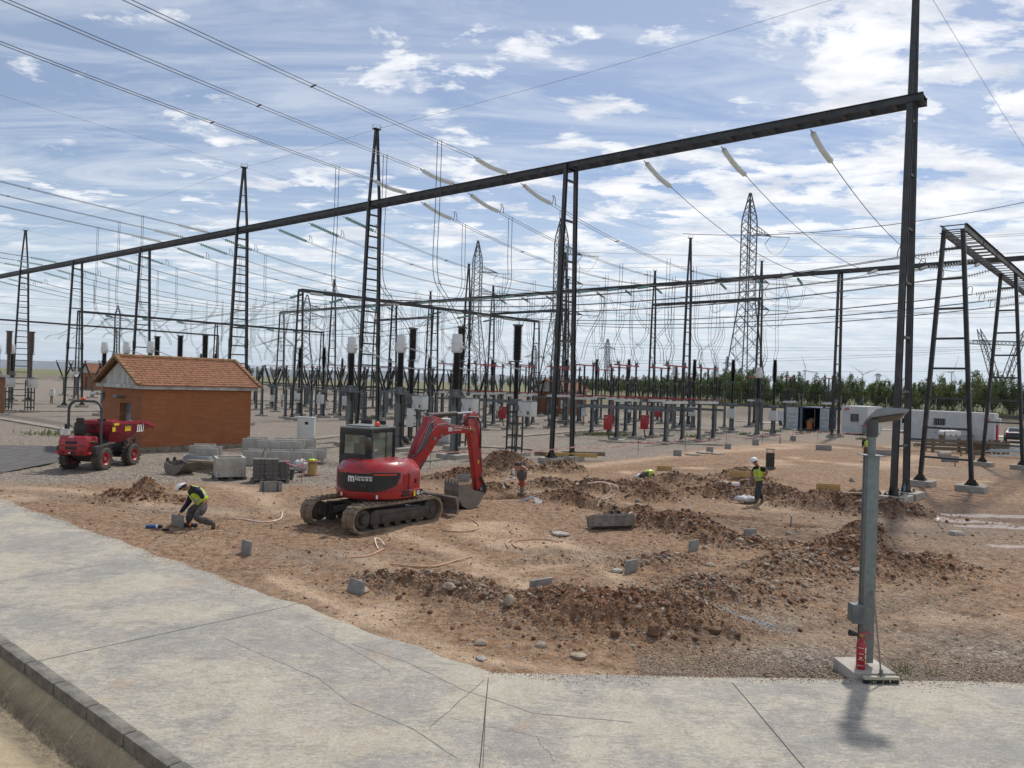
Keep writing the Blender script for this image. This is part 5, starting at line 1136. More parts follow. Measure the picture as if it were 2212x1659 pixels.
for k in range(16):
    p = G(2155 + rs.uniform(0, 62), 972 + rs.uniform(0, 20)); L_ = rs.uniform(2, 4); a_ = rs.uniform(-.5, .35); o = MB().box((0, 0, 0), (L_, .12, .02)).box((0, .05, .04), (L_, .015, .08)).done('steel_profile', GALV, None, (p.x, p.y, .08 + rs.uniform(0, .45)), rz=a_); o.rotation_euler[1] = rs.uniform(-.05, .05); tag(o, None, 'steel profile', 'steel profiles piled at the right edge')
for e in [o for o in COL.objects if o.name.startswith(('storage_container', 'site_cabin'))]: e.scale = (1, -1, 1)
orders([o for o in COL.objects if o.get('category') == 'steel profile'], ('bright steel profile in the loose pile at the right edge', ''), 'from the left')
for k, (px, py, L_) in enumerate([(2010, 962, 2.4), (1995, 958, 2.0), (2001, 968, 1.8)]): p = G(px, py); tag(MB().box((0, 0, .1 + .1 * k), (L_, .3, .12)).done('plank_bundle', WOOD if k else DARK, None, p, rz=-.1), '%s low bundle of dark stock left of the timber crate' % ['front', 'middle', 'back'][[2, 0, 1].index(k) if False else k], 'bundle', 'dark bundles by the crate')
p = G(2040, 986); tag(MB().lathe([(.0, 0), (.17, 0), (.17, .9), (0, .91)], (-.4, 0, .17), (1, .2, 0), 14).done('pipe_offcut', CONC_L, None, p), 'short grey concrete pipe lying in front of the timber crate', 'pipe')

# ------------------------------------------------------------------ lattice pylons
def pylon(base, Ht, wb, wt, zk, arms, label, th=.15, zarm=None, body=None):
    e = empty('lattice_pylon', (base[0], base[1], -.5), math.radians(20), label, 'pylon')
    def wd(z): return (wb + (wt - wb) * z / zk) if z < zk else (wt if z < Ht * .86 else wt * (1 - (z - Ht * .86) / (Ht * .14)) + .25)
    m_ = MB(); z = 0; zs = [0]
    while z < Ht - 1: z += max(1.3, wd(z) * .72); zs.append(min(z, Ht))
    for a_, b_ in zip(zs[:-1], zs[1:]):
        ca = [Vector((i * wd(a_) / 2, j * wd(a_) / 2, a_)) for i, j in ((-1, -1), (1, -1), (1, 1), (-1, 1))]; cb_ = [Vector((i * wd(b_) / 2, j * wd(b_) / 2, b_)) for i, j in ((-1, -1), (1, -1), (1, 1), (-1, 1))]
        for k in range(4):
            m_.bar(ca[k], cb_[k], th * 1.25); m_.bar(ca[k], cb_[(k + 1) % 4], th * .55); m_.bar(ca[(k + 1) % 4], cb_[k], th * .55)
    m_.done('lattice_body', LATT, e)
    for z, L_, sides in arms:
        for sg in sides:
            m_ = MB(); w_ = wd(z) / 2; tip = Vector((sg * (w_ + L_), 0, z)); n = 5
            for j in (-1, 1):
                lo = Vector((sg * w_, j * w_, z)); hi = Vector((sg * w_, j * w_, z + 1.6)); m_.bar(lo, tip, th * .8).bar(hi, tip, th * .8)
                for k in range(1, n): m_.bar(lo.lerp(tip, k / n), hi.lerp(tip, (k - .5) / n), th * .45)
            for k in range(1, n): m_.bar(Vector((sg * w_, -w_, z)).lerp(tip, k / n), Vector((sg * w_, w_, z)).lerp(tip, k / n), th * .45)
            m_.done('cross_arm', LATT, e)
            s0 = tip + Vector((0, 0, -.1)); d = Vector((.94, -.34, 0)); 
            MB().tube([s0, s0 + d * 2, s0 + d * 4.2], .12, 5).tube([s0, s0 + Vector((-1.2, .4, -1.6))], .12, 5).done('insulator', GLASS_I, e)
            MB().tube([s0 + d * 4.2] + [s0 + d * (4.2 - u * 5.6) + Vector((0, 0, -3.2 * math.sin(math.pi * u) - 1.6 * u)) for u in (.15, .3, .5, .7, .85)] + [s0 + Vector((-1.2, .4, -1.6))], .035, 4).done('jumper', WIRE, e)
    return e
def pyl(px, ytop, Y, wb, wt, zkf, arms, label, th=.15, sides=(1,)):
    top = At(px, ytop, Y); Ht = top.z + .5; pylon((top.x, top.y), Ht, wb, wt, Ht * zkf, [(At(px, ya, Y).z, L_, sides) for ya, L_ in arms], label, th); return top
P1 = pyl(1621, 417, 160, 7.2, 2.3, .52, [(500, 4.6), (603, 4.6), (661, 4.6)], 'tall dark lattice pylon with three right-hand arms above the orchard')
P2 = pyl(1215, 464, 186, 8.5, 2.6, .5, [(606, 5), (543, 4.6), (673, 5)], 'dark lattice pylon close behind the tall ladder mast', .17)
P3 = pyl(1033, 520, 223, 8, 2.4, .5, [(583, 5.5), (630, 5.5)], 'slim lattice pylon between the white transformer head and the ladder mast', .17)
P4 = pyl(664, 634, 330, 9, 3, .5, [(680, 6), (664, 6)], 'lattice pylon directly behind the front frame of the middle portal', .22, (1, -1))
P5 = pyl(1155, 745, 420, 8, 2.4, .4, [(770, 5)], 'small far lattice pylon right of the middle portal', .22, (1, -1)); 
pyl(1571, 768, 800, 7, 2, .4, [(785, 5)], 'tiny far lattice tower left of the tall orchard pylon', .3, (1, -1)); pyl(1701, 800, 900, 6, 1.5, .4, [(812, 4)], 'tiny far pylon left of the left wind turbine', .3, (1, -1)); pyl(1897, 806, 520, 3.5, 1.6, .3, [(810, 2.5)], 'small far lattice mast right of the second wind turbine', .22, (1, -1)); pyl(2041, 815, 900, 6, 1.5, .4, [(828, 4)], 'tiny far pylon behind the right-hand portal legs', .3, (1, -1))
pyl(255, 660, 380, 8, 2.4, .4, [(690, 5)], 'far lattice pylon behind the yard left of the brick hut', .22, (1, -1)); pyl(1313, 470 + 260, 500, 8, 2.4, .4, [(752, 5)], 'small far pylon behind the red-topped switches', .25, (1, -1))
# portal-shaped pylon on the right edge
c = At(2163, 760, 320); e = empty('delta_pylon', (c.x, c.y, -.5), 0, 'wide Y-shaped pylon with two peaks at the right edge', 'pylon'); kz = lambda y: At(2163, y, 320).z + .5
m_ = MB(); zb, zw, zt_, zp = 0, kz(815), kz(745), kz(712)
def latt(m_, a0, a1, b0, b1, n, th):
    for k in range(n):
        p, q, r, s_ = a0.lerp(a1, k / n), a0.lerp(a1, (k + 1) / n), b0.lerp(b1, k / n), b0.lerp(b1, (k + 1) / n); m_.bar(p, q, th).bar(r, s_, th).bar(p, s_, th * .5).bar(r, q, th * .5)
for y in (-1.6, 1.6):
    V_ = lambda x, z: Vector((x, y * (1 if z < zw else .7), z)); latt(m_, V_(-4.4, 0), V_(-2, zw * .62), V_(4.4, 0), V_(2, zw * .62), 6, .3)
    latt(m_, V_(-2, zw * .62), V_(-8.5, zt_), V_(-.6, zw * .8), V_(-6, zt_), 7, .26); latt(m_, V_(2, zw * .62), V_(8.5, zt_), V_(.6, zw * .8), V_(6, zt_), 7, .26)
    latt(m_, V_(-15, zt_), V_(15, zt_), V_(-13, zt_ + 1.6), V_(13, zt_ + 1.6), 16, .22)
    for sg in (-1, 1): latt(m_, V_(sg * 8.6, zt_), V_(sg * 10.2, zp), V_(sg * 6, zt_), V_(sg * 10.2, zp), 5, .22)
m_.done('lattice_body', LATT, e)
FAR = mat('far_wire', (.16, .17, .19), .6)
FW = [(1680, 498, 160, 2300, 497, 190), (1682, 502, 160, 2300, 501, 190), (1668, 601, 160, 2300, 603, 190), (1668, 604, 160, 2300, 606, 190), (1668, 658, 160, 2300, 664, 190), (1668, 661, 160, 2300, 667, 190), (1269, 607, 186, 2300, 603, 240), (1258, 545, 186, 2300, 541, 240), (1258, 673, 186, 2300, 680, 240), (1075, 583, 223, 2300, 540, 330), (1075, 630, 223, 2300, 640, 330), (1250, 780, 320, 2163, 752, 320), (1250, 786, 320, 2163, 757, 320), (1250, 740, 320, 2163, 748, 320), (1250, 747, 320, 2163, 753, 320), (1000, 795, 500, 2400, 800, 500), (1475, 505, 82, 2400, 395, 60), (0, 640, 200, 640, 655, 300), (0, 655, 200, 640, 668, 300), (0, 700, 250, 640, 690, 330)]
for k, (x0, y0, Y0, x1, y1, Y1) in enumerate(FW): cable(At(x0, y0, Y0), At(x1, y1, Y1), 1.5, .030 + Y0 * .00008, 0, None, 'far power lines', 'overhead wire', 16, FAR)
orders([o for o in COL.objects if o.get('group') == 'far power lines'], ('thin far power line', ''), 'from the top of the picture', key=lambda o: proj(*o.location)[1] + proj(*o.location)[0] * .001)

# ------------------------------------------------------------------ wind turbines
TW = mat('turbine_white', (.62, .64, .66), .5)
def turbine(px, py, Y, R_b, ang, label, yaw=.3):
    hub = At(px, py, Y); e = empty('wind_turbine', (hub.x, hub.y, -5), yaw, label, 'wind turbine'); Hh = hub.z + 5
    k = R_b / 50
    MB().lathe([(2.6 * k, 0), (1.5 * k, Hh)], (0, 0, 0), (0, 0, 1), 12).done('tower', TW, e, smooth=True)
    MB().box((0, 3 * k, Hh + .5), (4 * k, 11 * k, 4 * k)).done('nacelle', TW, e, bevel=.8 * k); MB().ball((0, -4 * k, Hh + .5), 2.2 * k, 10, 6).done('hub', TW, e, smooth=True)
    for j in range(3):
        a_ = math.radians(ang + 120 * j); d = Vector((math.cos(a_), 0, math.sin(a_))); n = Vector((-d.z, 0, d.x)); o = Vector((0, -4 * k, Hh + .5)); m_ = MB(); vs = []
        for u, w_ in ((0, .8), (.06, .9), (.18, 1.9), (.5, 1.2), (.85, .6), (1, .15)): p = o + d * (R_b * u); vs += [p + n * w_ * k * .6, p - n * w_ * k * 1.1, p + Vector((0, .7 * w_ * k * .5, 0))]
        fs = [(0, 1, 2), (15, 17, 16)]
        for i in range(5): fs += [(3 * i + q, 3 * i + (q + 1) % 3, 3 * i + 3 + (q + 1) % 3, 3 * i + 3 + q) for q in range(3)]
        m_.add(vs, fs); m_.done('blade', TW, e)
turbine(1739.6, 801, 2450, 58, 112, 'left wind turbine of the pair above the orchard'); turbine(1864, 808.6, 2450, 50, 24, 'right wind turbine of the pair above the orchard', -.2); turbine(2056, 804, 2300, 60, 63, 'wind turbine behind the legs of the right-hand portal', .5)
turbine(614.5, 729.6, 1100, 48, 80, 'large pale wind turbine right of the brick hut'); turbine(705, 773.5, 1900, 50, 75, 'smaller pale wind turbine behind the white transformer'); turbine(1320, 778, 2600, 45, 100, 'faint wind turbine behind the red-topped switches'); turbine(520 + 115, 748, 1500, 48, 60, 'pale wind turbine just right of the largest one')

# ------------------------------------------------------------------ hills, orchard, fence
HM = mat('hill_blue', (.115, .125, .12), .95, 0, .3, .001); xs = np.linspace(-21000, 12000, 160); Yh = 17000.0
m_ = MB(); vs = []
for x in xs:
    hh = 60 + 290 * fbm(np.array([x]), np.array([0.]), 6000, 5, 5)[0] * (1 if x < 2000 else max(.15, 1 - (x - 2000) / 5000)); vs += [(x, Yh, -20), (x, Yh + 900, hh), (x, Yh + 3000, -20)]
m_.add([tuple(map(float, v)) for v in vs], [(3 * i + k, 3 * i + 3 + k, 3 * i + 4 + k, 3 * i + 1 + k) for i in range(len(xs) - 1) for k in (0, 1)]); tag(m_.done('hills', HM, None, fix=False), kind='structure')
def leafmat(name, c1, c2):
    m, b = begin(name); gi = nt.nodes.new('ShaderNodeNewGeometry'); oi = nt.nodes.new('ShaderNodeObjectInfo'); tcn = nt.nodes.new('ShaderNodeTexCoord')
    f = M('ADD', M('MULTIPLY', gi.outputs['Random Per Island'], .6), M('MULTIPLY', noise(tcn.outputs['Object'], .8, 3, .5), .5)); col = ramp(f, (.2, c1), (.9, c2))
    nt.links.new(col, b.inputs['Base Color']); b.inputs['Roughness'].default_value = .6; b.inputs['Transmission Weight'].default_value = 0
    tr = nt.nodes.new('ShaderNodeBsdfTranslucent'); nt.links.new(col, tr.inputs[0]); mx = nt.nodes.new('ShaderNodeMixShader'); mx.inputs[0].default_value = .30; nt.links.new(b.outputs[0], mx.inputs[1]); nt.links.new(tr.outputs[0], mx.inputs[2])
    nt.links.new(mx.outputs[0], nt.nodes['Material Output'].inputs[0]); return m
LEAF = leafmat('olive_leaves', (.055, .085, .025), (.21, .25, .085)); LEAFD = leafmat('dark_leaves', (.04, .066, .022), (.15, .19, .065)); BARK = mat('bark', (.10, .08, .06), .95, 0, .3, 8)
def leaves(pts, size, r_, mt, name, parent, aspect=.45):
    n = len(pts); P = np.array(pts); d = r_.normal(0, 1, (n, 3)); d[:, 2] = np.abs(d[:, 2]) + .3; d /= np.linalg.norm(d, axis=1)[:, None]
    q = np.cross(d, r_.normal(0, 1, (n, 3))); q /= np.linalg.norm(q, axis=1)[:, None]; s = (size * r_.uniform(.6, 1.3, n))[:, None]
    V = np.stack([P, P + d * s * .5 + q * s * aspect * .5, P + d * s, P + d * s * .5 - q * s * aspect * .5], 1).reshape(-1, 3)
    o = np_mesh(name, V, np.arange(4 * n).reshape(n, 4), mt, None, False); o.parent = parent; return o
def make_tree(seed, Hh, Rr, mt):
    r_ = np.random.default_rng(seed); e = empty('orchard_tree', cat='tree'); m_ = MB(); tips = []
    m_.tube([(0, 0, -.2), (.03, .0, .5), (.0, .05, 1.0)], [.14, .11, .09], 7)
    for k in range(9):
        a_ = 6.28 * k / 9 + r_.uniform(-.3, .3); L_ = r_.uniform(.6, 1.0); lean = .25
        p0 = Vector((0, .03, r_.uniform(.7, 1.1))); p2 = Vector((math.cos(a_) * Rr * L_ * .8 + lean, math.sin(a_) * Rr * L_ * .8, Hh * r_.uniform(.6, .95))); p1 = p0.lerp(p2, .5) + Vector((math.cos(a_) * .35, math.sin(a_) * .35, .0))
        m_.tube([p0, p1, p2], [.06, .035, .012], 5); tips.append((p0, p1, p2))
    m_.done('trunk', BARK, e); pts = []
    for p0, p1, p2 in tips:
        for _ in range(230):
            u = r_.uniform(.15, 1.12) ** .8; b_ = (p0 * (1 - u) ** 2 + p1 * 2 * u * (1 - u) + p2 * u * u) if u < 1 else p2 + (p2 - p1) * (u - 1) * 1.5
            sp = .42 * Rr * (1.05 - .55 * u); pts.append(tuple(b_ + Vector(r_.normal(0, sp * .42, 3))))
    for _ in range(10):      # long shoots sticking out of the top
        k = r_.integers(0, 9); b_ = tips[k][2]; d = Vector((r_.uniform(-.1, .5), r_.uniform(-.3, .3), 1)).normalized(); L_ = r_.uniform(.4, 1.0)
        for j in range(22): pts.append(tuple(b_ + d * L_ * j / 22 + Vector(r_.normal(0, .06, 3))))
    for _ in range(260): a_ = r_.uniform(0, 6.28); q = r_.uniform(.2, 1) * Rr; pts.append((math.cos(a_) * q * .8, math.sin(a_) * q * .8, r_.uniform(.5, Hh * .6)))
    leaves(pts, .26, r_, mt, 'crown', e); return e
TREES = [make_tree(i, h, r_, mt) for i, (h, r_, mt) in enumerate([(4.6, 1.9, LEAF), (5.2, 2.0, LEAFD), (4.1, 1.7, LEAF), (4.9, 2.2, LEAFD)])]
tk = [Kind(t) for t in TREES]; tall = []; tr_ = random.Random(3)
def plant(x, y, sc):
    o = tk[tr_.randrange(4)].put(Vector((x, y, 0)), tr_.uniform(-.5, .5), None, 'orchard trees', sc); tall.append(o)
for row, (tt, ds) in enumerate(((81, 2.0), (85, 2.4), (91, 3.0))):
    s = 52 - row * .8
    while s > -52:
        p = W(s, tt); px, _ = proj(p.x, p.y, 2)
        if 1560 < px < 2330: plant(p.x + tr_.uniform(-.5, .5), p.y + tr_.uniform(-.6, .6), tr_.choice((.68, .76, .84, .92, 1.04)) * (1 + .08 * row))
        s -= ds
for i in range(46):       # left edge of the orchard, receding
    px = 1640 - i * 9.3 + tr_.uniform(-3, 3); Y = 118 + max(0, 1640 - px) * .24 + (max(0, 1400 - px)) * .35 + tr_.uniform(0, 12); p = At(px, 840, Y); plant(p.x, p.y, tr_.uniform(.85, 1.15))
    if i % 2: p = At(px + 5, 840, Y + 14); plant(p.x, p.y, tr_.uniform(.95, 1.2))
for i in range(26): px = 1215 - i * 27 + tr_.uniform(-8, 8); p = At(px, 840, 380 + tr_.uniform(-20, 60)); plant(p.x, p.y, tr_.uniform(1.0, 1.35))
for px, Y, sc in ((300, 210, 1.0), (285, 190, .8), (318, 230, .9), (215, 240, 1), (165, 240, .9), (400, 260, .9)): p = At(px, 840, Y); plant(p.x, p.y, sc)
orders(tall, ('green orchard tree beyond the yard', ''), 'from the left')
FP = mat('fence_post', (.36, .37, .36), .7); e = empty('perimeter_fence', W(0, 76.2), 0, 'light wire mesh fence with thin posts in front of the orchard', 'fence'); o0 = e.location.copy(); s = -42; wm = MB(); prev = None
while s < 60:
    p = W(s, 76.2); p.z = hz1(p) - .1; q = p + Vector((0, 0, 2.2)); MB().tube([p - o0, q - o0], .035, 6).done('post', FP, e)
    if int(s) % 3 == 0 and prev is not None and abs(s % 12) < 3: MB().tube([q - o0 + Vector((0, 0, -.3)), p - o0 + (W(s + 1, 76.2) - W(s, 76.2))], .03, 5).done('brace', FP, e)
    if prev is not None:
        for k in range(8): wm.tube([prev - o0 + Vector((0, 0, .15 + k * .28)), p - o0 + Vector((0, 0, .15 + k * .28))], .006, 3, False)
    prev = p; s += 3
wm.done('wire_mesh', FP, e)
# grass and weeds
GR = leafmat('grass_blades', (.06, .085, .02), (.17, .19, .055))
r_ = np.random.default_rng(5); S0 = r_.uniform(-48, 60, 16000); T0 = r_.uniform(75.3, 83, 16000); pp = [W(s, t) for s, t in zip(S0, T0)]; X = np.array([p.x for p in pp]); Y = np.array([p.y for p in pp]); kp = fbm(X, Y, 3, 3, 5) > .42; X, Y = X[kp], Y[kp]; Z = hgt(X, Y)
o = leaves(np.stack([X, Y, Z], -1), .75, r_, GR, 'bank_grass', None, .16); tag(o, 'tall green grass and weeds on the bank below the orchard', 'grass', kind='stuff')
pts = []
for px, py, rx, n in [(1290, 940, 1.6, 500), (1340, 942, 1.4, 300), (1670, 933, 1.0, 260), (1740, 935, .8, 120), (1610, 940, .9, 150), (470, 905, 2, 300), (830, 905, 1.5, 300), (800, 903, 1, 150), (2140, 965, .9, 120), (1985, 965, .7, 80), (1860, 950, .6, 90), (200, 935, 1.6, 300), (120, 940, 2, 250), (655, 925, .5, 100), (1500, 945, 1.0, 150), (1930, 1468, .16, 40), (1950, 1452, .10, 30), (2010, 1462, .10, 14), (585, 978, .5, 50), (1570, 930, .8, 100)]:
    p = G(px, py)
    for _ in range(n): q = (p.x + r_.normal(0, rx * .5), p.y + r_.normal(0, rx * .35)); pts.append((q[0], q[1], hz1(q) if len(pts) % 25 == 0 else 0.))
pts = np.array(pts); pts[:, 2] = hgt(pts[:, 0], pts[:, 1]); sz = np.where(pts[:, 1] < 15, .16, .33); o = leaves(pts[pts[:, 1] > 15], .34, r_, GR, 'yard_weeds', None, .14); tag(o, 'tufts of green weeds growing in the yard gravel', 'weeds', kind='stuff')
o = leaves(pts[pts[:, 1] < 15], .17, r_, GR, 'weed_tuft', None, .08); tag(o, 'small green weed tuft growing beside the broom at the slab edge', 'weed')

# ------------------------------------------------------------------ haze
hz_ = bpy.data.materials.new('haze'); hz_.use_nodes = True; hz_.node_tree.nodes.remove(hz_.node_tree.nodes['Principled BSDF']); pv = hz_.node_tree.nodes.new('ShaderNodeVolumePrincipled')
pv.inputs['Color'].default_value = (.78, .86, .96, 1); pv.inputs['Density'].default_value = .00011; pv.inputs['Anisotropy'].default_value = .2; pv.inputs['Density'].default_value = .00003; hz_.node_tree.links.new(pv.outputs[0], hz_.node_tree.nodes['Material Output'].inputs['Volume'])
o = MB().box((0, 0, 230), (52000, 52000, 600)).done('haze', hz_); tag(o, kind='stuff')
# ------------------------------------------------------------------ red tracked excavator
MUD = mat('muddy_rubber', (.11, .085, .06), .95, 0, .55, 5, .7, 25, col2=(.28, .21, .145), v2=.4)
GRIME = mat('grimy_black', (.022, .020, .019), .6, 0, .5, 5, .3, 30, col2=(.075, .06, .047))
DUSTR = 0
EXR = mat('excavator_red', (.34, .010, .014), .32, 0, .5, 3.5, .08, 30, coat=.35, col2=(.20, .022, .02), v2=.25)
BUCK = mat('worn_steel', (.13, .125, .12), .55, .45, .4, 5, .3, 40, col2=(.24, .20, .165), v2=.3); CHROME = mat('chrome_rod', (.55, .57, .60), .18, .95)
HOSE = mat('rubber_hose', (.015, .015, .016), .5); PIPE = mat('steel_pipe', (.30, .31, .32), .35, .7); ORG = mat('orange_lens', (.75, .10, .01), .25, 0, trans=.2)
TXTW = mat('white_lettering', (.70, .70, .68), .5)
TH = math.radians(51.5); MX = Vector((-3.64, 21.5, 0)); gz = 0.0
EX = empty('tracked_excavator', MX, TH, 'red tracked excavator with a black cab and its bucket arm bent down', 'excavator')
UH = math.radians(65) - TH
hc = Matrix.Rotation(-TH, 3, 'Z') @ (Vector((-3.78, 21.2, 0)) - MX)
def HP(f, l, z): c, s = math.cos(UH), math.sin(UH); return Vector((hc.x + f * c - l * s, hc.y + f * s + l * c, z))   # upper-body frame
def stadium(f0, f1, z0, z1, n=14):
    r = (z1 - z0) / 2; zc = (z0 + z1) / 2; pts = []
    for i in range(n + 1): a_ = -math.pi / 2 + math.pi * i / n; pts.append((f1 - r + r * math.cos(a_), zc + r * math.sin(a_)))
    for i in range(n + 1): a_ = math.pi / 2 + math.pi * i / n; pts.append((f0 + r + r * math.cos(a_), zc + r * math.sin(a_)))
    return pts
for sg in (-1, 1):
    y0, y1 = sg * .90 - .225, sg * .90 + .225; m_ = MB(); op = stadium(-2.03, 1.34, .0, .74); ip = stadium(-1.97, 1.28, .06, .68); n = len(op)
    # dense resample for a belt
    def res(p, k=84):
        q = [Vector(a_) for a_ in p] + [Vector(p[0])]; L_ = [0]
        for a_, b_ in zip(q[:-1], q[1:]): L_.append(L_[-1] + (b_ - a_).length)
        out = []
        for i in range(k):
            t = L_[-1] * i / k; j = max(j for j in range(len(q) - 1) if L_[j] <= t); out.append(q[j].lerp(q[j + 1], (t - L_[j]) / max(1e-6, L_[j + 1] - L_[j])))
        return out
    O, I = res(op), res(ip); k = len(O); vs = [Vector((p.x, y, p.y)) for y in (y0, y1) for ring in (O, I) for p in ring]
    fs = []
    for i in range(k): j = (i + 1) % k; fs += [(i, j, 2 * k + j, 2 * k + i), (k + i, 3 * k + i, 3 * k + j, k + j), (i, k + i, k + j, j), (2 * k + i, 2 * k + j, 3 * k + j, 3 * k + i)]
    m_.add(vs, fs); cc = Vector((-.345, .37))
    for i in range(0, k, 2):
        p = O[i]; d = (O[(i + 1) % k] - O[i - 1]).normalized(); nn = Vector((d.y, -d.x)); off = .05 * (1 if (i // 2) % 2 else -1)
        for q in (-1, 1):
            c = Vector((p.x + nn.x * .012 + d.x * q * .02, (y0 + y1) / 2 + q * .11, p.y + nn.y * .012 + d.y * q * .02)); m_.box(c, (.075, .19, .036), 0, Matrix.Rotation(-math.atan2(d.y, d.x), 3, 'Y'))
    t = m_.done('track', MUD, EX, bevel=0)
    w_ = MB().lathe([(.0, 0), (.25, 0), (.27, .03), (.27, .25), (.25, .28), (0, .28)], (-1.62, sg * .9 - .14, .38), (0, 1, 0), 20).lathe([(.0, -.07), (.12, -.07), (.15, .0), (.15, .4), (0, .4)], (-1.62, sg * .9 - .17, .38), (0, 1, 0), 14).done('sprocket', GRIME, EX, smooth=True)
    MB().lathe([(.0, 0), (.29, 0), (.30, .02), (.30, .2), (.29, .22), (0, .22)], (.95, sg * .9 - .11, .37), (0, 1, 0), 22).lathe([(.0, 0), (.1, 0), (.1, .36), (0, .36)], (.95, sg * .9 - .18, .37), (0, 1, 0), 12).done('idler', GRIME, EX, smooth=True)
    m_ = MB().prism([(-1.35, .20), (.85, .16), (1.0, .3), (1.0, .44), (.8, .5), (-1.2, .58), (-1.35, .5)], lambda a_, b_, c_: Vector((a_, c_, b_)), sg * .9 - .15, sg * .9 + .15).box((-.3, sg * .9, .33), (1.4, .36, .2)).done('track_frame', GRIME, EX, bevel=.02)
    r_o = MB()
    for x in (-1.15, -.75, -.35, .05, .45): r_o.lathe([(.0, 0), (.1, 0), (.1, .26), (0, .26)], (x, sg * .9 - .13, .15), (0, 1, 0), 12)
    r_o.done('rollers', GRIME, EX)
m_ = MB().box((-.35, 0, .52), (1.1, 1.5, .22)).lathe([(.55, 0), (.55, .22)], (hc.x, hc.y, .60), (0, 0, 1), 20)
for sx, sy in ((-1, -1), (-1, 1), (1, -1), (1, 1)): m_.bar((-.35 + sx * .3, sy * .4, .5), (-.35 + sx * .8, sy * .8, .38), .28, .2)
m_.done('undercarriage', GRIME, EX, bevel=.02)
# dozer blade
m_ = MB()
for y in (-.42, .42): m_.bar((.4, y, .5), (1.95, y, .42), .14, .2)
m_.bar((.6, 0, .62), (1.7, 0, .62), .1).done('blade_arm', GRIME, EX)
m_ = MB().prism([(1.95, .10), (2.02, .22), (2.0, .40), (1.94, .60), (2.0, .64), (2.10, .60), (2.09, .2), (2.08, .07)], lambda a_, b_, c_: Vector((a_, c_, b_)), -1.08, 1.08).done('dozer_blade', BUCK, EX)
# body: round tail
def ring(z, k, fr=.62, rr=1.155):
    pts = []
    for i in range(25): a_ = math.pi / 2 + math.pi * i / 24; pts.append((math.cos(a_) * rr * k * .98, math.sin(a_) * rr * k))
    pts = [(x if x < 0 else x, y) for x, y in pts]; pts += [(fr * k - .12, -rr * k), (fr, -rr * k + .12), (fr, rr * k - .12), (fr * k - .12, rr * k)]
    return [HP(x, y, z) for x, y in pts]
levels = [(.80, .90), (.84, .965), (.98, 1.008), (1.03, 1.008), (1.045, .985), (1.52, .985), (1.64, .95), (1.79, .84), (1.835, .76), (1.85, .60)]
vs = []; 
for z, k in levels: vs += ring(z, k)
n = len(ring(1, 1)); m_ = MB().add(vs, [tuple(range(n))[::-1], tuple(range((len(levels) - 1) * n, len(levels) * n))] + [(a_ * n + i, a_ * n + (i + 1) % n, (a_ + 1) * n + (i + 1) % n, (a_ + 1) * n + i) for a_ in range(len(levels) - 1) for i in range(n)])
body = m_.done('body', EXR, EX, smooth=True)
def cyl(phi, z, r=1.155): a_ = math.radians(phi); return HP(-math.cos(a_) * r * .98, math.sin(a_) * r, z)
def patch_(name, pts, r, mt, parent, dens=1.5):
    """curved patch on the round tail: pts = (phi, ztop, zbottom)"""
    vs = []; out = []
    for (p0, t0, b0), (p1, t1, b1) in zip(pts[:-1], pts[1:]):
        k = max(1, int(abs(p1 - p0) / dens / 2)); out += [(p0 + (p1 - p0) * i / k, t0 + (t1 - t0) * i / k, b0 + (b1 - b0) * i / k) for i in range(k)]
    out.append(pts[-1])
    for p, t, b in out: vs += [cyl(p, t, r - (.045 if t > 1.55 else 0) * 0), cyl(p, b, r), cyl(p, b, r - .03), cyl(p, t, r - .03)]
    fs = [(4 * i + q, 4 * i + (q + 1) % 4, 4 * i + 4 + (q + 1) % 4, 4 * i + 4 + q) for i in range(len(out) - 1) for q in range(4)] + [(0, 1, 2, 3), (4 * len(out) - 4, 4 * len(out) - 1, 4 * len(out) - 2, 4 * len(out) - 3)]
    return MB().add(vs, fs).done(name, mt, parent)
pn = patch_('rear_panel', [(34, 1.575, 1.13), (20, 1.575, 1.08), (14, 1.53, 1.06), (-24, 1.53, 1.04), (-28, 1.565, 1.04), (-45, 1.565, 1.08), (-62, 1.56, 1.22), (-68, 1.55, 1.45)], 1.160, DARK, EX)
patch_('reflector', [(30, 1.56, 1.525), (12, 1.56, 1.525)], 1.168, mat('orange_strip', (.60, .05, .015), .4), pn); patch_('reflector', [(-30, 1.53, 1.495), (-62, 1.53, 1.495)], 1.168, MATS['orange_strip'], pn)
for z0, z1 in ((.985, .945), (1.085, 1.045)): patch_('vent', [(-72, z1 + .035 - .04, z1 - .02 - .04), (-88, z1 + .035 - .04, z1 - .02 - .04)], 1.176, DARK, EX)
patch_('side_panel', [(-74, 1.50, 1.2), (-89, 1.50, 1.2)], 1.150, EXR, EX)
def cyltext(body_, size, phi0, z, mt, parent, r=1.168, **k): return text(body_, size, 'lettering', mt, parent, lambda x, y: cyl(phi0 - math.degrees(x / r), z + y, r), **k)
cyltext('m', .30, 8, 1.40, TXTW, pn, align='LEFT', bold=.012); cyltext('I', .19, -3.5, 1.405, TXTW, pn, align='LEFT'); cyltext('muntanealquiler', .072, -6, 1.44, TXTW, pn, align='LEFT', bold=.002); cyltext('902 42 40 42', .085, -6, 1.365, TXTW, pn, align='LEFT', bold=.003)
patch_('latch', [(-12, 1.245, 1.16), (-19, 1.245, 1.16)], 1.172, GRIME, pn)
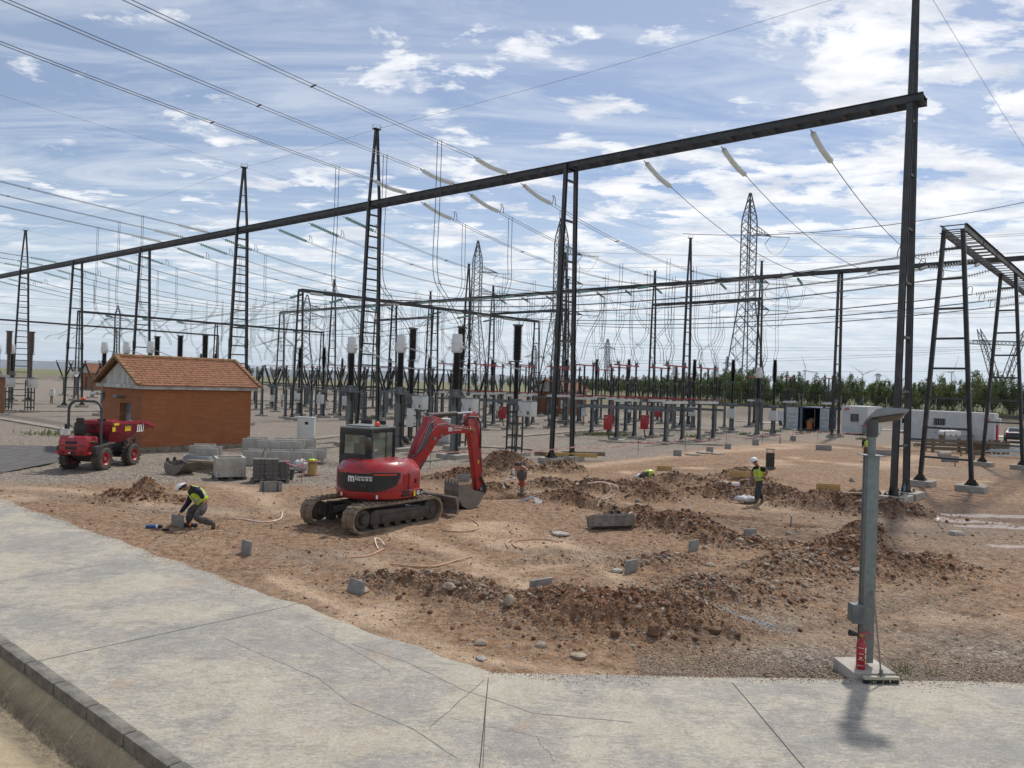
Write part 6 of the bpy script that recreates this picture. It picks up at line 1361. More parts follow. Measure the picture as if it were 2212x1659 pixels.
# fender and badge on the right side near the front
st_k = MB().box(HP(.35, -1.162, .93), (.48, .02, .17), UH).done('badge', SIGNB, EX); y_ = MB().box(HP(.16, -1.175, .93), (.09, .012, .15), UH).done('badge_square', YEL, st_k)
text('85', .16, 'lettering', TXTW, st_k, lambda x, y: HP(.36 + x, -1.1745, .93 + y), bold=.006); text('D2', .08, 'lettering', TXTW, st_k, lambda x, y: HP(.53 + x, -1.1745, .91 + y), bold=.002)
MB().box(HP(.25, -1.15, 1.28), (.07, .03, .12), UH).done('door_lock', SIGNB, EX); MB().bar(HP(-.12, -1.15, .86), HP(-.12, -1.15, 1.5), .012).bar(HP(-.12, -1.15, 1.5), HP(-.3, -.9, 1.83), .012).done('panel_gap', DARK, EX)
MB().tube([HP(-.25, .0, 1.84), HP(-.25, .0, 2.0), HP(-.2, -.02, 2.06), HP(-.12, -.05, 2.08)], .035, 8).done('exhaust', BUCK, EX)
for ph, z in ((22, .93), (-34, .91)): patch_('tie_down_label', [(ph, z + .05, z - .05), (ph - 2.5, z + .05, z - .05)], 1.176, SIGNW, EX)
# cab
cf0, cf1, cl0, cl1, cz0, cz1 = -.34, .84, .03, 1.07, 1.05, 2.70
m_ = MB(); pil = .075
def hb(f0, f1, l0, l1, z0, z1, m=m_): return m.box(HP((f0 + f1) / 2, (l0 + l1) / 2, (z0 + z1) / 2), (abs(f1 - f0), abs(l1 - l0), z1 - z0), UH)
for f, l in ((cf0, cl0), (cf0, cl1), (cf1 - .05, cl0), (cf1 - .05, cl1)): hb(f - .0, f + pil * 1.2, l - .035, l + .035, cz0, cz1 - .04)
hb(cf0 - .01, cf0 + .05, cl0, cl1, cz0, 1.96); hb(cf0 - .01, cf0 + .05, cl0, cl1, 2.50, cz1); hb(cf0 - .01, cf0 + .05, cl0, cl0 + .17, 1.9, 2.55); hb(cf0 - .01, cf0 + .05, cl1 - .13, cl1, 1.9, 2.55)
hb(cf0, cf1, cl0 - .02, cl0 + .03, cz0, 1.83); hb(cf0, cf1, cl0 - .02, cl0 + .03, 2.57, cz1); hb(cf0, cf0 + .12, cl0 - .02, cl0 + .03, 1.8, 2.6); hb(.42, .45, cl0 - .015, cl0 + .02, 1.8, 2.6)
hb(cf0, cf1, cl1 - .03, cl1 + .02, cz0, 1.7); hb(cf0, cf1, cl1 - .03, cl1 + .02, 2.57, cz1); hb(cf1 - .04, cf1, cl0, cl1, 2.57, cz1); hb(cf1 - .04, cf1, cl0, cl1, cz0, 1.45)
cab = m_.done('cab', DARK, EX, bevel=.025)
r_f = MB(); hb(cf0 - .015, cf1 + .02, cl0 - .03, cl1 + .02, cz1 - .02, cz1 + .035, r_f); hb(cf0 + .1, cf1 - .15, cl0 + .08, cl1 - .08, cz1 + .04, cz1 + .075, r_f); r_f.done('cab_roof', mat('cab_roof_grey', (.20, .21, .21), .5, 0, .2, 3), cab, bevel=.03)
for nm, a_ in (('rear_window', (cf0 + .012, cf0 + .022, cl0 + .14, cl1 - .1, 1.93, 2.53)), ('side_window', (cf0 + .08, cf1 - .04, cl0 + .0, cl0 + .01, 1.80, 2.6)), ('side_window', (cf0 + .08, cf1 - .04, cl1 - .01, cl1 + .0, 1.66, 2.6)), ('windscreen', (cf1 - .03, cf1 - .02, cl0 + .03, cl1 - .03, 1.4, 2.6))):
    g = MB(); hb(*a_, g); g.done(nm, GLASS, cab)
g = MB(); hb(-.1, .15, .28, .78, 1.7, 2.24, g); hb(-.1, .5, .28, .78, 1.5, 1.72, g); hb(-.06, .1, .42, .64, 2.24, 2.42, g); g.done('seat', DARK, cab, bevel=.04)
MB().box(HP(.55, -.02 + .08, 2.02), (.05, .012, .24), UH).done('sticker', YEL, cab)
for f, l, n_ in ((.06, -.32, 1), (.95, -.42, 2)):
    p0 = HP(cf0 + .05 if n_ == 1 else cf1 - .05, cl0 - .04, 2.44); p1 = HP(-.80 if n_ == 1 else f, l + .1, 2.40)
    m_r = MB().tube([p0, p0.lerp(p1, .5) + Vector((0, 0, .03)), p1], .018, 6).done('mirror_arm', DARK, cab); MB().ball(p1 + Vector((0, 0, -.06)), .15, 12, 8, (.45, .9, 1.05) if n_ == 1 else (.5, .8, .7)).done('mirror', GRIME, m_r, smooth=True)
MB().lathe([(.075, 0), (.08, .02), (.08, .07), (.06, .11), (.02, .13), (0, .13)], HP(.1, .12, cz1 + .06), (0, 0, 1), 14).done('beacon', ORG, cab, smooth=True)
for l in (.28, .46, .78, .96): MB().box(HP(.62, l, cz1 + .13), (.09, .16, .14), UH).done('work_light', DARK, cab, bevel=.012)
# boom, arm, cylinders in the digging plane (x forward, through the machine centre line)
LB = -.15
def pl_(f, z, w_=0): return Vector((f, LB + w_, z))
boom_p = [(.75, 1.55), (.95, 1.95), (1.13, 2.38), (1.42, 2.78), (1.48, 3.02), (1.64, 3.06), (2.0, 2.99), (2.16, 2.89), (2.49, 2.77), (3.09, 2.71), (3.50, 2.68), (3.66, 2.56), (3.55, 2.44), (3.3, 2.46), (2.6, 2.48), (2.25, 2.42), (1.95, 2.30), (1.57, 1.87), (1.1, 1.45), (.8, 1.35)]
def slabpart(poly, wd, name, mt, parent, bev=.015):
    # convex-safe: triangulated n-gon prism
    return MB().prism(poly, lambda a_, b_, c_: pl_(a_, b_, c_), -wd / 2, wd / 2).done(name, mt, parent, bevel=bev)
boom = slabpart(boom_p, .27, 'boom', EXR, EX)
stick_p = [(3.30, 2.98), (3.45, 3.09), (3.73, 3.12), (3.84, 3.03), (3.98, 2.3), (4.06, 1.6), (4.10, .9), (4.08, .58), (3.98, .5), (3.88, .56), (3.76, 1.1), (3.58, 1.9), (3.45, 2.35), (3.36, 2.5)]
arm = slabpart(stick_p, .21, 'arm', EXR, EX)
def cylr(p0, p1, fr, r0, r1, name, parent, w_=0):
    a_, b_ = pl_(*p0, w_), pl_(*p1, w_); m = a_.lerp(b_, fr); c = MB().tube([a_, m], r0, 12).ball(a_, r0 * 1.15, 8, 6).done(name, GRIME, parent, smooth=True); MB().tube([m, b_], r1, 10).done('rod', CHROME, c, smooth=True)
    MB().ball(b_, r0 * .9, 8, 6).done('rod_eye', EXR, c, smooth=True); return c
cylr((1.62, 3.05), (3.66, 3.13), .60, .075, .04, 'arm_cylinder', EX); cylr((.95, 1.12), (1.98, 2.36), .55, .085, .045, 'boom_cylinder', EX); cylr((3.95, 2.25), (4.22, .8), .62, .06, .035, 'bucket_cylinder', EX)
for p in ((2.05, 2.42), (3.52, 2.57), (.95, 1.55), (1.58, 3.0), (4.0, .6), (1.75, 2.35)): MB().lathe([(0, 0), (.06, .0), (.065, .02), (.065, .32), (.06, .34), (0, .34)], pl_(*p, -.17), (0, 1, 0), 12).done('pin', BUCK, EX)
# hoses over the boom and at the elbow
for k in range(6):
    y = -.145 - .0 + k * .0; o_ = .035 * k; w_ = -.15 - .012 * (k % 2)
    MB().tube([pl_(.78 + o_ * .4, 1.72 + o_, w_), pl_(1.0 + o_, 1.95 + o_ * .3, w_ - .02), pl_(1.25 + o_, 2.30, w_ - .01), pl_(1.42 + o_, 2.62, w_), pl_(1.5 + o_ * .9, 2.78 + .02 * k, w_), pl_(1.62 + o_, 2.86 + .01 * k, w_ * .9)], .014, 5).done('hydraulic_hose', HOSE if k % 2 else PIPE, boom)
MB().tube([pl_(1.15, 2.0, -.155), pl_(1.5, 2.5, -.155), pl_(1.85, 2.78, -.155), pl_(2.2, 2.80, -.155), pl_(2.8, 2.66, -.155), pl_(3.3, 2.60, -.155)], .013, 5).done('steel_line', PIPE, boom)
for k in range(2): MB().tube([pl_(3.0 + .1 * k, 2.74, -.1), pl_(3.25, 2.95 + .05 * k, -.17), pl_(3.6 + .05 * k, 2.98, -.2), pl_(3.86, 2.75, -.17), pl_(3.93 - .02 * k, 2.35, -.14), pl_(3.95, 1.95, -.13)], .022, 6).done('hydraulic_hose', HOSE, arm)
MB().tube([pl_(3.95, 1.9, -.12), pl_(4.08, 1.3, -.12), pl_(4.12, .95, -.12)], .012, 5).tube([pl_(3.2, 2.8, .12), pl_(3.5, 3.0, .18), pl_(3.9, 2.7, .16), pl_(4.0, 2.2, .13)], .02, 5).done('hydraulic_line', PIPE, arm)
text('m', .24, 'lettering', TXTW, boom, lambda x, y: pl_(2.36 + x, 2.63 + y, -.1385), align='LEFT', bold=.01); text('muntanealquiler', .062, 'lettering', TXTW, boom, lambda x, y: pl_(2.60 + x, 2.66 + y, -.1385), align='LEFT', bold=.002); text('902 42 40 42', .068, 'lettering', TXTW, boom, lambda x, y: pl_(2.60 + x, 2.58 + y, -.1385), align='LEFT', bold=.002)
for p in ((3.4, 2.62), (3.78, 2.96), (3.88, 1.5)): MB().box(pl_(*p, -.142 if p[0] < 3.5 else -.108), (.05, .006, .11)).done('warning_label', YEL, boom if p[0] < 3.5 else arm)
# bucket and linkage
bk = [(2.75, .86), (2.72, .66), (2.78, .38), (2.95, .16), (3.2, .05), (3.5, .04), (3.75, .14), (3.92, .34), (3.98, .50), (3.80, .55), (3.5, .62), (3.2, .76), (3.05, .84)]
b_ = MB(); wb_ = .30
for sd_ in (-1, 1): b_.prism(bk, lambda a_, q, c_: pl_(a_, q, c_), sd_ * wb_ - .012, sd_ * wb_ + .012)
vs = []
for a_, q in bk[:9]: vs += [pl_(a_, q, -wb_), pl_(a_, q, wb_)]
b_.add(vs, [(2 * i, 2 * i + 1, 2 * i + 3, 2 * i + 2) for i in range(8)]); bucket = b_.done('bucket', BUCK, EX)
for k in range(5): MB().prism([(-.05, 0), (.05, 0), (.015, .17), (-.015, .17)], lambda a_, q, c_, k=k: pl_(2.74 + c_, .84 + q, -.26 + k * .13 + a_), -.02, .02).done('tooth', BUCK, bucket)
MB().prism([(3.85, .42), (3.98, .66), (4.2, .80), (4.36, .60), (4.3, .44), (4.12, .36), (3.98, .30)], lambda a_, q, c_: pl_(a_, q, c_), -.13, .13).done('quick_hitch', DARK, EX, bevel=.02); MB().bar(pl_(4.0, 1.0, -.13), pl_(4.25, .62, -.13), .06).bar(pl_(4.0, 1.0, .13), pl_(4.25, .62, .13), .06).done('link', GRIME, EX)

# ------------------------------------------------------------------ red articulated dumper
DU = empty('site_dumper', (-17.40, 30.4, 0), math.radians(-4), 'red four-wheel site dumper with a pointed skip and a black roll bar', 'dumper')
DRED = mat('dumper_red', (.36, .015, .028), .35, 0, .3, 2.5, .1, 30, coat=.3, col2=(.25, .016, .022)); SKIPR = mat('skip_red', (.30, .018, .032), .5, 0, .4, 4, .1, 30, col2=(.19, .02, .028), v2=.3)
for y in (0, 2.04):
    for x in (-.68, .68):
        sg = 1 if x > 0 else -1; w_ = MB().lathe([(.24, -.06), (.26, -.17), (.40, -.19), (.47, -.15), (.485, -.05), (.485, .05), (.47, .15), (.40, .19), (.26, .17), (.24, .06)], (x, y, .485), (1, 0, 0), 28)
        for k in range(18):
            for q in (-1, 1):
                a_ = 2 * math.pi * (k + (.5 if q > 0 else 0)) / 18; c = Vector((x + q * .085, y + math.cos(a_) * .49, .485 + math.sin(a_) * .49)); w_.box(c, (.17, .05, .05), 0, Matrix.Rotation(a_, 3, 'X') @ Matrix.Rotation(q * .5, 3, 'Z'))
        w_ = w_.done('wheel', RUB, DU, smooth=True); MB().lathe([(.0, .09), (.10, .09), (.12, .07), (.2, .07), (.235, .15), (.262, .175), (.262, -.15), (.0, -.15)], (x, y, .485), (sg, 0, 0), 18).done('rim', REDP, w_, smooth=True); MB().lathe([(.0, .15), (.07, .14), (.08, .08)], (x, y, .485), (sg, 0, 0), 10).done('hub_cap', BUCK, w_)
MB().box((0, .25, .62), (.9, 1.1, .28)).box((0, 1.5, .66), (.55, 1.8, .26)).box((0, 0, .45), (1.1, .2, .2)).box((0, 2.04, .45), (1.1, .2, .2)).done('chassis', DARK, DU, bevel=.02)
m_ = MB(); prof = [(-.90, .68), (-.92, 1.05), (-.88, 1.36), (-.80, 1.44), (-.2, 1.42), (-.1, 1.36), (-.1, 1.08), (-.5, .95), (-.62, .66)]
m_.prism(prof, lambda a_, b_, c_: Vector((c_, a_, b_)), -.57, .57); hood = m_.done('engine_hood', DRED, DU, bevel=.06)
MB().box((0, -.915, 1.055), (1.16, .02, .02)).done('hood_gap', DARK, hood)
for z, h_ in ((1.19, .11), (.97, .11)): MB().box((-.04, -.93, z), (.46, .03, h_)).done('grille', DARK, hood, bevel=.02)
MB().box((.0, -.93, .78), (.28, .03, .12)).done('rear_lamp_box', DARK, hood, bevel=.01); MB().ball((-.07, -.945, .78), .04, 8, 6).done('lamp', SIGNW, hood)
for x in (-.42, .40): MB().lathe([(0, 0), (.08, 0), (.08, .02), (0, .02)], (x, -.93, .77), (0, -1, 0), 14).done('round_recess', mat('recess_red', (.16, .01, .012), .6), hood)
for x in (-.66, .66): MB().box((x, -.80, .78), (.12, .1, .09)).done('tail_light', REDS, DU, bevel=.01); MB().box((x * 1.02, -.55, 1.17), (.2, .12, .08)).done('indicator', DARK, DU)
for sg in (-1, 1): MB().prism([(-.6, .72), (-.62, 1.02), (.65, 1.12), (.65, 1.06), (.3, 1.04), (-.15, .98), (-.42, .8), (-.5, .62)], lambda a_, b_, c_, sg=sg: Vector((sg * .62 + c_, a_, b_)), -.22, .22).done('mudguard', GRIME, DU, bevel=.015)
MB().box((.0, .15, 1.10), (1.15, .9, .06)).done('floor', DARK, DU)
s_ = MB().box((-.14, .0, 1.42), (.50, .48, .13)).box((-.14, -.22, 1.70), (.46, .14, .52)).box((-.14, -.24, 2.04), (.30, .12, .22)).box((-.14, .0, 1.26), (.36, .36, .22)).done('seat', DARK, DU, bevel=.045)
MB().tube([(-.42, .25, 1.15), (-.42, .25, 1.6), (-.42, .05, 1.62)], .02, 6).box((.05, .72, 1.45), (.5, .18, .75)).box((.12, .78, 1.92), (.34, .05, .3)).done('dashboard', DARK, DU)
MB().bar((.0, .62, 1.6), (-.02, .4, 1.78), .04).tube([Vector((-.02 + .19 * math.cos(t), .38 + .10 * math.sin(t), 1.8 + .15 * math.sin(t))) for t in [i * math.pi / 8 for i in range(17)]], .016, 6).done('steering_wheel', DARK, DU)
pts = [(-.70, -.15, 1.02), (-.70, -.15, 2.45)] + [(-.70 + .34 * (1 - math.cos(t)), -.15, 2.45 + .38 * math.sin(t)) for t in [math.pi / 2 * i / 6 for i in range(1, 7)]] + [(.70 - .34 * (1 - math.cos(t)), -.15, 2.45 + .38 * math.sin(t)) for t in [math.pi / 2 * (6 - i) / 6 for i in range(0, 7)]] + [(.70, -.15, 1.02)]
MB().tube(pts, .055, 10).done('roll_bar', mat('rollbar_grey', (.055, .06, .065), .5, .1, .2, 6), DU, smooth=True); MB().ball((-.1, -.15, 2.92), .085, 12, 8, (1.1, 1, .8)).done('beacon', ORG, DU, smooth=True)
for sg in (-1, 1): MB().tube([(sg * .7, -.15, 1.9), (sg * .75, .1, 1.75), (sg * .75, .3, 1.7), (sg * .75, .35, 1.2)], .018, 6).done('handrail', DARK, DU)
MB().box((-.88, .0, 1.7), (.06, .2, .32)).done('mirror', DARK, DU, bevel=.02)
pl2 = MB().box((-.42, -.72, 1.59), (.40, .02, .24)).done('number_plate', SIGNW, DU); RT = mat('plate_red', (.45, .05, .05), .6)
for k, t_ in enumerate(('E 1867', 'BHV')): text(t_, .105, 'lettering', RT, pl2, lambda x, y, k=k: Vector((-.42 + x, -.7325, 1.645 - .11 * k + y)))
text('AUSA', .085, 'lettering', SIGNW, hood, lambda x, y: Vector((-.05 + x, -.905 + y * .18, 1.405 + y * .9)), bold=.003)
MB().box((.578, -.42, 1.2), (.012, .12, .08)).done('sticker', YEL, hood); MB().lathe([(0, 0), (.07, 0), (.07, .012)], (.578, -.58, 1.2), (1, 0, 0), 12).done('round_badge', BUCK, hood)
# skip: a pointed tub with sloping sides
def tub(sect):  # list of (y, halfwidth, z) loops
    return sect
rim = [(-.12 + .55, .70, 1.95), (2.95, .78, 1.88), (4.2, .46, 1.62)]
top = [(-.74, .45, 1.96), (-.78, 1.2, 1.95), (-.78, 2.95, 1.90), (-.50, 4.2, 1.63), (.50, 4.2, 1.63), (.78, 2.95, 1.90), (.78, 1.2, 1.95), (.74, .45, 1.96)]
mid = [(-.66, .55, 1.55), (-.70, 1.2, 1.5), (-.70, 2.6, 1.50), (-.42, 3.7, 1.48), (.42, 3.7, 1.48), (.70, 2.6, 1.50), (.70, 1.2, 1.5), (.66, .55, 1.55)]
bot = [(-.30, .9, 1.12), (-.34, 1.2, 1.02), (-.34, 1.9, 1.02), (-.25, 2.3, 1.12), (.25, 2.3, 1.12), (.34, 1.9, 1.02), (.34, 1.2, 1.02), (.30, .9, 1.12)]
vs = top + mid + bot; inn = [(x * .95, y + (.03 if y < 2 else -.05), z + .02) for x, y, z in top + mid + bot]; n = 8
fs = [(a_ * n + i, a_ * n + (i + 1) % n, (a_ + 1) * n + (i + 1) % n, (a_ + 1) * n + i) for a_ in (0, 1) for i in range(n)] + [tuple(range(16, 24))]
m_ = MB().add(vs + inn, fs + [tuple(q + 24 for q in f)[::-1] for f in fs] + [(i, (i + 1) % n, 24 + (i + 1) % n, 24 + i) for i in range(n)]); skip = m_.done('skip', SKIPR, DU, fix=False)
m_ = MB()
for i in range(n): a_, b_ = Vector(top[i]), Vector(top[(i + 1) % n]); m_.bar(a_ + Vector((0, 0, -.04)), b_ + Vector((0, 0, -.04)), .05, .14, ext=.01)
m_.done('skip_rim', SKIPR, skip); MB().box((.79, .75, 1.86), (.012, .35, .1)).box((.76, .62, 1.66), (.02, .2, .2)).done('warning_label', YEL, skip)
lb = MB().box((.755, 1.62, 1.67), (.02, .42, .28)).done('danger_label', YEL, skip); MB().box((.767, 1.62, 1.775), (.012, .38, .07)).done('label_head', SIGNB, lb); text('Peligro', .06, 'lettering', SIGNW, lb, lambda x, y: Vector((.775, 1.62 + x, 1.775 + y)))
for k, t_ in enumerate(('NO PERMANECER EN', 'EL RADIO DE ACCION')): text(t_, .036, 'lettering', SIGNB, lb, lambda x, y, k=k: Vector((.768, 1.62 + x, 1.69 - .06 * k + y)))
text('m', .52, 'lettering', TXTW, skip, lambda x, y: Vector((.762 + .0 * x, 2.30 + x, 1.66 + y * 1.1)), align='LEFT', bold=.022); MB().box((.765, 2.78, 1.66), (.012, .05, .34)).box((.765, 2.52, 1.46), (.012, .52, .03)).done('logo_bar', TXTW, skip)
MB().prism([(1.0, .8), (2.3, .8), (2.2, 1.15), (1.95, 1.05), (1.1, 1.05)], lambda a_, b_, c_: Vector((c_, a_, b_)), -.2, .2).prism([(2.1, .75), (2.5, .78), (2.35, 1.3), (2.2, 1.25)], lambda a_, b_, c_: Vector((c_, a_, b_)), .2, .26).done('skip_frame', GRIME, DU); MB().lathe([(.05, 0), (.06, .1), (.0, .12)], (.5, 2.55, 1.0), (0, 0, 1), 10).bar((.5, 2.5, .7), (.5, 2.55, 1.0), .04).done('headlamp', DARK, DU)
text('C5A', .16, 'lettering', TXTW, DU, lambda x, y: Vector((.282, 1.05 + x, .68 + y)), bold=.004); MB().box((.279, 1.05, .68), (.0, .01, .01)).done('chassis_plate', DARK, DU)
# ------------------------------------------------------------------ people
def skin(chains, name, mt, parent, sub=2, extra=None, fac=None):
    """chains: lists of (x,y,z,r[,r2]); a point given as a str refers to a named node {name:(...)}; builds one smooth skinned surface"""
    me = bpy.data.meshes.new('tmp'); vs = []; es = []; rs = []; idx = {}
    for ch in chains:
        prev = None
        for nd in ch:
            k = tuple(round(q, 4) for q in nd[:3])
            if k not in idx: idx[k] = len(vs); vs.append(nd[:3]); rs.append((nd[3], nd[4] if len(nd) > 4 else nd[3]))
            if prev is not None and prev != idx[k]: es.append((prev, idx[k]))
            prev = idx[k]
    me.from_pydata(vs, es, []); o = bpy.data.objects.new('tmp', me); COL.objects.link(o)
    mo = o.modifiers.new('s', 'SKIN'); mo.use_smooth_shade = True; mo.branch_smoothing = .6
    for i, r in enumerate(rs): me.skin_vertices[0].data[i].radius = r
    me.skin_vertices[0].data[0].use_root = True
    m2 = o.modifiers.new('u', 'SUBSURF'); m2.levels = sub; m2.render_levels = sub
    dg = bpy.context.evaluated_depsgraph_get(); dg.update(); res = bpy.data.meshes.new_from_object(o.evaluated_get(dg)); bpy.data.objects.remove(o); bpy.data.meshes.remove(me)
    res.name = name; res.materials.clear()
    for q in (mt if isinstance(mt, (list, tuple)) else [mt]): res.materials.append(q)
    if extra:     # join further small surfaces (fingers, nose, ears) into the same mesh
        import bmesh
        bm = bmesh.new(); bm.from_mesh(res)
        for e_ in extra: bm.from_mesh(e_)
        bm.to_mesh(res); bm.free()
    res.polygons.foreach_set('use_smooth', [True] * len(res.polygons))
    if fac:
        for p in res.polygons: p.material_index = fac(p.center)
    res.update(); r = bpy.data.objects.new(name, res); COL.objects.link(r); r.parent = parent; return r
def meshonly(chains, sub=1):
    o = skin(chains, 'tmpx', [], None, sub); m = o.data; bpy.data.objects.remove(o); return m
SKINM = mat('skin', (.26, .125, .075), .55, 0, .15, 12); VEST = mat('hi_vis_yellow', (.50, .66, .02), .6, 0, .15, 10, emis=None); REFL = mat('reflective_tape', (.33, .34, .33), .35, .3); NAVYC = mat('navy_cloth', (.012, .017, .035), .85, 0, .3, 10); BLKC = mat('black_cloth', (.010, .010, .011), .85, 0, .3, 10)
TROU = mat('grey_trousers', (.085, .078, .072), .9, 0, .35, 9, .4, 40, col2=(.05, .047, .045)); DTROU = mat('dark_trousers', (.045, .047, .052), .9, 0, .35, 9, .4, 40); BOOT = mat('work_boot', (.12, .085, .06), .8, 0, .4, 10); HELM = mat('white_helmet', (.72, .72, .72), .25, 0, coat=.3); HAIR = mat('dark_hair', (.015, .011, .009), .7)
def grow(n, d): return (*n[:3], n[3] + d, (n[4] if len(n) > 4 else n[3]) + d)
BULK = {'pelvis': 1.18, 'belly': 1.25, 'chest': 1.22, 'neckb': 1.2, 'neck': 1.15, 'sh': 1.3, 'el': 1.25, 'wr': 1.15, 'hp': 1.15, 'kn': 1.25, 'an': 1.3}
def hand(w, tip, side, curl=.35):
    """five fingers of different lengths from wrist w towards tip; side: unit vector across the palm"""
    w = Vector(w); tip = Vector(tip); d = (tip - w).normalized(); side = Vector(side).normalized(); nrm = d.cross(side).normalized(); L_ = (tip - w).length; palm = w + d * L_ * .5; out = []
    for k, ln in enumerate((.80, .95, 1.0, .92)):
        p = palm + side * (.030 - .020 * k); q = p + d * L_ * .24 * ln + nrm * .006; r = q + (d * (1 - curl) + nrm * curl).normalized() * L_ * .20 * ln; s = r + (d * (1 - curl * 1.6) + nrm * curl * 1.6).normalized() * L_ * .13 * ln
        out.append(meshonly([[(*p, .010), (*q, .0095), (*r, .0085), (*s, .0065)]]))
    p = w + d * L_ * .22 + side * .03; q = p + (d + side * .9).normalized() * L_ * .22; r = q + (d * 1.2 + side * .3).normalized() * L_ * .17; out.append(meshonly([[(*p, .012), (*q, .0105), (*r, .0075)]]))
    out.append(meshonly([[(*w, .026, .018), (*palm.lerp(w, .45), .036, .017), (*palm, .038, .015), (*(palm + d * .012), .034, .012)]])); return out
def person(loc, rz, N, label, shirt, trouser, sleeves='long', vest=True, helmet=HELM, crouch=False):
    e = empty('person', loc, rz, label, 'person'); V_ = {k: ((*v[:3], *[q * BULK.get(k, BULK.get(k[1:], 1)) for q in v[3:]]) if len(v) > 3 else v) for k, v in N.items()}
    torso = [grow(V_['pelvis'], -.035), grow(V_['belly'], -.04), grow(V_['chest'], -.03), V_['neckb'], V_['neck'], V_['head0'], V_['head1']]
    arms = [[grow(V_['chest'], -.03), V_[a + 'sh'], V_[a + 'el'], V_[a + 'wr']] for a in 'LR']; legs = [[grow(V_['pelvis'], -.035), V_[a + 'hp'], V_[a + 'kn'], V_[a + 'an']] for a in 'LR']
    ex_ = []
    for a in 'LR': ex_ += hand(V_[a + 'wr'][:3], V_[a + 'ht'], V_[a + 'hs'])
    h = Vector(V_['head1'][:3]); h0 = Vector(V_['head0'][:3]); up = (h - Vector(V_['neck'][:3])).normalized(); fw = Vector(V_['face']).normalized(); lat = up.cross(fw).normalized()
    hc_ = h0.lerp(h, .5); ex_.append(meshonly([[(*(hc_ + fw * .085 + up * .01), .012), (*(hc_ + fw * .118 - up * .022), .016)]]))        # nose
    ex_.append(meshonly([[(*(hc_ + fw * .06 - up * .075), .04, .035), (*(hc_ + fw * .085 - up * .085), .028, .022)]]))      # jaw
    for q in (-1, 1): ex_.append(meshonly([[(*(hc_ + lat * q * .088 + up * .02), .018, .010), (*(hc_ + lat * q * .094 - up * .02), .014, .009)]]))
    skin([torso] + [[grow(n, -.012) for n in a][:0] or [a[0]] + a[1:] for a in arms] + legs, 'body', SKINM, e, 2, ex_)
    MB().ball(hc_ + fw * .093 + lat * .032 + up * .015, .010, 6, 4).ball(hc_ + fw * .093 - lat * .032 + up * .015, .010, 6, 4).done('eyes', DARK, e); MB().tube([hc_ + fw * .104 - up * .062 + lat * q for q in (-.025, 0, .025)], .005, 5).done('mouth', mat('lips', (.16, .06, .05), .6), e)
    rot_ = Matrix((lat, fw, up)).transposed()
    hm_ = MB(); 
    for i in range(7): pass
    b = MB().ball((0, 0, 0), .098, 14, 8, (.92, 1.0, 1.0)); b.v = [tuple(hc_ + up * .035 - fw * .018 + rot_ @ Vector(v)) for v in b.v]; b.done('hair', HAIR, e, smooth=True)
    dome = MB(); vs = []; nn = 18
    for i in range(8):
        a_ = math.pi / 2 * i / 7
        for k in range(nn): t = 2 * math.pi * k / nn; r = math.cos(a_) * .132; vs.append(hc_ + up * (.045 + math.sin(a_) * .125) + (lat * math.cos(t) * r * .88 + fw * math.sin(t) * r * 1.08))
    dome.add(vs, [(i * nn + k, i * nn + (k + 1) % nn, (i + 1) * nn + (k + 1) % nn, (i + 1) * nn + k) for i in range(7) for k in range(nn)])
    if helmet is not None:
        hel = dome.done('helmet', helmet, e, smooth=True); br = [hc_ + up * .047 + lat * math.cos(t) * (.128) + fw * (math.sin(t) * .148 + (.045 if math.sin(t) > .3 else .004)) for t in [2 * math.pi * k / 24 for k in range(24)]]; br2 = [p - up * .012 for p in br]; c = hc_ + up * .06
        MB().add(br + br2 + [c], [(k, (k + 1) % 24, 24 + (k + 1) % 24, 24 + k) for k in range(24)] + [(k, (k + 1) % 24, 48) for k in range(24)]).done('brim', helmet, hel)
    sh = [[grow(V_['pelvis'], .010), grow(V_['belly'], .014), grow(V_['chest'], .014), grow(V_['neckb'], .01)]]
    for a in 'LR':
        A_ = [grow(V_['chest'], .014), grow(V_[a + 'sh'], .018)]
        if sleeves == 'long': A_ += [grow(V_[a + 'el'], .016), grow(V_[a + 'wr'], .012)]
        else: s_, e_ = Vector(V_[a + 'sh'][:3]), Vector(V_[a + 'el'][:3]); A_ += [(*s_.lerp(e_, .8), .066)]
        sh.append(A_)
    skin(sh, 'shirt', shirt, e)
    T = [[grow(V_['belly'], .0)[:3] + (V_['belly'][3] * .96,), grow(V_['pelvis'], .018)]]
    for a in 'LR': T.append([grow(V_['pelvis'], .018), grow(V_[a + 'hp'], .02), grow(V_[a + 'kn'], .022), grow(V_[a + 'an'], .028)])
    skin(T, 'trousers', trouser, e)
    for a in 'LR':
        an = Vector(V_[a + 'an'][:3]); to = Vector(V_[a + 'to']); sd = (to - an); he = an - Vector((sd.x, sd.y, 0)).normalized() * .05 + Vector((0, 0, min(-.03, sd.z * .8)))
        skin([[(*(an + Vector((0, 0, .05))), .055), (*an, .058), (*he.lerp(an.lerp(to, .5) + Vector((0, 0, sd.z * .35)), .4), .055, .05), (*an.lerp(to, .7).lerp(Vector((to.x, to.y, to.z)), .2), .052, .042), (*to, .042, .034)]], 'boot', BOOT, e, 1)
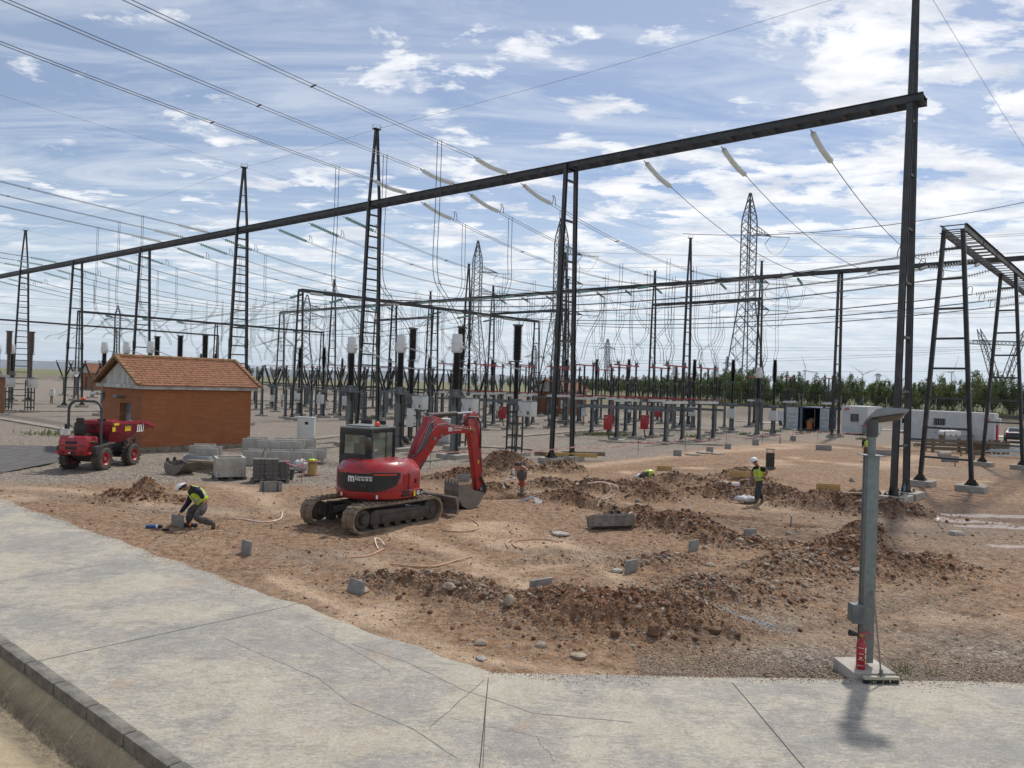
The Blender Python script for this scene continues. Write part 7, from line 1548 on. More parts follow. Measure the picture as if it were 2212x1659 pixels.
    if vest:
        p, b_, c_, nb = (Vector(V_[k][:3]) for k in ('pelvis', 'belly', 'chest', 'neckb')); ax = (c_ - p); Lx = ax.length; ax.normalize(); lt = (Vector(V_['Lsh'][:3]) - Vector(V_['Rsh'][:3])).normalized()
        def fac(q):
            q = Vector(q); u = (q - p).dot(ax) / Lx; v = abs((q - c_).dot(lt)); return 1 if (.28 < u < .42) or (.085 < v < .13 and u > .42) else 0
        ch = [[grow(V_['pelvis'], .034)[:3] + (V_['pelvis'][3] + .045,), grow(V_['belly'], .055), grow(V_['chest'], .055), grow(V_['neckb'], .035)]]
        for a in 'LR': s_ = Vector(V_[a + 'sh'][:3]); ch.append([grow(V_['chest'], .055), (*c_.lerp(s_, .8), .112)])
        skin(ch, 'safety_vest', [VEST, REFL], e, 3, fac=fac)
    return e
def PX(x0, y0, s, zx, zy): return ((zx - x0) / s, (y0 - zy) / s)
def mk(x0, y0, s, spec):
    N = {}
    for k, v in spec.items():
        if k in ('face', 'Lhs', 'Rhs'): N[k] = v; continue
        x, z = PX(x0, y0, s, v[0], v[1]); N[k] = (x, v[2], z) + tuple(v[3:])
    return N
N1 = mk(560, 850, 580, dict(pelvis=(695, 490, 0, .125, .15), belly=(625, 410, 0, .115, .14), chest=(530, 315, 0, .125, .165), neckb=(465, 280, 0, .075), neck=(430, 272, 0, .052), head0=(405, 285, 0, .074), head1=(360, 250, 0, .086),
    Lsh=(555, 262, -.19, .068), Lel=(690, 300, -.30, .048), Lwr=(722, 400, -.22, .032), Lht=(775, 470, -.19), Rsh=(475, 345, .17, .062), Rel=(415, 500, .22, .046), Rwr=(315, 650, .15, .031), Rht=(262, 745, .12),
    Lhp=(715, 535, -.10, .098), Lkn=(645, 660, -.34, .068), Lan=(870, 748, -.20, .045), Lto=(845, 842, -.16), Rhp=(645, 525, .10, .098), Rkn=(480, 590, .12, .068), Ran=(442, 780, .12, .045), Rto=(335, 822, .12)))
N1.update(face=(-.72, -.05, -.69), Lhs=(0, -1, .2), Rhs=(0, -1, .1))
p = Gz(420, 1141); P1_ = person((p.x, p.y, p.z - .01), .02, N1, 'stooping worker in white helmet and yellow vest reaching for a tile on the ground', NAVYC, TROU); P1_.scale = (1.08,) * 3
N2 = mk(760, 1520, 678, dict(pelvis=(785, 960, 0, .115, .15), belly=(765, 850, 0, .115, .145), chest=(740, 670, 0, .12, .16), neckb=(715, 570, 0, .07), neck=(690, 530, 0, .052), head0=(650, 500, 0, .074), head1=(635, 430, 0, .086),
    Lsh=(790, 610, -.19, .066), Lel=(900, 690, -.30, .046), Lwr=(815, 800, -.24, .031), Lht=(815, 880, -.20), Rsh=(715, 620, .19, .062), Rel=(650, 800, .22, .046), Rwr=(620, 940, .12, .031), Rht=(590, 1030, .06),
    Lhp=(765, 985, -.09, .095), Lkn=(715, 1210, -.10, .066), Lan=(700, 1420, -.10, .045), Lto=(615, 1475, -.10), Rhp=(800, 985, .09, .095), Rkn=(790, 1220, .10, .066), Ran=(895, 1390, .10, .045), Rto=(850, 1480, .08)))
N2.update(face=(-.9, -.05, -.35), Lhs=(-1, -.3, 0), Rhs=(0, -1, .1))
p = G(1637, 1091); person((p.x, p.y, hz1(p) * .5), .05, N2, 'walking worker in white helmet, yellow vest and black short sleeves by the trench', BLKC, DTROU, 'short')
N3 = mk(950, 850, 977, dict(pelvis=(1190, 690, 0, .14, .17), belly=(1080, 610, 0, .13, .15), chest=(860, 640, 0, .13, .17), neckb=(720, 700, 0, .075), neck=(670, 720, 0, .052), head0=(600, 760, 0, .075), head1=(540, 740, 0, .086),
    Lsh=(760, 690, -.19, .068), Lel=(700, 880, -.24, .048), Lwr=(560, 960, -.15, .032), Lht=(470, 1000, -.1), Rsh=(760, 700, .19, .068), Rel=(700, 900, .24, .048), Rwr=(560, 980, .15, .032), Rht=(470, 1010, .1),
    Lhp=(1190, 760, -.11, .10), Lkn=(930, 960, -.2, .07), Lan=(1300, 1050, -.16, .045), Lto=(1340, 1130, -.16), Rhp=(1190, 760, .11, .10), Rkn=(930, 960, .2, .07), Ran=(1300, 1050, .16, .045), Rto=(1340, 1130, .16)))
N3.update(face=(-.6, 0, -.8), Lhs=(0, -1, 0), Rhs=(0, -1, 0))
p = G(1397, 1034); person((p.x, p.y - .2, .06), .0, N3, 'worker crouching in the trench with only the yellow vest and back showing', TROU, DTROU)
N4 = {k: (v if k in ('face', 'Lhs', 'Rhs') else v) for k, v in N2.items()}; N4['Lel'] = (.10, -.26, 1.10, .046); N4['Lwr'] = (.05, -.25, .86, .031); N4['Lht'] = (.02, -.24, .72); N4['Lkn'] = (-.01, -.1, .45, .066); N4['Lan'] = (0, -.1, .09, .045); N4['Lto'] = (-.13, -.1, .04); N4['Rkn'] = (.03, .1, .45, .066); N4['Ran'] = (.02, .1, .09, .045); N4['Rto'] = (-.12, .1, .04); N4['Lhp'] = (.0, -.09, .80, .095); N4['Rhp'] = (.02, .09, .80, .095); N4['pelvis'] = (.01, 0, .84, .115, .15); N4['belly'] = (.01, 0, 1.0, .115, .145); N4['chest'] = (0, 0, 1.24, .12, .16); N4['neckb'] = (0, 0, 1.40, .07); N4['neck'] = (-.01, 0, 1.46, .052); N4['head0'] = (-.03, 0, 1.53, .074); N4['head1'] = (-.03, 0, 1.62, .086); N4['Lsh'] = (.02, -.19, 1.33, .066); N4['Rsh'] = (-.02, .19, 1.33, .066); N4['Rel'] = (-.05, .26, 1.1, .046); N4['Rwr'] = (-.1, .24, .88, .031); N4['Rht'] = (-.12, .23, .74)
p = G(1872, 996); person((p.x, p.y, 0), -1.9, N4, 'worker in yellow vest standing far back, half hidden by the lamp post', BLKC, BOOT, 'long', True, mat('yellow_helmet', (.6, .62, .05), .35))

# ------------------------------------------------------------------ lamp post with extinguisher and broom
p = Vector((5.31, 10.86, 0)); LPX = p.copy(); E0 = empty('lamp_post', (p.x, p.y, 0), .03, 'thick galvanised post with a flat street lamp head on top, at right foreground', 'street lamp')
MB().prism([(-.32, -.34), (.30, -.31), (.27, .34), (-.33, .30)], lambda a_, b_, c_: Vector((a_, b_, c_)), -.1, .15).done('footing', CONC_L, E0, bevel=.02)
LW = .170
m_ = MB().box((0, LW * .40, 1.71), (LW, .02, 3.02)).box((0, -LW * .40, 1.71), (LW, .02, 3.02)).box((-LW * .5 + .02, 0, 1.71), (.02, LW * .8 - .025, 3.0)).box((LW * .5 - .02, 0, 1.71), (.02, LW * .8 - .025, 3.0)).done('post', STEEL_P, E0, bevel=.004)
MB().box((0, 0, 3.228), (.30, .27, .012)).tube([(0, 0, 3.23), (0, 0, 3.58)], .055, 14).done('top_plate', STEEL_P, E0); MB().tube([(0, 0, 3.50), (0, 0, 3.76)], .082, 14).done('sleeve', STEEL, E0, smooth=True)
lh = MB(); hp_ = [(-.03, -.01), (.48, .075), (.54, .10), (.53, .13), (.20, .145), (.04, .11), (-.04, .03)]
lh.prism(hp_, lambda a_, b_, c_: Vector((a_ - .05, c_ * .90 * (1 - .25 * abs(a_ - .2)), 3.735 + b_ - c_ * .50)), -.13, .13); lh = lh.done('lamp_head', mat('lamp_grey', (.20, .21, .215), .45, .2, .15, 4), E0, bevel=.02); MB().add([(-.06, -.10, 3.728 + .042), (.42, -.10, 3.728 + .124), (.42, .10, 3.728 + .020), (-.06, .10, 3.728 - .062)], [(0, 1, 2, 3)]).done('shaded_lamp_glass', mat('shaded_lamp_lens', (.06, .05, .04), .4), lh)  # glass sheet widened and coloured dark to stand in for the underside's shade
for z in (.9, 1.5, 1.9, 2.45): MB().box((LW * .5 + .0, -.03, z), (.025, .03, .04)).done('bolt', DARK, E0)
jb = empty('junction_box', (p.x - .17, p.y - .02, .92), .06, 'small grey metal box on the left side of the lamp post', 'box'); MB().box((-.0, 0, 0), (.15, .17, .26)).done('box', STEEL_P, jb, bevel=.008); MB().box((-.005, -.09, 0), (.17, .015, .28)).done('lid', STEEL_L, jb, bevel=.004)
ex = empty('fire_extinguisher', (p.x - .135, p.y - .16, .152), .0, 'red fire extinguisher standing on the concrete foot of the lamp post', 'fire extinguisher')
MB().lathe([(.0, 0), (.062, 0), (.066, .01), (.066, .34), (.058, .385), (.032, .42), (.022, .43), (.022, .46)], (0, 0, 0), (0, 0, 1), 22).done('bottle', mat('extinguisher_red', (.36, .010, .015), .3, 0, coat=.4), ex, smooth=True)
MB().tube([(0, 0, .46), (0, 0, .50)], .02, 8).tube([(0, 0, .48), (-.05, -.01, .49)], .012, 6).done('valve', mat('brass', (.45, .30, .08), .35, .8), ex); MB().bar((-.02, 0, .505), (.10, 0, .53), .022, .012).bar((.0, 0, .485), (.11, 0, .42), .02, .010).bar((.10, 0, .53), (.125, 0, .47), .02, .010).done('handle', REDS, ex)
MB().lathe([(.018, 0), (.03, .04), (.042, .13), (.045, .14), (.0, .145)], (-.05, -.01, .49), (-1, -.1, .22), 12).done('horn', DARK, ex, smooth=True)
def lab(a0, a1, z0, z1, mt, nm):
    vs = []; k = 6
    for i in range(k + 1): a_ = math.radians(a0 + (a1 - a0) * i / k); vs += [(math.cos(a_) * .0675, math.sin(a_) * .0675, z0), (math.cos(a_) * .0675, math.sin(a_) * .0675, z1)]
    MB().add(vs, [(2 * i, 2 * i + 2, 2 * i + 3, 2 * i + 1) for i in range(k)]).done(nm, mt, ex, fix=False)
lab(-65, -15, .24, .32, SIGNW, 'label'); lab(-62, -18, .155, .215, SIGNW, 'label'); lab(-60, -20, .09, .145, mat('cream_label', (.55, .48, .22), .6), 'label')
for k in range(0, 7, 2): lab(-150 + (k % 3) * 4, -85 - (k % 2) * 10, .31 - k * .042, .317 - k * .042, SIGNW, 'label_line')
lab(-130, -108, .16, .185, SIGNW, 'label')
hb_ = Vector((5.33, 10.41, 0)); br = empty('push_broom', (hb_.x, hb_.y, .06), .05, 'long-handled push broom with dark bristles leaning against the lamp post', 'broom')
t1 = Vector((.04, .34, 1.20)); MB().tube([(0, 0, .10), t1], .0125, 8).done('handle', WOODL if False else mat('broom_handle', (.26, .21, .16), .7, 0, .2, 20), br); MB().bar((-.26, 0, .075), (.26, 0, .075), .06, .045).done('head', mat('broom_wood', (.42, .38, .31), .8), br, bevel=.01)
MB().bar((0, 0, .09), (0.0, .01, .19), .035).bar((-.06, 0, .09), (0, .01, .17), .012).bar((.06, 0, .09), (0, .01, .17), .012).done('bracket', STEEL_L, br)
m_ = MB(); r = random.Random(2)
for i in range(150): x = -.255 + .51 * r.random(); y = r.uniform(-.025, .025); m_.bar((x, y, .058), (x + r.uniform(-.02, .02), y + r.uniform(-.02, .02), .002), .007)
m_.done('bristles', DARK, br)

# ------------------------------------------------------------------ tiles, boards and stakes
TILEG = mat('grey_concrete_tile', (.27, .265, .25), .9, 0, .25, 6, .4, 40)
def tile(px, py, w_, h_, rz, mt, label, group, tilt=0., name='concrete_tile', cat='tile', th=.045, dz=-.04):
    p = Gz(px, py, dz); e = MB().box((0, 0, h_ / 2), (w_, th, h_)).done(name, mt, None, p, rz=rz, bevel=.006); e.rotation_euler[0] = tilt; return tag(e, label, cat, group)
g = 'grey tiles set upright in the earth'
for a_ in [(531, 1196, .42, .34, -.75, 'upright grey tile right of the stooping worker', -.08), (766, 1280, .46, .28, -.72, 'upright grey tile at the left end of the front heap', -.25), (1166, 1284, .52, .30, .62, 'upright grey tile on top of the middle heap', .12), (1363, 1236, .42, .32, .72, 'upright grey tile right of the yellow glove', .05),
           (1498, 1190, .40, .32, .75, 'upright grey tile between the middle and the right heap', .0), (1620, 1160, .42, .27, .35, 'upright grey tile left of the lamp post, middle distance', .0), (1709, 1136, .40, .30, 1.15, 'narrow looking upright tile just left of the lamp post', 0), (585, 1062, .78, .40, .12, 'wide grey tile with two dark straps in front of the paving stack', 0), (1001, 1040, .50, .34, .3, 'upright tile behind the excavator arm', 0.1)]:
    tile(*a_[:4], a_[4], TILEG, a_[5], g, a_[6])
p = Gz(585, 1062); MB().bar((-.27, -.03, 0), (-.27, -.03, .39), .03).bar((.24, -.03, 0), (.24, -.03, .39), .03).done('strap', DARK, [o for o in COL.objects if o.get('label', '').startswith('wide grey tile')][0])
tile(384, 1137, .44, .36, -.45, TILEG, 'grey tile being set by the stooping worker', g, .05)
g = 'timber formwork boards on the site'
for a_ in [(1435, 1016, .74, .26, -.15, WOODL, 'yellow timber board behind the crouching worker'), (1597, 1036, .95, .30, -.12, WOODL, 'yellow timber board left of the walking worker'), (1789, 1058, 1.0, .30, -.08, WOODL, 'yellow timber board between the walking worker and the lamp post'), (1779, 973, 1.1, .42, -.15, TILEG, 'grey board far back above the yellow boards'), (1908, 984, 1.15, .42, -.1, TILEG, 'grey board right of the far standing worker'), (2052, 998, 1.1, .42, -.05, TILEG, 'grey board between the right-hand portal legs'), (2110, 983, 1.2, .4, -.05, WOOD, 'brown board in front of the timber crate'), (1994, 1040, .3, .42, .9, WOODL, 'narrow board end left of the front portal leg'), (1632, 962, .5, .5, -.1, TILEG, 'small grey upright block, left of two near the tape'), (1713, 952, .5, .45, -.1, TILEG, 'small grey upright block left of the twin-legged mast'), (1533, 978, .45, .42, -.1, TILEG, 'small grey upright block below the switch group, left'), (1572, 970, .45, .42, -.1, TILEG, 'small grey upright block below the switch group, right'), (1463, 985, .5, .4, -.1, TILEG, 'small grey upright block nearest the excavator side')]:
    tile(*a_[:5], a_[5], a_[6], g, 0, 'formwork_board', 'board')
for k, (px, py) in enumerate(((2076, 985), (2104, 1000), (2063, 1008), (2103, 992), (1685, 958))): p = Gz(px, py, -.1); tag(MB().box((0, 0, .3), (.09, .05, .6)).done('wooden_stake', WOOD, None, p, rz=.4 * k), None, 'stake', 'short wooden stakes at right')
orders([o for o in COL.objects if o.get('category') == 'stake'], ('short wooden stake in the ground at right', ''), 'from the left')
p = Gz(1828, 1076); tag(MB().box((0, 0, .06), (1.35, .45, .06)).done('loose_plank', WOOD, None, p, rz=-.05), 'flat grey-brown board lying on the ground left of the tallest mast foot', 'board')
p = Gz(1225, 990); 
for k, (dx, dy, L_, a_) in enumerate(((-.3, -.35, 2.6, .0), (.4, -.75, 2.8, -.04), (1.1, -.3, 2.4, .1))): q = Gz(1216, 993); tag(MB().box((0, 0, 0), (L_, .12, .22)).done('mast_plank', WOODL if k == 1 else WOOD, None, (q.x + dx, q.y + dy, .32 + .04 * k), rz=a_), '%s plank laid across the foot of the tall ladder mast' % ['left', 'front', 'right'][k], 'plank', 'planks at the mast foot')
# barrier tape on thin stakes
ST = [(929, 1012), (1240, 1000), (1378, 983), (1480, 974), (1568, 967), (1646, 962), (1712, 956), (1766, 951), (1862, 955)]
tops = []
for k, (px, py) in enumerate(ST):
    p = Gz(px, py); tops.append(p + Vector((0, 0, .85))); tag(MB().bar((0, 0, 0), (.02, 0, 1.0), .022).done('tape_stake', mat('rusty_rod', (.12, .06, .04), .8), None, p), None, 'rod', 'thin rusty rods carrying the barrier tape')
orders([o for o in COL.objects if o.get('category') == 'rod' and o.name.startswith('tape')], ('thin rusty rod carrying the white barrier tape', ''), 'from the left')
TAPE = mat('barrier_tape', (.62, .50, .45), .5, 0, .6, 3, col2=(.55, .10, .06)); m_ = MB()
for a_, b_ in zip(tops[:-1], tops[1:]): k = 10; pts = [a_.lerp(b_, i / k) - Vector((0, 0, 4 * .22 * (i / k) * (1 - i / k) + .04 * math.sin(i * 2.2))) - tops[0] for i in range(k + 1)]; [m_.bar(q, r_2, .012, .05) for q, r_2 in zip(pts[:-1], pts[1:])]
tag(m_.done('barrier_tape', TAPE, None, tops[0]), 'red and white barrier tape sagging between thin rods', 'tape')

# ------------------------------------------------------------------ conduits and small litter
CDO = mat('orange_conduit', (.58, .36, .24), .5, 0, .2, 5); CDW = mat('pale_conduit', (.80, .72, .64), .45, 0, .3, 4, col2=(.68, .48, .36))
def Z1(x, y): return R_((1900, 1700), x, y, 1.8433)
def Z2(x, y): return R_((1200, 1600), x, y, 2.765)
def Z3(x, y): return R_((1300, 2200), x, y, 1.4747)
def Z4(x, y): return R_((550, 1700), x, y, 2.765)
def Z5(x, y): return R_((1980, 1820), x, y, 6.38)
def conduit(pts, label, mt=CDW, up=False, r=.019, lift=.025):
    P = []; r = .026 if up else r
    Y0 = Gz(*pts[0]).y if up else None
    for i, q in enumerate(pts):
        if up: v = At(q[0], q[1], Y0 + .12 * math.sin(i)); v.z = max(v.z, hz1(v) - .02)
        else: v = Gz(*q, lift)
        P.append(v)
    out = []
    for i in range(len(P) - 1):
        a_, b_, c_, d_ = P[max(i - 1, 0)], P[i], P[i + 1], P[min(i + 2, len(P) - 1)]
        for k in range(5): u = k / 5; out.append(.5 * ((2 * b_) + (c_ - a_) * u + (2 * a_ - 5 * b_ + 4 * c_ - d_) * u * u + (3 * b_ - a_ - 3 * c_ + d_) * u ** 3))
    out.append(P[-1]); o = out[0]; return tag(MB().tube([q - o for q in out], r, 6).done('conduit', mt, None, o, smooth=True), label, 'conduit', 'thin bent conduits lying about the site')
conduit([Z1(*q) for q in [(905, 600), (925, 550), (985, 505), (1005, 470), (985, 435), (930, 420), (830, 430)]], 'pale conduit arching out of the trench, left of a close pair', CDW, True)
conduit([Z1(*q) for q in [(935, 552), (990, 535), (1045, 495), (1055, 460), (1010, 435), (940, 424)]], 'pale conduit arching out of the trench, right of a close pair', CDW, True)
conduit([Z1(*q) for q in [(1568, 685), (1583, 640), (1575, 585), (1540, 538)]], 'pale conduit sticking up left of the walking worker', CDW, True); conduit([Z1(*q) for q in [(1590, 685), (1610, 662), (1690, 642), (1740, 605), (1756, 545)]], 'pale conduit curving up in front of the walking worker', CDW, True)
conduit([Z5(*q) for q in [(230, 850), (215, 780), (165, 690), (200, 670), (330, 635), (520, 610)]], 'pale conduit beside the soil rammer with a sharp bend', CDW, True); conduit([Z5(*q) for q in [(320, 650), (335, 520), (400, 420), (480, 355)]], 'pale conduit arching left of the soil rammer', CDW, True); conduit([Z5(*q) for q in [(500, 600), (450, 520), (445, 430), (475, 390)]], 'pale conduit standing close to the soil rammer', CDW, True)
conduit([Z5(*q) for q in [(860, 480), (960, 525), (1060, 580), (1210, 640)]], 'pale straight conduit lying right of the soil rammer', CDW, True); conduit([Z1(*q) for q in [(1130, 675), (1140, 650), (1160, 645)]], 'short pale conduit stub behind the perforated bucket', CDW, True)
conduit([Z1(*q) for q in [(250, 912), (232, 885), (250, 862), (310, 850), (400, 846), (540, 850), (620, 868)]], 'brown bent conduit lying left of the perforated bucket', CDO); conduit([Z1(*q) for q in [(355, 922), (300, 905), (276, 880), (300, 860), (400, 852)]], 'second brown bent conduit left of the perforated bucket', CDO)
conduit([Z3(*q) for q in [(390, 88), (500, 101), (650, 101), (780, 66), (870, 42)]], 'long orange conduit lying above the left front heap', CDO); conduit([Z3(*q) for q in [(150, 48), (250, 40), (345, 0)]], 'orange conduit lying in front of the excavator tracks', CDO)
conduit([Z2(*q) for q in [(1580, 1450), (1750, 1465), (1920, 1450), (1985, 1410), (1930, 1350), (1830, 1312)]], 'orange conduit loop right of the excavator tracks', CDO); conduit([Z2(*q) for q in [(865, 1655), (840, 1600), (830, 1545), (880, 1550), (935, 1612)]], 'pale hooked conduit just below the excavator tracks', CDW)
conduit([Z4(*q) for q in [(1070, 1040), (1200, 1056), (1330, 1078), (1480, 1075), (1580, 1045), (1602, 990), (1585, 960)]], 'pale conduit curving between the stooping worker and the excavator', CDW)
conduit([(1958, 1074), (1968, 1070), (1970, 1062), (1960, 1052), (1952, 1050)], 'short pale conduit hooked at the foot of the tallest mast', CDW)
# geotextile sheet
pts = [Z5(*q) for q in [(540, 1222), (720, 1110), (930, 1028), (990, 1090), (1000, 1150), (1110, 1390), (1330, 1350), (1395, 1265), (1180, 1140), (990, 1060)]]; Y0 = Gz(*pts[0]).y
A_ = [At(*q, Y0 + d) for q, d in zip(pts, (0, .15, .3, .1, .0, -.35, -.2, -.0, .25, .3))]; o = A_[0]; sh_ = MB().add([q - o for q in A_], [(0, 1, 2, 3), (9, 3, 4), (9, 4, 8), (4, 5, 6, 8), (8, 6, 7)]).done('geotextile_sheet', mat('grey_geotextile', (.16, .17, .18), .6, 0, .4, 8, .8, 15), None, o); sm = sh_.modifiers.new('solid', 'SOLIDIFY'); sm.thickness = .012; tag(sh_, 'stiff folded dark grey sheet lying by the soil rammer', 'sheet')
# soil rammer
p = Gz(1127.5, 1067); RM = empty('soil_rammer', p, -.5, 'upright soil rammer with orange bellows and a black handle frame', 'rammer')
MB().box((0, 0, .03), (.26, .34, .05)).tube([(0, 0, .04), (-.01, 0, .30)], [.085, .075], 12).done('foot', BUCK, RM, bevel=.01); m_ = MB(); pr = []
for i in range(7): pr += [(.085, .28 + i * .035), (.115, .29 + i * .035), (.115, .305 + i * .035), (.085, .312 + i * .035)]
m_.lathe(pr, (0, 0, 0), (-.05, 0, 1), 16).done('bellows', mat('orange_bellows', (.42, .085, .035), .6), RM); MB().prism([(-.13, .52), (.10, .52), (.13, .62), (.14, .86), (-.18, .88), (-.2, .7)], lambda a_, b_, c_: Vector((a_, c_, b_)), -.12, .12).done('housing', mat('rammer_grey', (.085, .078, .07), .6, 0, .3, 8), RM, bevel=.03)
MB().box((-.16, .02, .95), (.24, .26, .2)).lathe([(0, 0), (.09, 0), (.1, .03), (.1, .12), (0, .14)], (.02, 0, .9), (0, 0, 1), 12).done('engine', mat('engine_orange', (.40, .20, .12), .5), RM, bevel=.02); m_ = MB()
for q in (-.17, .17): m_.tube([(.2, q, .90), (.12, q, 1.0), (-.1, q, 1.10), (-.36, q, 1.06), (-.42, q, .95), (-.38, q, .72), (-.15, q, .66)], .016, 6)
m_.tube([(.2, -.17, .9), (.2, .17, .9)], .018, 6).tube([(-.42, -.17, .95), (-.42, .17, .95)], .018, 6).tube([(-.05, -.16, 1.08), (-.02, -.1, 1.2), (-.02, .1, 1.2), (-.05, .16, 1.08)], .016, 6).done('handle_frame', DARK, RM); MB().box((-.2, 0, 1.09), (.24, .16, .12)).done('fuel_tank', DARK, RM, bevel=.03)
BUCKL = mat('dusty_steel', (.24, .225, .20), .7, .2, .35, 5, .3, 40)
# perforated grading bucket
p = Gz(1322, 1143); GB = empty('digging_bucket', p + Vector((0, 0, .06)), .30, 'grey empty bucket with round holes in its end plate lying on the earth', 'digger bucket')
prof = [(-.28, .28), (-.14, .0), (.18, -.02), (.30, .12), (.28, .36)]
m_ = MB(); n = len(prof); vs = [(x, y, z) for x in (-.62, .62) for y, z in prof]; m_.add(vs, [(i, i + 1, n + i + 1, n + i) for i in range(n - 1)]); vs2 = [(x, y * .93, z * .93 + .02) for x in (-.60, .60) for y, z in prof]; m_.add(vs2, [(n + i, n + i + 1, i + 1, i) for i in range(n - 1)]); m_.bar((-.62, -.28, .28), (.62, -.28, .28), .03, .06).bar((-.62, .28, .36), (.62, .28, .36), .04).done('shell', BUCKL, GB, fix=False); GB.rotation_euler[0] = -.42
for x in (-.62, .62): MB().prism([(-.30, .30), (-.16, .0), (.18, -.03), (.31, .12), (.30, .38)], lambda a_, b_, c_, x=x: Vector((x + c_, a_, b_)), -.014, .014).done('end_plate', BUCKL, GB)
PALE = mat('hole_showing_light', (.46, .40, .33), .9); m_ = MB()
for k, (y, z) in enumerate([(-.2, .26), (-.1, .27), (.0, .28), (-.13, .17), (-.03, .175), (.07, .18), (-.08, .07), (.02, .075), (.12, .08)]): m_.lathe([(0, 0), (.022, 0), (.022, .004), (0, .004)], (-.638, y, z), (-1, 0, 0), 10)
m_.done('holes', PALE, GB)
MB().prism([(-.1, .2), (.2, .2), (.24, .45), (.1, .52), (-.02, .46)], lambda a_, b_, c_: Vector((c_ + .12, a_, b_)), -.02, .02).prism([(-.1, .2), (.2, .2), (.24, .45), (.1, .52), (-.02, .46)], lambda a_, b_, c_: Vector((c_ + .34, a_, b_)), -.02, .02).bar((.08, .1, .46), (.38, .1, .46), .05).bar((.08, .02, .3), (.38, .02, .3), .04).done('hitch_ears', GRIME, GB)
# spare toothless bucket near the timber
p = Gz(391, 1024); SBK = empty('spare_bucket', p, -.35, 'dark spare digging bucket lying in front of the timber stack', 'digger bucket'); bp = [(-.42, .52), (-.45, .30), (-.36, .10), (-.15, .0), (.12, .02), (.35, .18), (.62, .50)]
m_ = MB(); n = len(bp)
for y in (-.45, .45): m_.prism([(-.42, .52), (-.45, .30), (-.36, .10), (-.15, .0), (.12, .02), (.35, .18), (.62, .50), (.3, .44), (0, .38), (-.2, .44)], lambda a_, b_, c_, y=y: Vector((a_, y + c_, b_)), -.012, .012)
m_.add([(a_, y, b_) for y in (-.45, .45) for a_, b_ in bp], [(i, i + 1, n + i + 1, n + i) for i in range(n - 1)]); m_.done('shell', BUCK, SBK, fix=False); MB().prism([(-.42, .15), (-.62, .35), (-.6, .62), (-.5, .66), (-.42, .5)], lambda a_, b_, c_: Vector((a_, c_, b_)), -.2, -.16).prism([(-.42, .15), (-.62, .35), (-.6, .62), (-.5, .66), (-.42, .5)], lambda a_, b_, c_: Vector((a_, c_, b_)), .16, .2).done('hitch_ears', GRIME, SBK)

# ------------------------------------------------------------------ stacked building material near the hut
PAL = mat('pallet_wood', (.16, .14, .12), .95, 0, .4, 6, .4, 30)
def pallet(loc, rz, label, w_=1.2, d=1.0):
    e = empty('wooden_pallet', loc, rz, label, 'pallet', 'wooden pallets')
    for y in (-d / 2 + .05, 0, d / 2 - .05):
        MB().box((0, y, .015), (w_, .1, .022)).done('runner', PAL, e)
        for x in (-w_ / 2 + .07, 0, w_ / 2 - .07): MB().box((x, y, .065), (.14, .1, .078)).done('block', PAL, e)
    for i in range(6): MB().box((-w_ / 2 + .06 + i * (w_ - .12) / 5, 0, .117), (.1, d, .022)).done('deck_board', PAL, e)
    return e
p = Gz(495, 1034); rzb = .48
pallet(p, rzb, 'weathered pallet under the square concrete chamber'); CB_ = empty('concrete_chamber', p + Vector((0, 0, .13)), rzb, 'open square concrete chamber on a pallet left of the grey paving stack', 'concrete chamber')
m_ = MB(); w_, d_, h_, t_ = 1.10, 1.0, .74, .10
m_.box((0, -d_ / 2 + t_ / 2, h_ / 2), (w_, t_, h_)).box((0, d_ / 2 - t_ / 2, h_ / 2), (w_, t_, h_)).box((-w_ / 2 + t_ / 2, 0, h_ / 2), (t_, d_ - 2 * t_, h_)).box((w_ / 2 - t_ / 2, 0, h_ / 2), (t_, d_ - 2 * t_, h_)).box((0, 0, .04), (w_ - 2 * t_, d_ - 2 * t_, .08)).done('wall', CONC_L, CB_)
m_ = MB(); [m_.lathe([(0, 0), (.025, 0), (.025, .004)], (x, -d_ / 2 - .001, .1), (0, -1, 0), 8) for x in (-.45, .4)]; m_.done('drain_hole', HOLE, CB_); MB().lathe([(0, 0), (.025, 0), (.025, .004)], (-w_ / 2 - .001, .3, .12), (-1, 0, 0), 8).done('drain_hole', HOLE, CB_)
# paving slabs piled on a pallet, two stacks; every slab is a mesh of its own
p = Gz(583, 1040); rp_ = .30; pallet(p, rp_, 'weathered pallet under the stacks of grey paving slabs', 1.45, .9); PAV = mat('paving_grey', (.15, .14, .13), .9, 0, .25, 6, .3, 40)
for st, (dx, dy, nl) in enumerate(((-.40, -.05, 15), (.08, -.12, 15), (.52, .02, 13))):
    for k in range(nl):
        q = p + Matrix.Rotation(rp_, 3, 'Z') @ Vector((dx + .012 * math.sin(k * 1.7 + st), dy + .01 * math.cos(k * 2.3), .155 + k * .052)); o = MB().box((0, 0, 0), (.46 if st < 2 else .40, .62, .040)).done('paving_block', PAV, None, q, rz=rp_ + .02 * math.sin(k * 3 + st), bevel=.004)
        tag(o, '%s paving block from the bottom in the %s stack on the pallet' % (ordn(k), ['left', 'middle', 'right'][st]), 'paving block', 'grey paving blocks stacked on a pallet')
p0 = p.copy()
tag(MB().bar((0, 0, 0), (.36, .35, 1.28), .03).done('wooden_pole', WOOD, None, Gz(545, 1038)), 'wooden tool handle leaning against the paving stack', 'pole')
for k, (px, py) in enumerate(((577, 1036), (651, 1040))): tag(MB().bar((0, 0, 0), (.06, 0, 1.0), .02).done('marker_rod', mat('rod_red', (.35, .06, .04), .7), None, Gz(px, py)), '%s thin red and white marker rod by the paving stack' % ['left', 'right'][k], 'rod', 'marker rods')
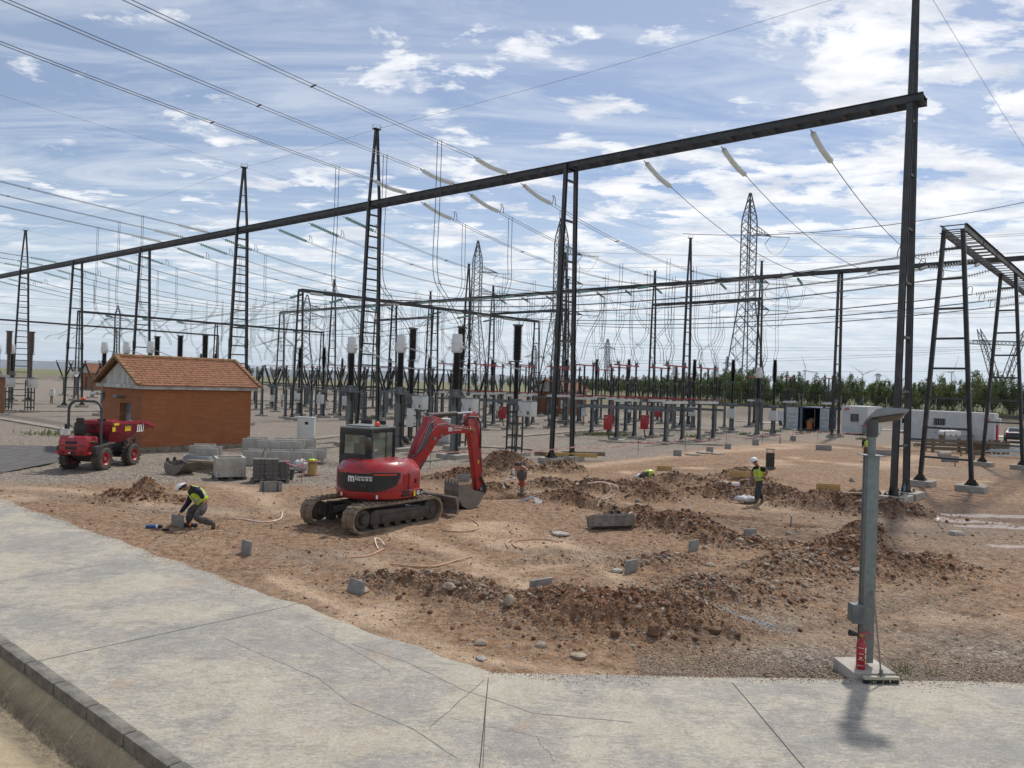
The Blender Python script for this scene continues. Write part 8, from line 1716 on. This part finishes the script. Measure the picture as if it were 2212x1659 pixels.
tag(MB().tube([At(612, 967 + 25, 28.3) - At(612, 992, 28.3), At(620, 1001, 28.4) - At(612, 992, 28.3), At(640, 1007, 28.6) - At(612, 992, 28.3), At(662, 1003, 28.8) - At(612, 992, 28.3)], .014, 4).done('red_tape', REDS, None, At(612, 992, 28.3)), 'strip of red barrier tape hanging from the paving stack', 'tape')
# precast channel pieces
CH = mat('precast_concrete', (.38, .36, .32), .85, 0, .2, 2.5, .3, 40, v2=.2)
def make_ch():
    e = empty('precast_channel', cat='concrete channel'); pr = [(-.55, 0), (.55, 0), (.55, .66), (.45, .66), (.42, .12), (-.42, .12), (-.45, .66), (-.55, .66)]
    MB().prism(pr, lambda a_, b_, c_: Vector((c_, a_, b_)), -.5, .5).done('channel', CH, e, bevel=.012); MB().lathe([(0, 0), (.02, 0), (.02, .004)], (-.2, -.551, .14), (0, -1, 0), 8).done('drain_hole', HOLE, e); return e
e0 = make_ch(); chs = []; k = 0; base_c = Gz(500, 1006); rz_c = .12
ux = Vector((math.cos(rz_c), math.sin(rz_c), 0)); uy = Vector((-ux.y, ux.x, 0))
for (i, j, lv) in [(0, 0, 0), (1.06, 0, 0), (2.12, 0, 0), (.35, 1.25, 1), (1.4, 1.25, 1), (.7, 2.5, 1), (1.75, 2.5, 1), (.35, 1.25, 0), (1.4, 1.25, 0), (2.45, 1.25, 0), (-.35, 2.5, 0), (.7, 2.5, 0), (1.75, 2.5, 0), (-.6, 2.5, 1)]:
    q = base_c + ux * (i + .95) + uy * (j + .6) + Vector((0, 0, .0 + lv * .67 * .0)); q.z = .02 + lv * .0
    q.z = .02 + lv * .36
    o = e0 if k == 0 else copy_tree(e0, q, rz_c); o.location = q; o.rotation_euler[2] = rz_c; chs.append(o); k += 1
for i, (px, py) in enumerate(((450, 996), (437, 990))): q = Gz(px, py); o = copy_tree(e0, q, .18); chs.append(o)
for o in chs: tag(o, None, 'concrete channel', 'pale U-shaped concrete channels by the hut')
orders(chs, ('pale U-shaped precast concrete channel piece', ''), 'from the left')
# timbers
tb = Gz(470, 1024); r = random.Random(9); tim = []
for k in range(14):
    lv = k // 4; o = MB().box((0, 0, 0), (r.uniform(1.1, 1.9), .16, .11)).done('timber_baulk', WOOD if k % 3 else mat('bleached_timber', (.34, .27, .19), .9, 0, .4, 6, .4, 30, stretch=(1, 6, 6)), None, (tb.x - .35 + r.uniform(-.1, .1) - lv * .05, tb.y + .3 + (k % 4) * .22, .07 + lv * .12), rz=r.uniform(-.12, .02) - .1, bevel=.008); tim.append(tag(o, None, 'timber', 'old timber baulks in a low stack'))
for k in range(5): o = MB().box((0, 0, 0), (r.uniform(.5, .9), .12, .07)).done('timber_baulk', WOOD, None, (tb.x + .15 + .14 * k, tb.y - .05 + r.uniform(-.1, .2), .05 + .05 * (k % 2)), rz=r.uniform(.3, .8)); tim.append(tag(o, None, 'timber', 'old timber baulks in a low stack'))
for i, o in enumerate(sorted(tim, key=lambda o: (round(o.location.z, 1), proj(*o.location)[0]))): o['label'] = '%s old timber baulk in the low stack, counted from the bottom left' % ordn(i)
# bundle of grey pipe coils
q = Gz(428, 1000); m_ = MB()
for k in range(7): m_.tube([(math.cos(t) * (.75 - .02 * k), math.sin(t) * .4, .06 + .045 * k + .02 * math.sin(3 * t)) for t in [2 * math.pi * i / 24 for i in range(25)]], .024, 5)
tag(m_.done('pipe_coil', mat('pipe_grey', (.33, .35, .37), .45), None, q), 'flat coil of grey pipe lying behind the timber stack', 'pipe coil'); pallet(Gz(418, 1006), .1, 'dark pallet under the coil of grey pipe')
# cable drum, big bag, bucket
q = Gz(674, 1026); DR = empty('cable_drum', q, .2, 'small wooden cable drum standing on end right of the white sack', 'cable drum'); MB().lathe([(0, 0), (.36, 0), (.36, .03), (.0, .03)], (0, 0, .0), (0, 0, 1), 20).lathe([(0, 0), (.36, 0), (.36, .03), (.0, .03)], (0, 0, .56), (0, 0, 1), 20).done('flange', mat('reddish_board', (.24, .11, .08), .9, 0, .3, 6), DR); MB().lathe([(.19, 0), (.19, .53)], (0, 0, .03), (0, 0, 1), 14).done('core', WOODL, DR)
vsn = []; r = random.Random(3); cl = MB().ball((0, 0, 0), 1, 14, 6); cl.v = [(x * .19 * (1 + .35 * math.sin(5 * y + 3 * x)), y * .15 * (1 + .3 * math.cos(4 * x)), max(z, -.1) * .06 + .05 * math.sin(9 * x) * .3) for x, y, z in cl.v]; tag(cl.done('folded_vest', VEST, None, q + Vector((0, 0, .62)), smooth=True), 'crumpled yellow safety vest lying on the cable drum', 'vest')
q = Gz(649, 1020); sk = MB().ball((0, 0, 0), 1, 20, 12); sk.v = [(x * .34 * (1 + .12 * math.sin(7 * z + 4 * y)), y * .28 * (1 + .1 * math.cos(6 * x)), (z * .5 + .5) * .56 * (1 + .08 * math.sin(8 * x))) for x, y, z in sk.v]; tag(sk.done('woven_sack', mat('white_sack', (.52, .52, .51), .8, 0, .3, 7, 1, 14), None, q, smooth=True), 'bulging white woven sack between paving stack and cable drum', 'sack')
q = Gz(626, 1035); bk_ = empty('builders_bucket', q, 0, 'black rubber bucket at the right foot of the paving stack', 'bucket'); MB().lathe([(.0, 0), (.13, 0), (.19, .36), (.2, .37), (.18, .36), (.12, .02), (0, .02)], (0, 0, 0), (0, 0, 1), 16).done('pail', mat('bucket_grey', (.07, .075, .08), .6), bk_, smooth=True); MB().tube([(math.cos(t) * .19, .0, .36 + math.sin(t) * .06) for t in [math.pi * i / 8 for i in range(9)]], .01, 5).done('handle', DARK, bk_)
q = Gz(564, 1036, .0); tag(MB().box((0, 0, .03), (.14, .1, .05)).box((.16, .03, .03), (.16, .08, .04)).done('red_wrapper', mat('red_plastic', (.55, .14, .14), .5, 0, .5, 20, col2=(.6, .5, .5)), None, q, rz=.4, bevel=.01), 'crumpled red and white wrapper on the gravel in front of the pallets', 'litter')
def can(px, py, col, rz, label, ln=.26, cap=None, r_c=.035):
    q = Gz(px, py); e = empty('spray_can', q + Vector((0, 0, r_c)), rz, label, 'spray can', 'cans lying by the stooping worker'); MB().lathe([(0, 0), (r_c * .9, 0), (r_c, .01), (r_c, ln * .75), (r_c * .8, ln * .8), (0, ln * .8)], (-ln / 2, 0, 0), (1, 0, 0), 14).done('body', col, e, smooth=True); MB().lathe([(0, 0), (r_c * .85, 0), (r_c * .8, ln * .22), (0, ln * .24)], (ln * .28, 0, 0), (1, 0, 0), 12).done('cap', cap or DARK, e, smooth=True); return e
e = can(333, 1141.5, mat('blue_can', (.03, .10, .28), .3), .12, 'blue and white marker spray can lying left of the stooping worker', .40, None, .05); MB().lathe([(.0505, 0), (.0505, .05)], (.05, 0, 0), (1, 0, 0), 14).done('white_band', SIGNW, e)
e = can(409, 1138, mat('dark_can', (.02, .02, .03), .3), .02, 'dark spray can lying between the feet of the stooping worker', .42, mat('navy_cap', (.02, .02, .08), .4), .05); MB().lathe([(.0505, 0), (.0505, .06)], (.0, 0, 0), (1, 0, 0), 14).done('orange_band', mat('orange_band', (.5, .16, .03), .5), e)
q = Gz(357, 1146); tag(MB().box((0, 0, .03), (.15, .09, .06)).done('black_block', DARK, None, q, bevel=.02), 'small black block right of the blue spray can', 'block')
# crumpled things
def lump(px, py, sx, sy, sz, mt, name, label, cat, rz=0., dz=0., seed=1):
    q = Gz(px, py, dz); b = MB().ball((0, 0, 0), 1, 18, 10); b.v = [(x * sx * (1 + .15 * math.sin(6 * y + seed)), y * sy * (1 + .15 * math.cos(5 * x + seed)), z * sz * (1 + .2 * math.sin(7 * x + 3 * y + seed))) for x, y, z in b.v]; o = b.done(name, mt, None, q + Vector((0, 0, sz * .6)), rz=rz, smooth=True); return tag(o, label, cat)
SACKW = mat('cement_sack', (.55, .55, .54), .7, 0, .25, 9, .8, 20)
o = lump(1612, 1087, .40, .24, .13, SACKW, 'cement_sack', 'full white sack with dark lettering lying before the walking worker', 'sack', -.15, .08)
text('K7', .16, 'lettering', SIGNB, o, lambda x, y: Vector((.05 + x, -.02 + y, .155 - 1.2 * (x + .05) ** 2 - y * y * 1.5)), bold=.008)
lump(1567, 1168 - 118, .12, .12, .06, SACKW, 'paper_scrap', 'small white scrap beside the blue packet', 'litter', 0, .1); lump(1210, 1156, .26, .16, .06, mat('pale_cloth', (.46, .42, .37), .9, 0, .2, 8, .6, 20), 'rag', 'crumpled pale rag on the bare earth left of the perforated bucket', 'rag', -.3); lump(1333, 1237, .14, .08, .06, MATS['pale_cloth'], 'glove', 'pale glove lying left of an upright tile', 'glove', .2)
lump(1210, 1280, .085, .055, .04, mat('yellow_glove', (.62, .60, .05), .7), 'yellow_glove', 'bright yellow glove lying on top of the middle heap', 'glove', .4, .03)
for k, (px, py, nm) in enumerate(((1498, 984, 'left'), (1520, 980, 'middle'), (1550, 982, 'right'))): lump(px, py, .5, .28, .10, mat('stone_flat', (.38, .33, .27), .9, 0, .3, 5, .6, 20), 'flat_rock', 'low pale rock in the group above the crouching worker, ' + nm, 'boulder', .2 * k, 0, k)
q = Gz(1588, 1060, .15); e = empty('mortar_packet', q, .2, 'blue and white packet lying on the heap left of the walking worker', 'packet'); MB().box((0, 0, .12), (.34, .10, .14)).done('top_half', SIGNW, e, bevel=.02); MB().box((0, -.02, .0), (.36, .12, .12)).done('bottom_half', mat('packet_blue', (.03, .08, .28), .5), e, bevel=.02)
# upright black trolley case
q = Gz(1663, 1013); TC = empty('trolley_case', q, -.1, 'dark upright box with a tubular handle standing alone on the levelled earth', 'case'); MB().box((0, 0, .50), (.40, .28, .74)).done('case', mat('dark_olive_case', (.03, .032, .022), .6, 0, .3, 6), TC, bevel=.02); MB().tube([(-.16, 0, .85), (-.16, 0, 1.05), (.16, 0, 1.05), (.16, 0, .85)], .018, 6).bar((-.24, 0, 1.06), (.24, 0, 1.06), .05).done('handle', STEEL_L, TC); MB().box((0, 0, .08), (.52, .36, .08)).done('base', STEEL_L, TC)
for k, (dx, dy, nm) in enumerate(((-.62, -.15, 'left'), (.55, .35, 'right'))):
    q = W(0, 0); q = Gz(1948, 1080) + Vector((dx * .5, dy, .3)); e = empty('water_bottle', q, 0, 'blue water bottle standing on the %s foot plate of the tallest mast' % nm, 'bottle'); MB().lathe([(0, 0), (.05, 0), (.052, .2), (.02, .27), (.018, .3)], (0, 0, 0), (0, 0, 1), 10).done('bottle', mat('bottle_blue', (.15, .32, .45), .15, 0, trans=.5), e, smooth=True); MB().lathe([(0, 0), (.02, 0), (.02, .03), (0, .03)], (0, 0, .3), (0, 0, 1), 8).done('cap', mat('cap_blue', (.02, .1, .4), .4), e)
q = Gz(1108, 1040); e = empty('clear_bottle', q + Vector((0, 0, .2)), 0, 'clear plastic bottle standing behind the soil rammer', 'bottle'); MB().lathe([(0, 0), (.05, 0), (.052, .2), (.02, .28), (.018, .31)], (0, 0, 0), (0, 0, 1), 10).done('bottle', mat('clear_plastic', (.6, .7, .72), .1, 0, trans=.6), e, smooth=True)
q = Gz(1342, 958); tag(MB().box((0, 0, .25), (.5, .03, .16), 0, Matrix.Rotation(.5, 3, 'X')).done('white_sheet', SIGNW, None, q, rz=.3), 'small white sheet lying in front of the switch posts', 'sheet')

for _o in COL.objects:
    if _o.get('label') and len(_o['label'].split()) > 16: print('LONG', _o.name, _o['label'])
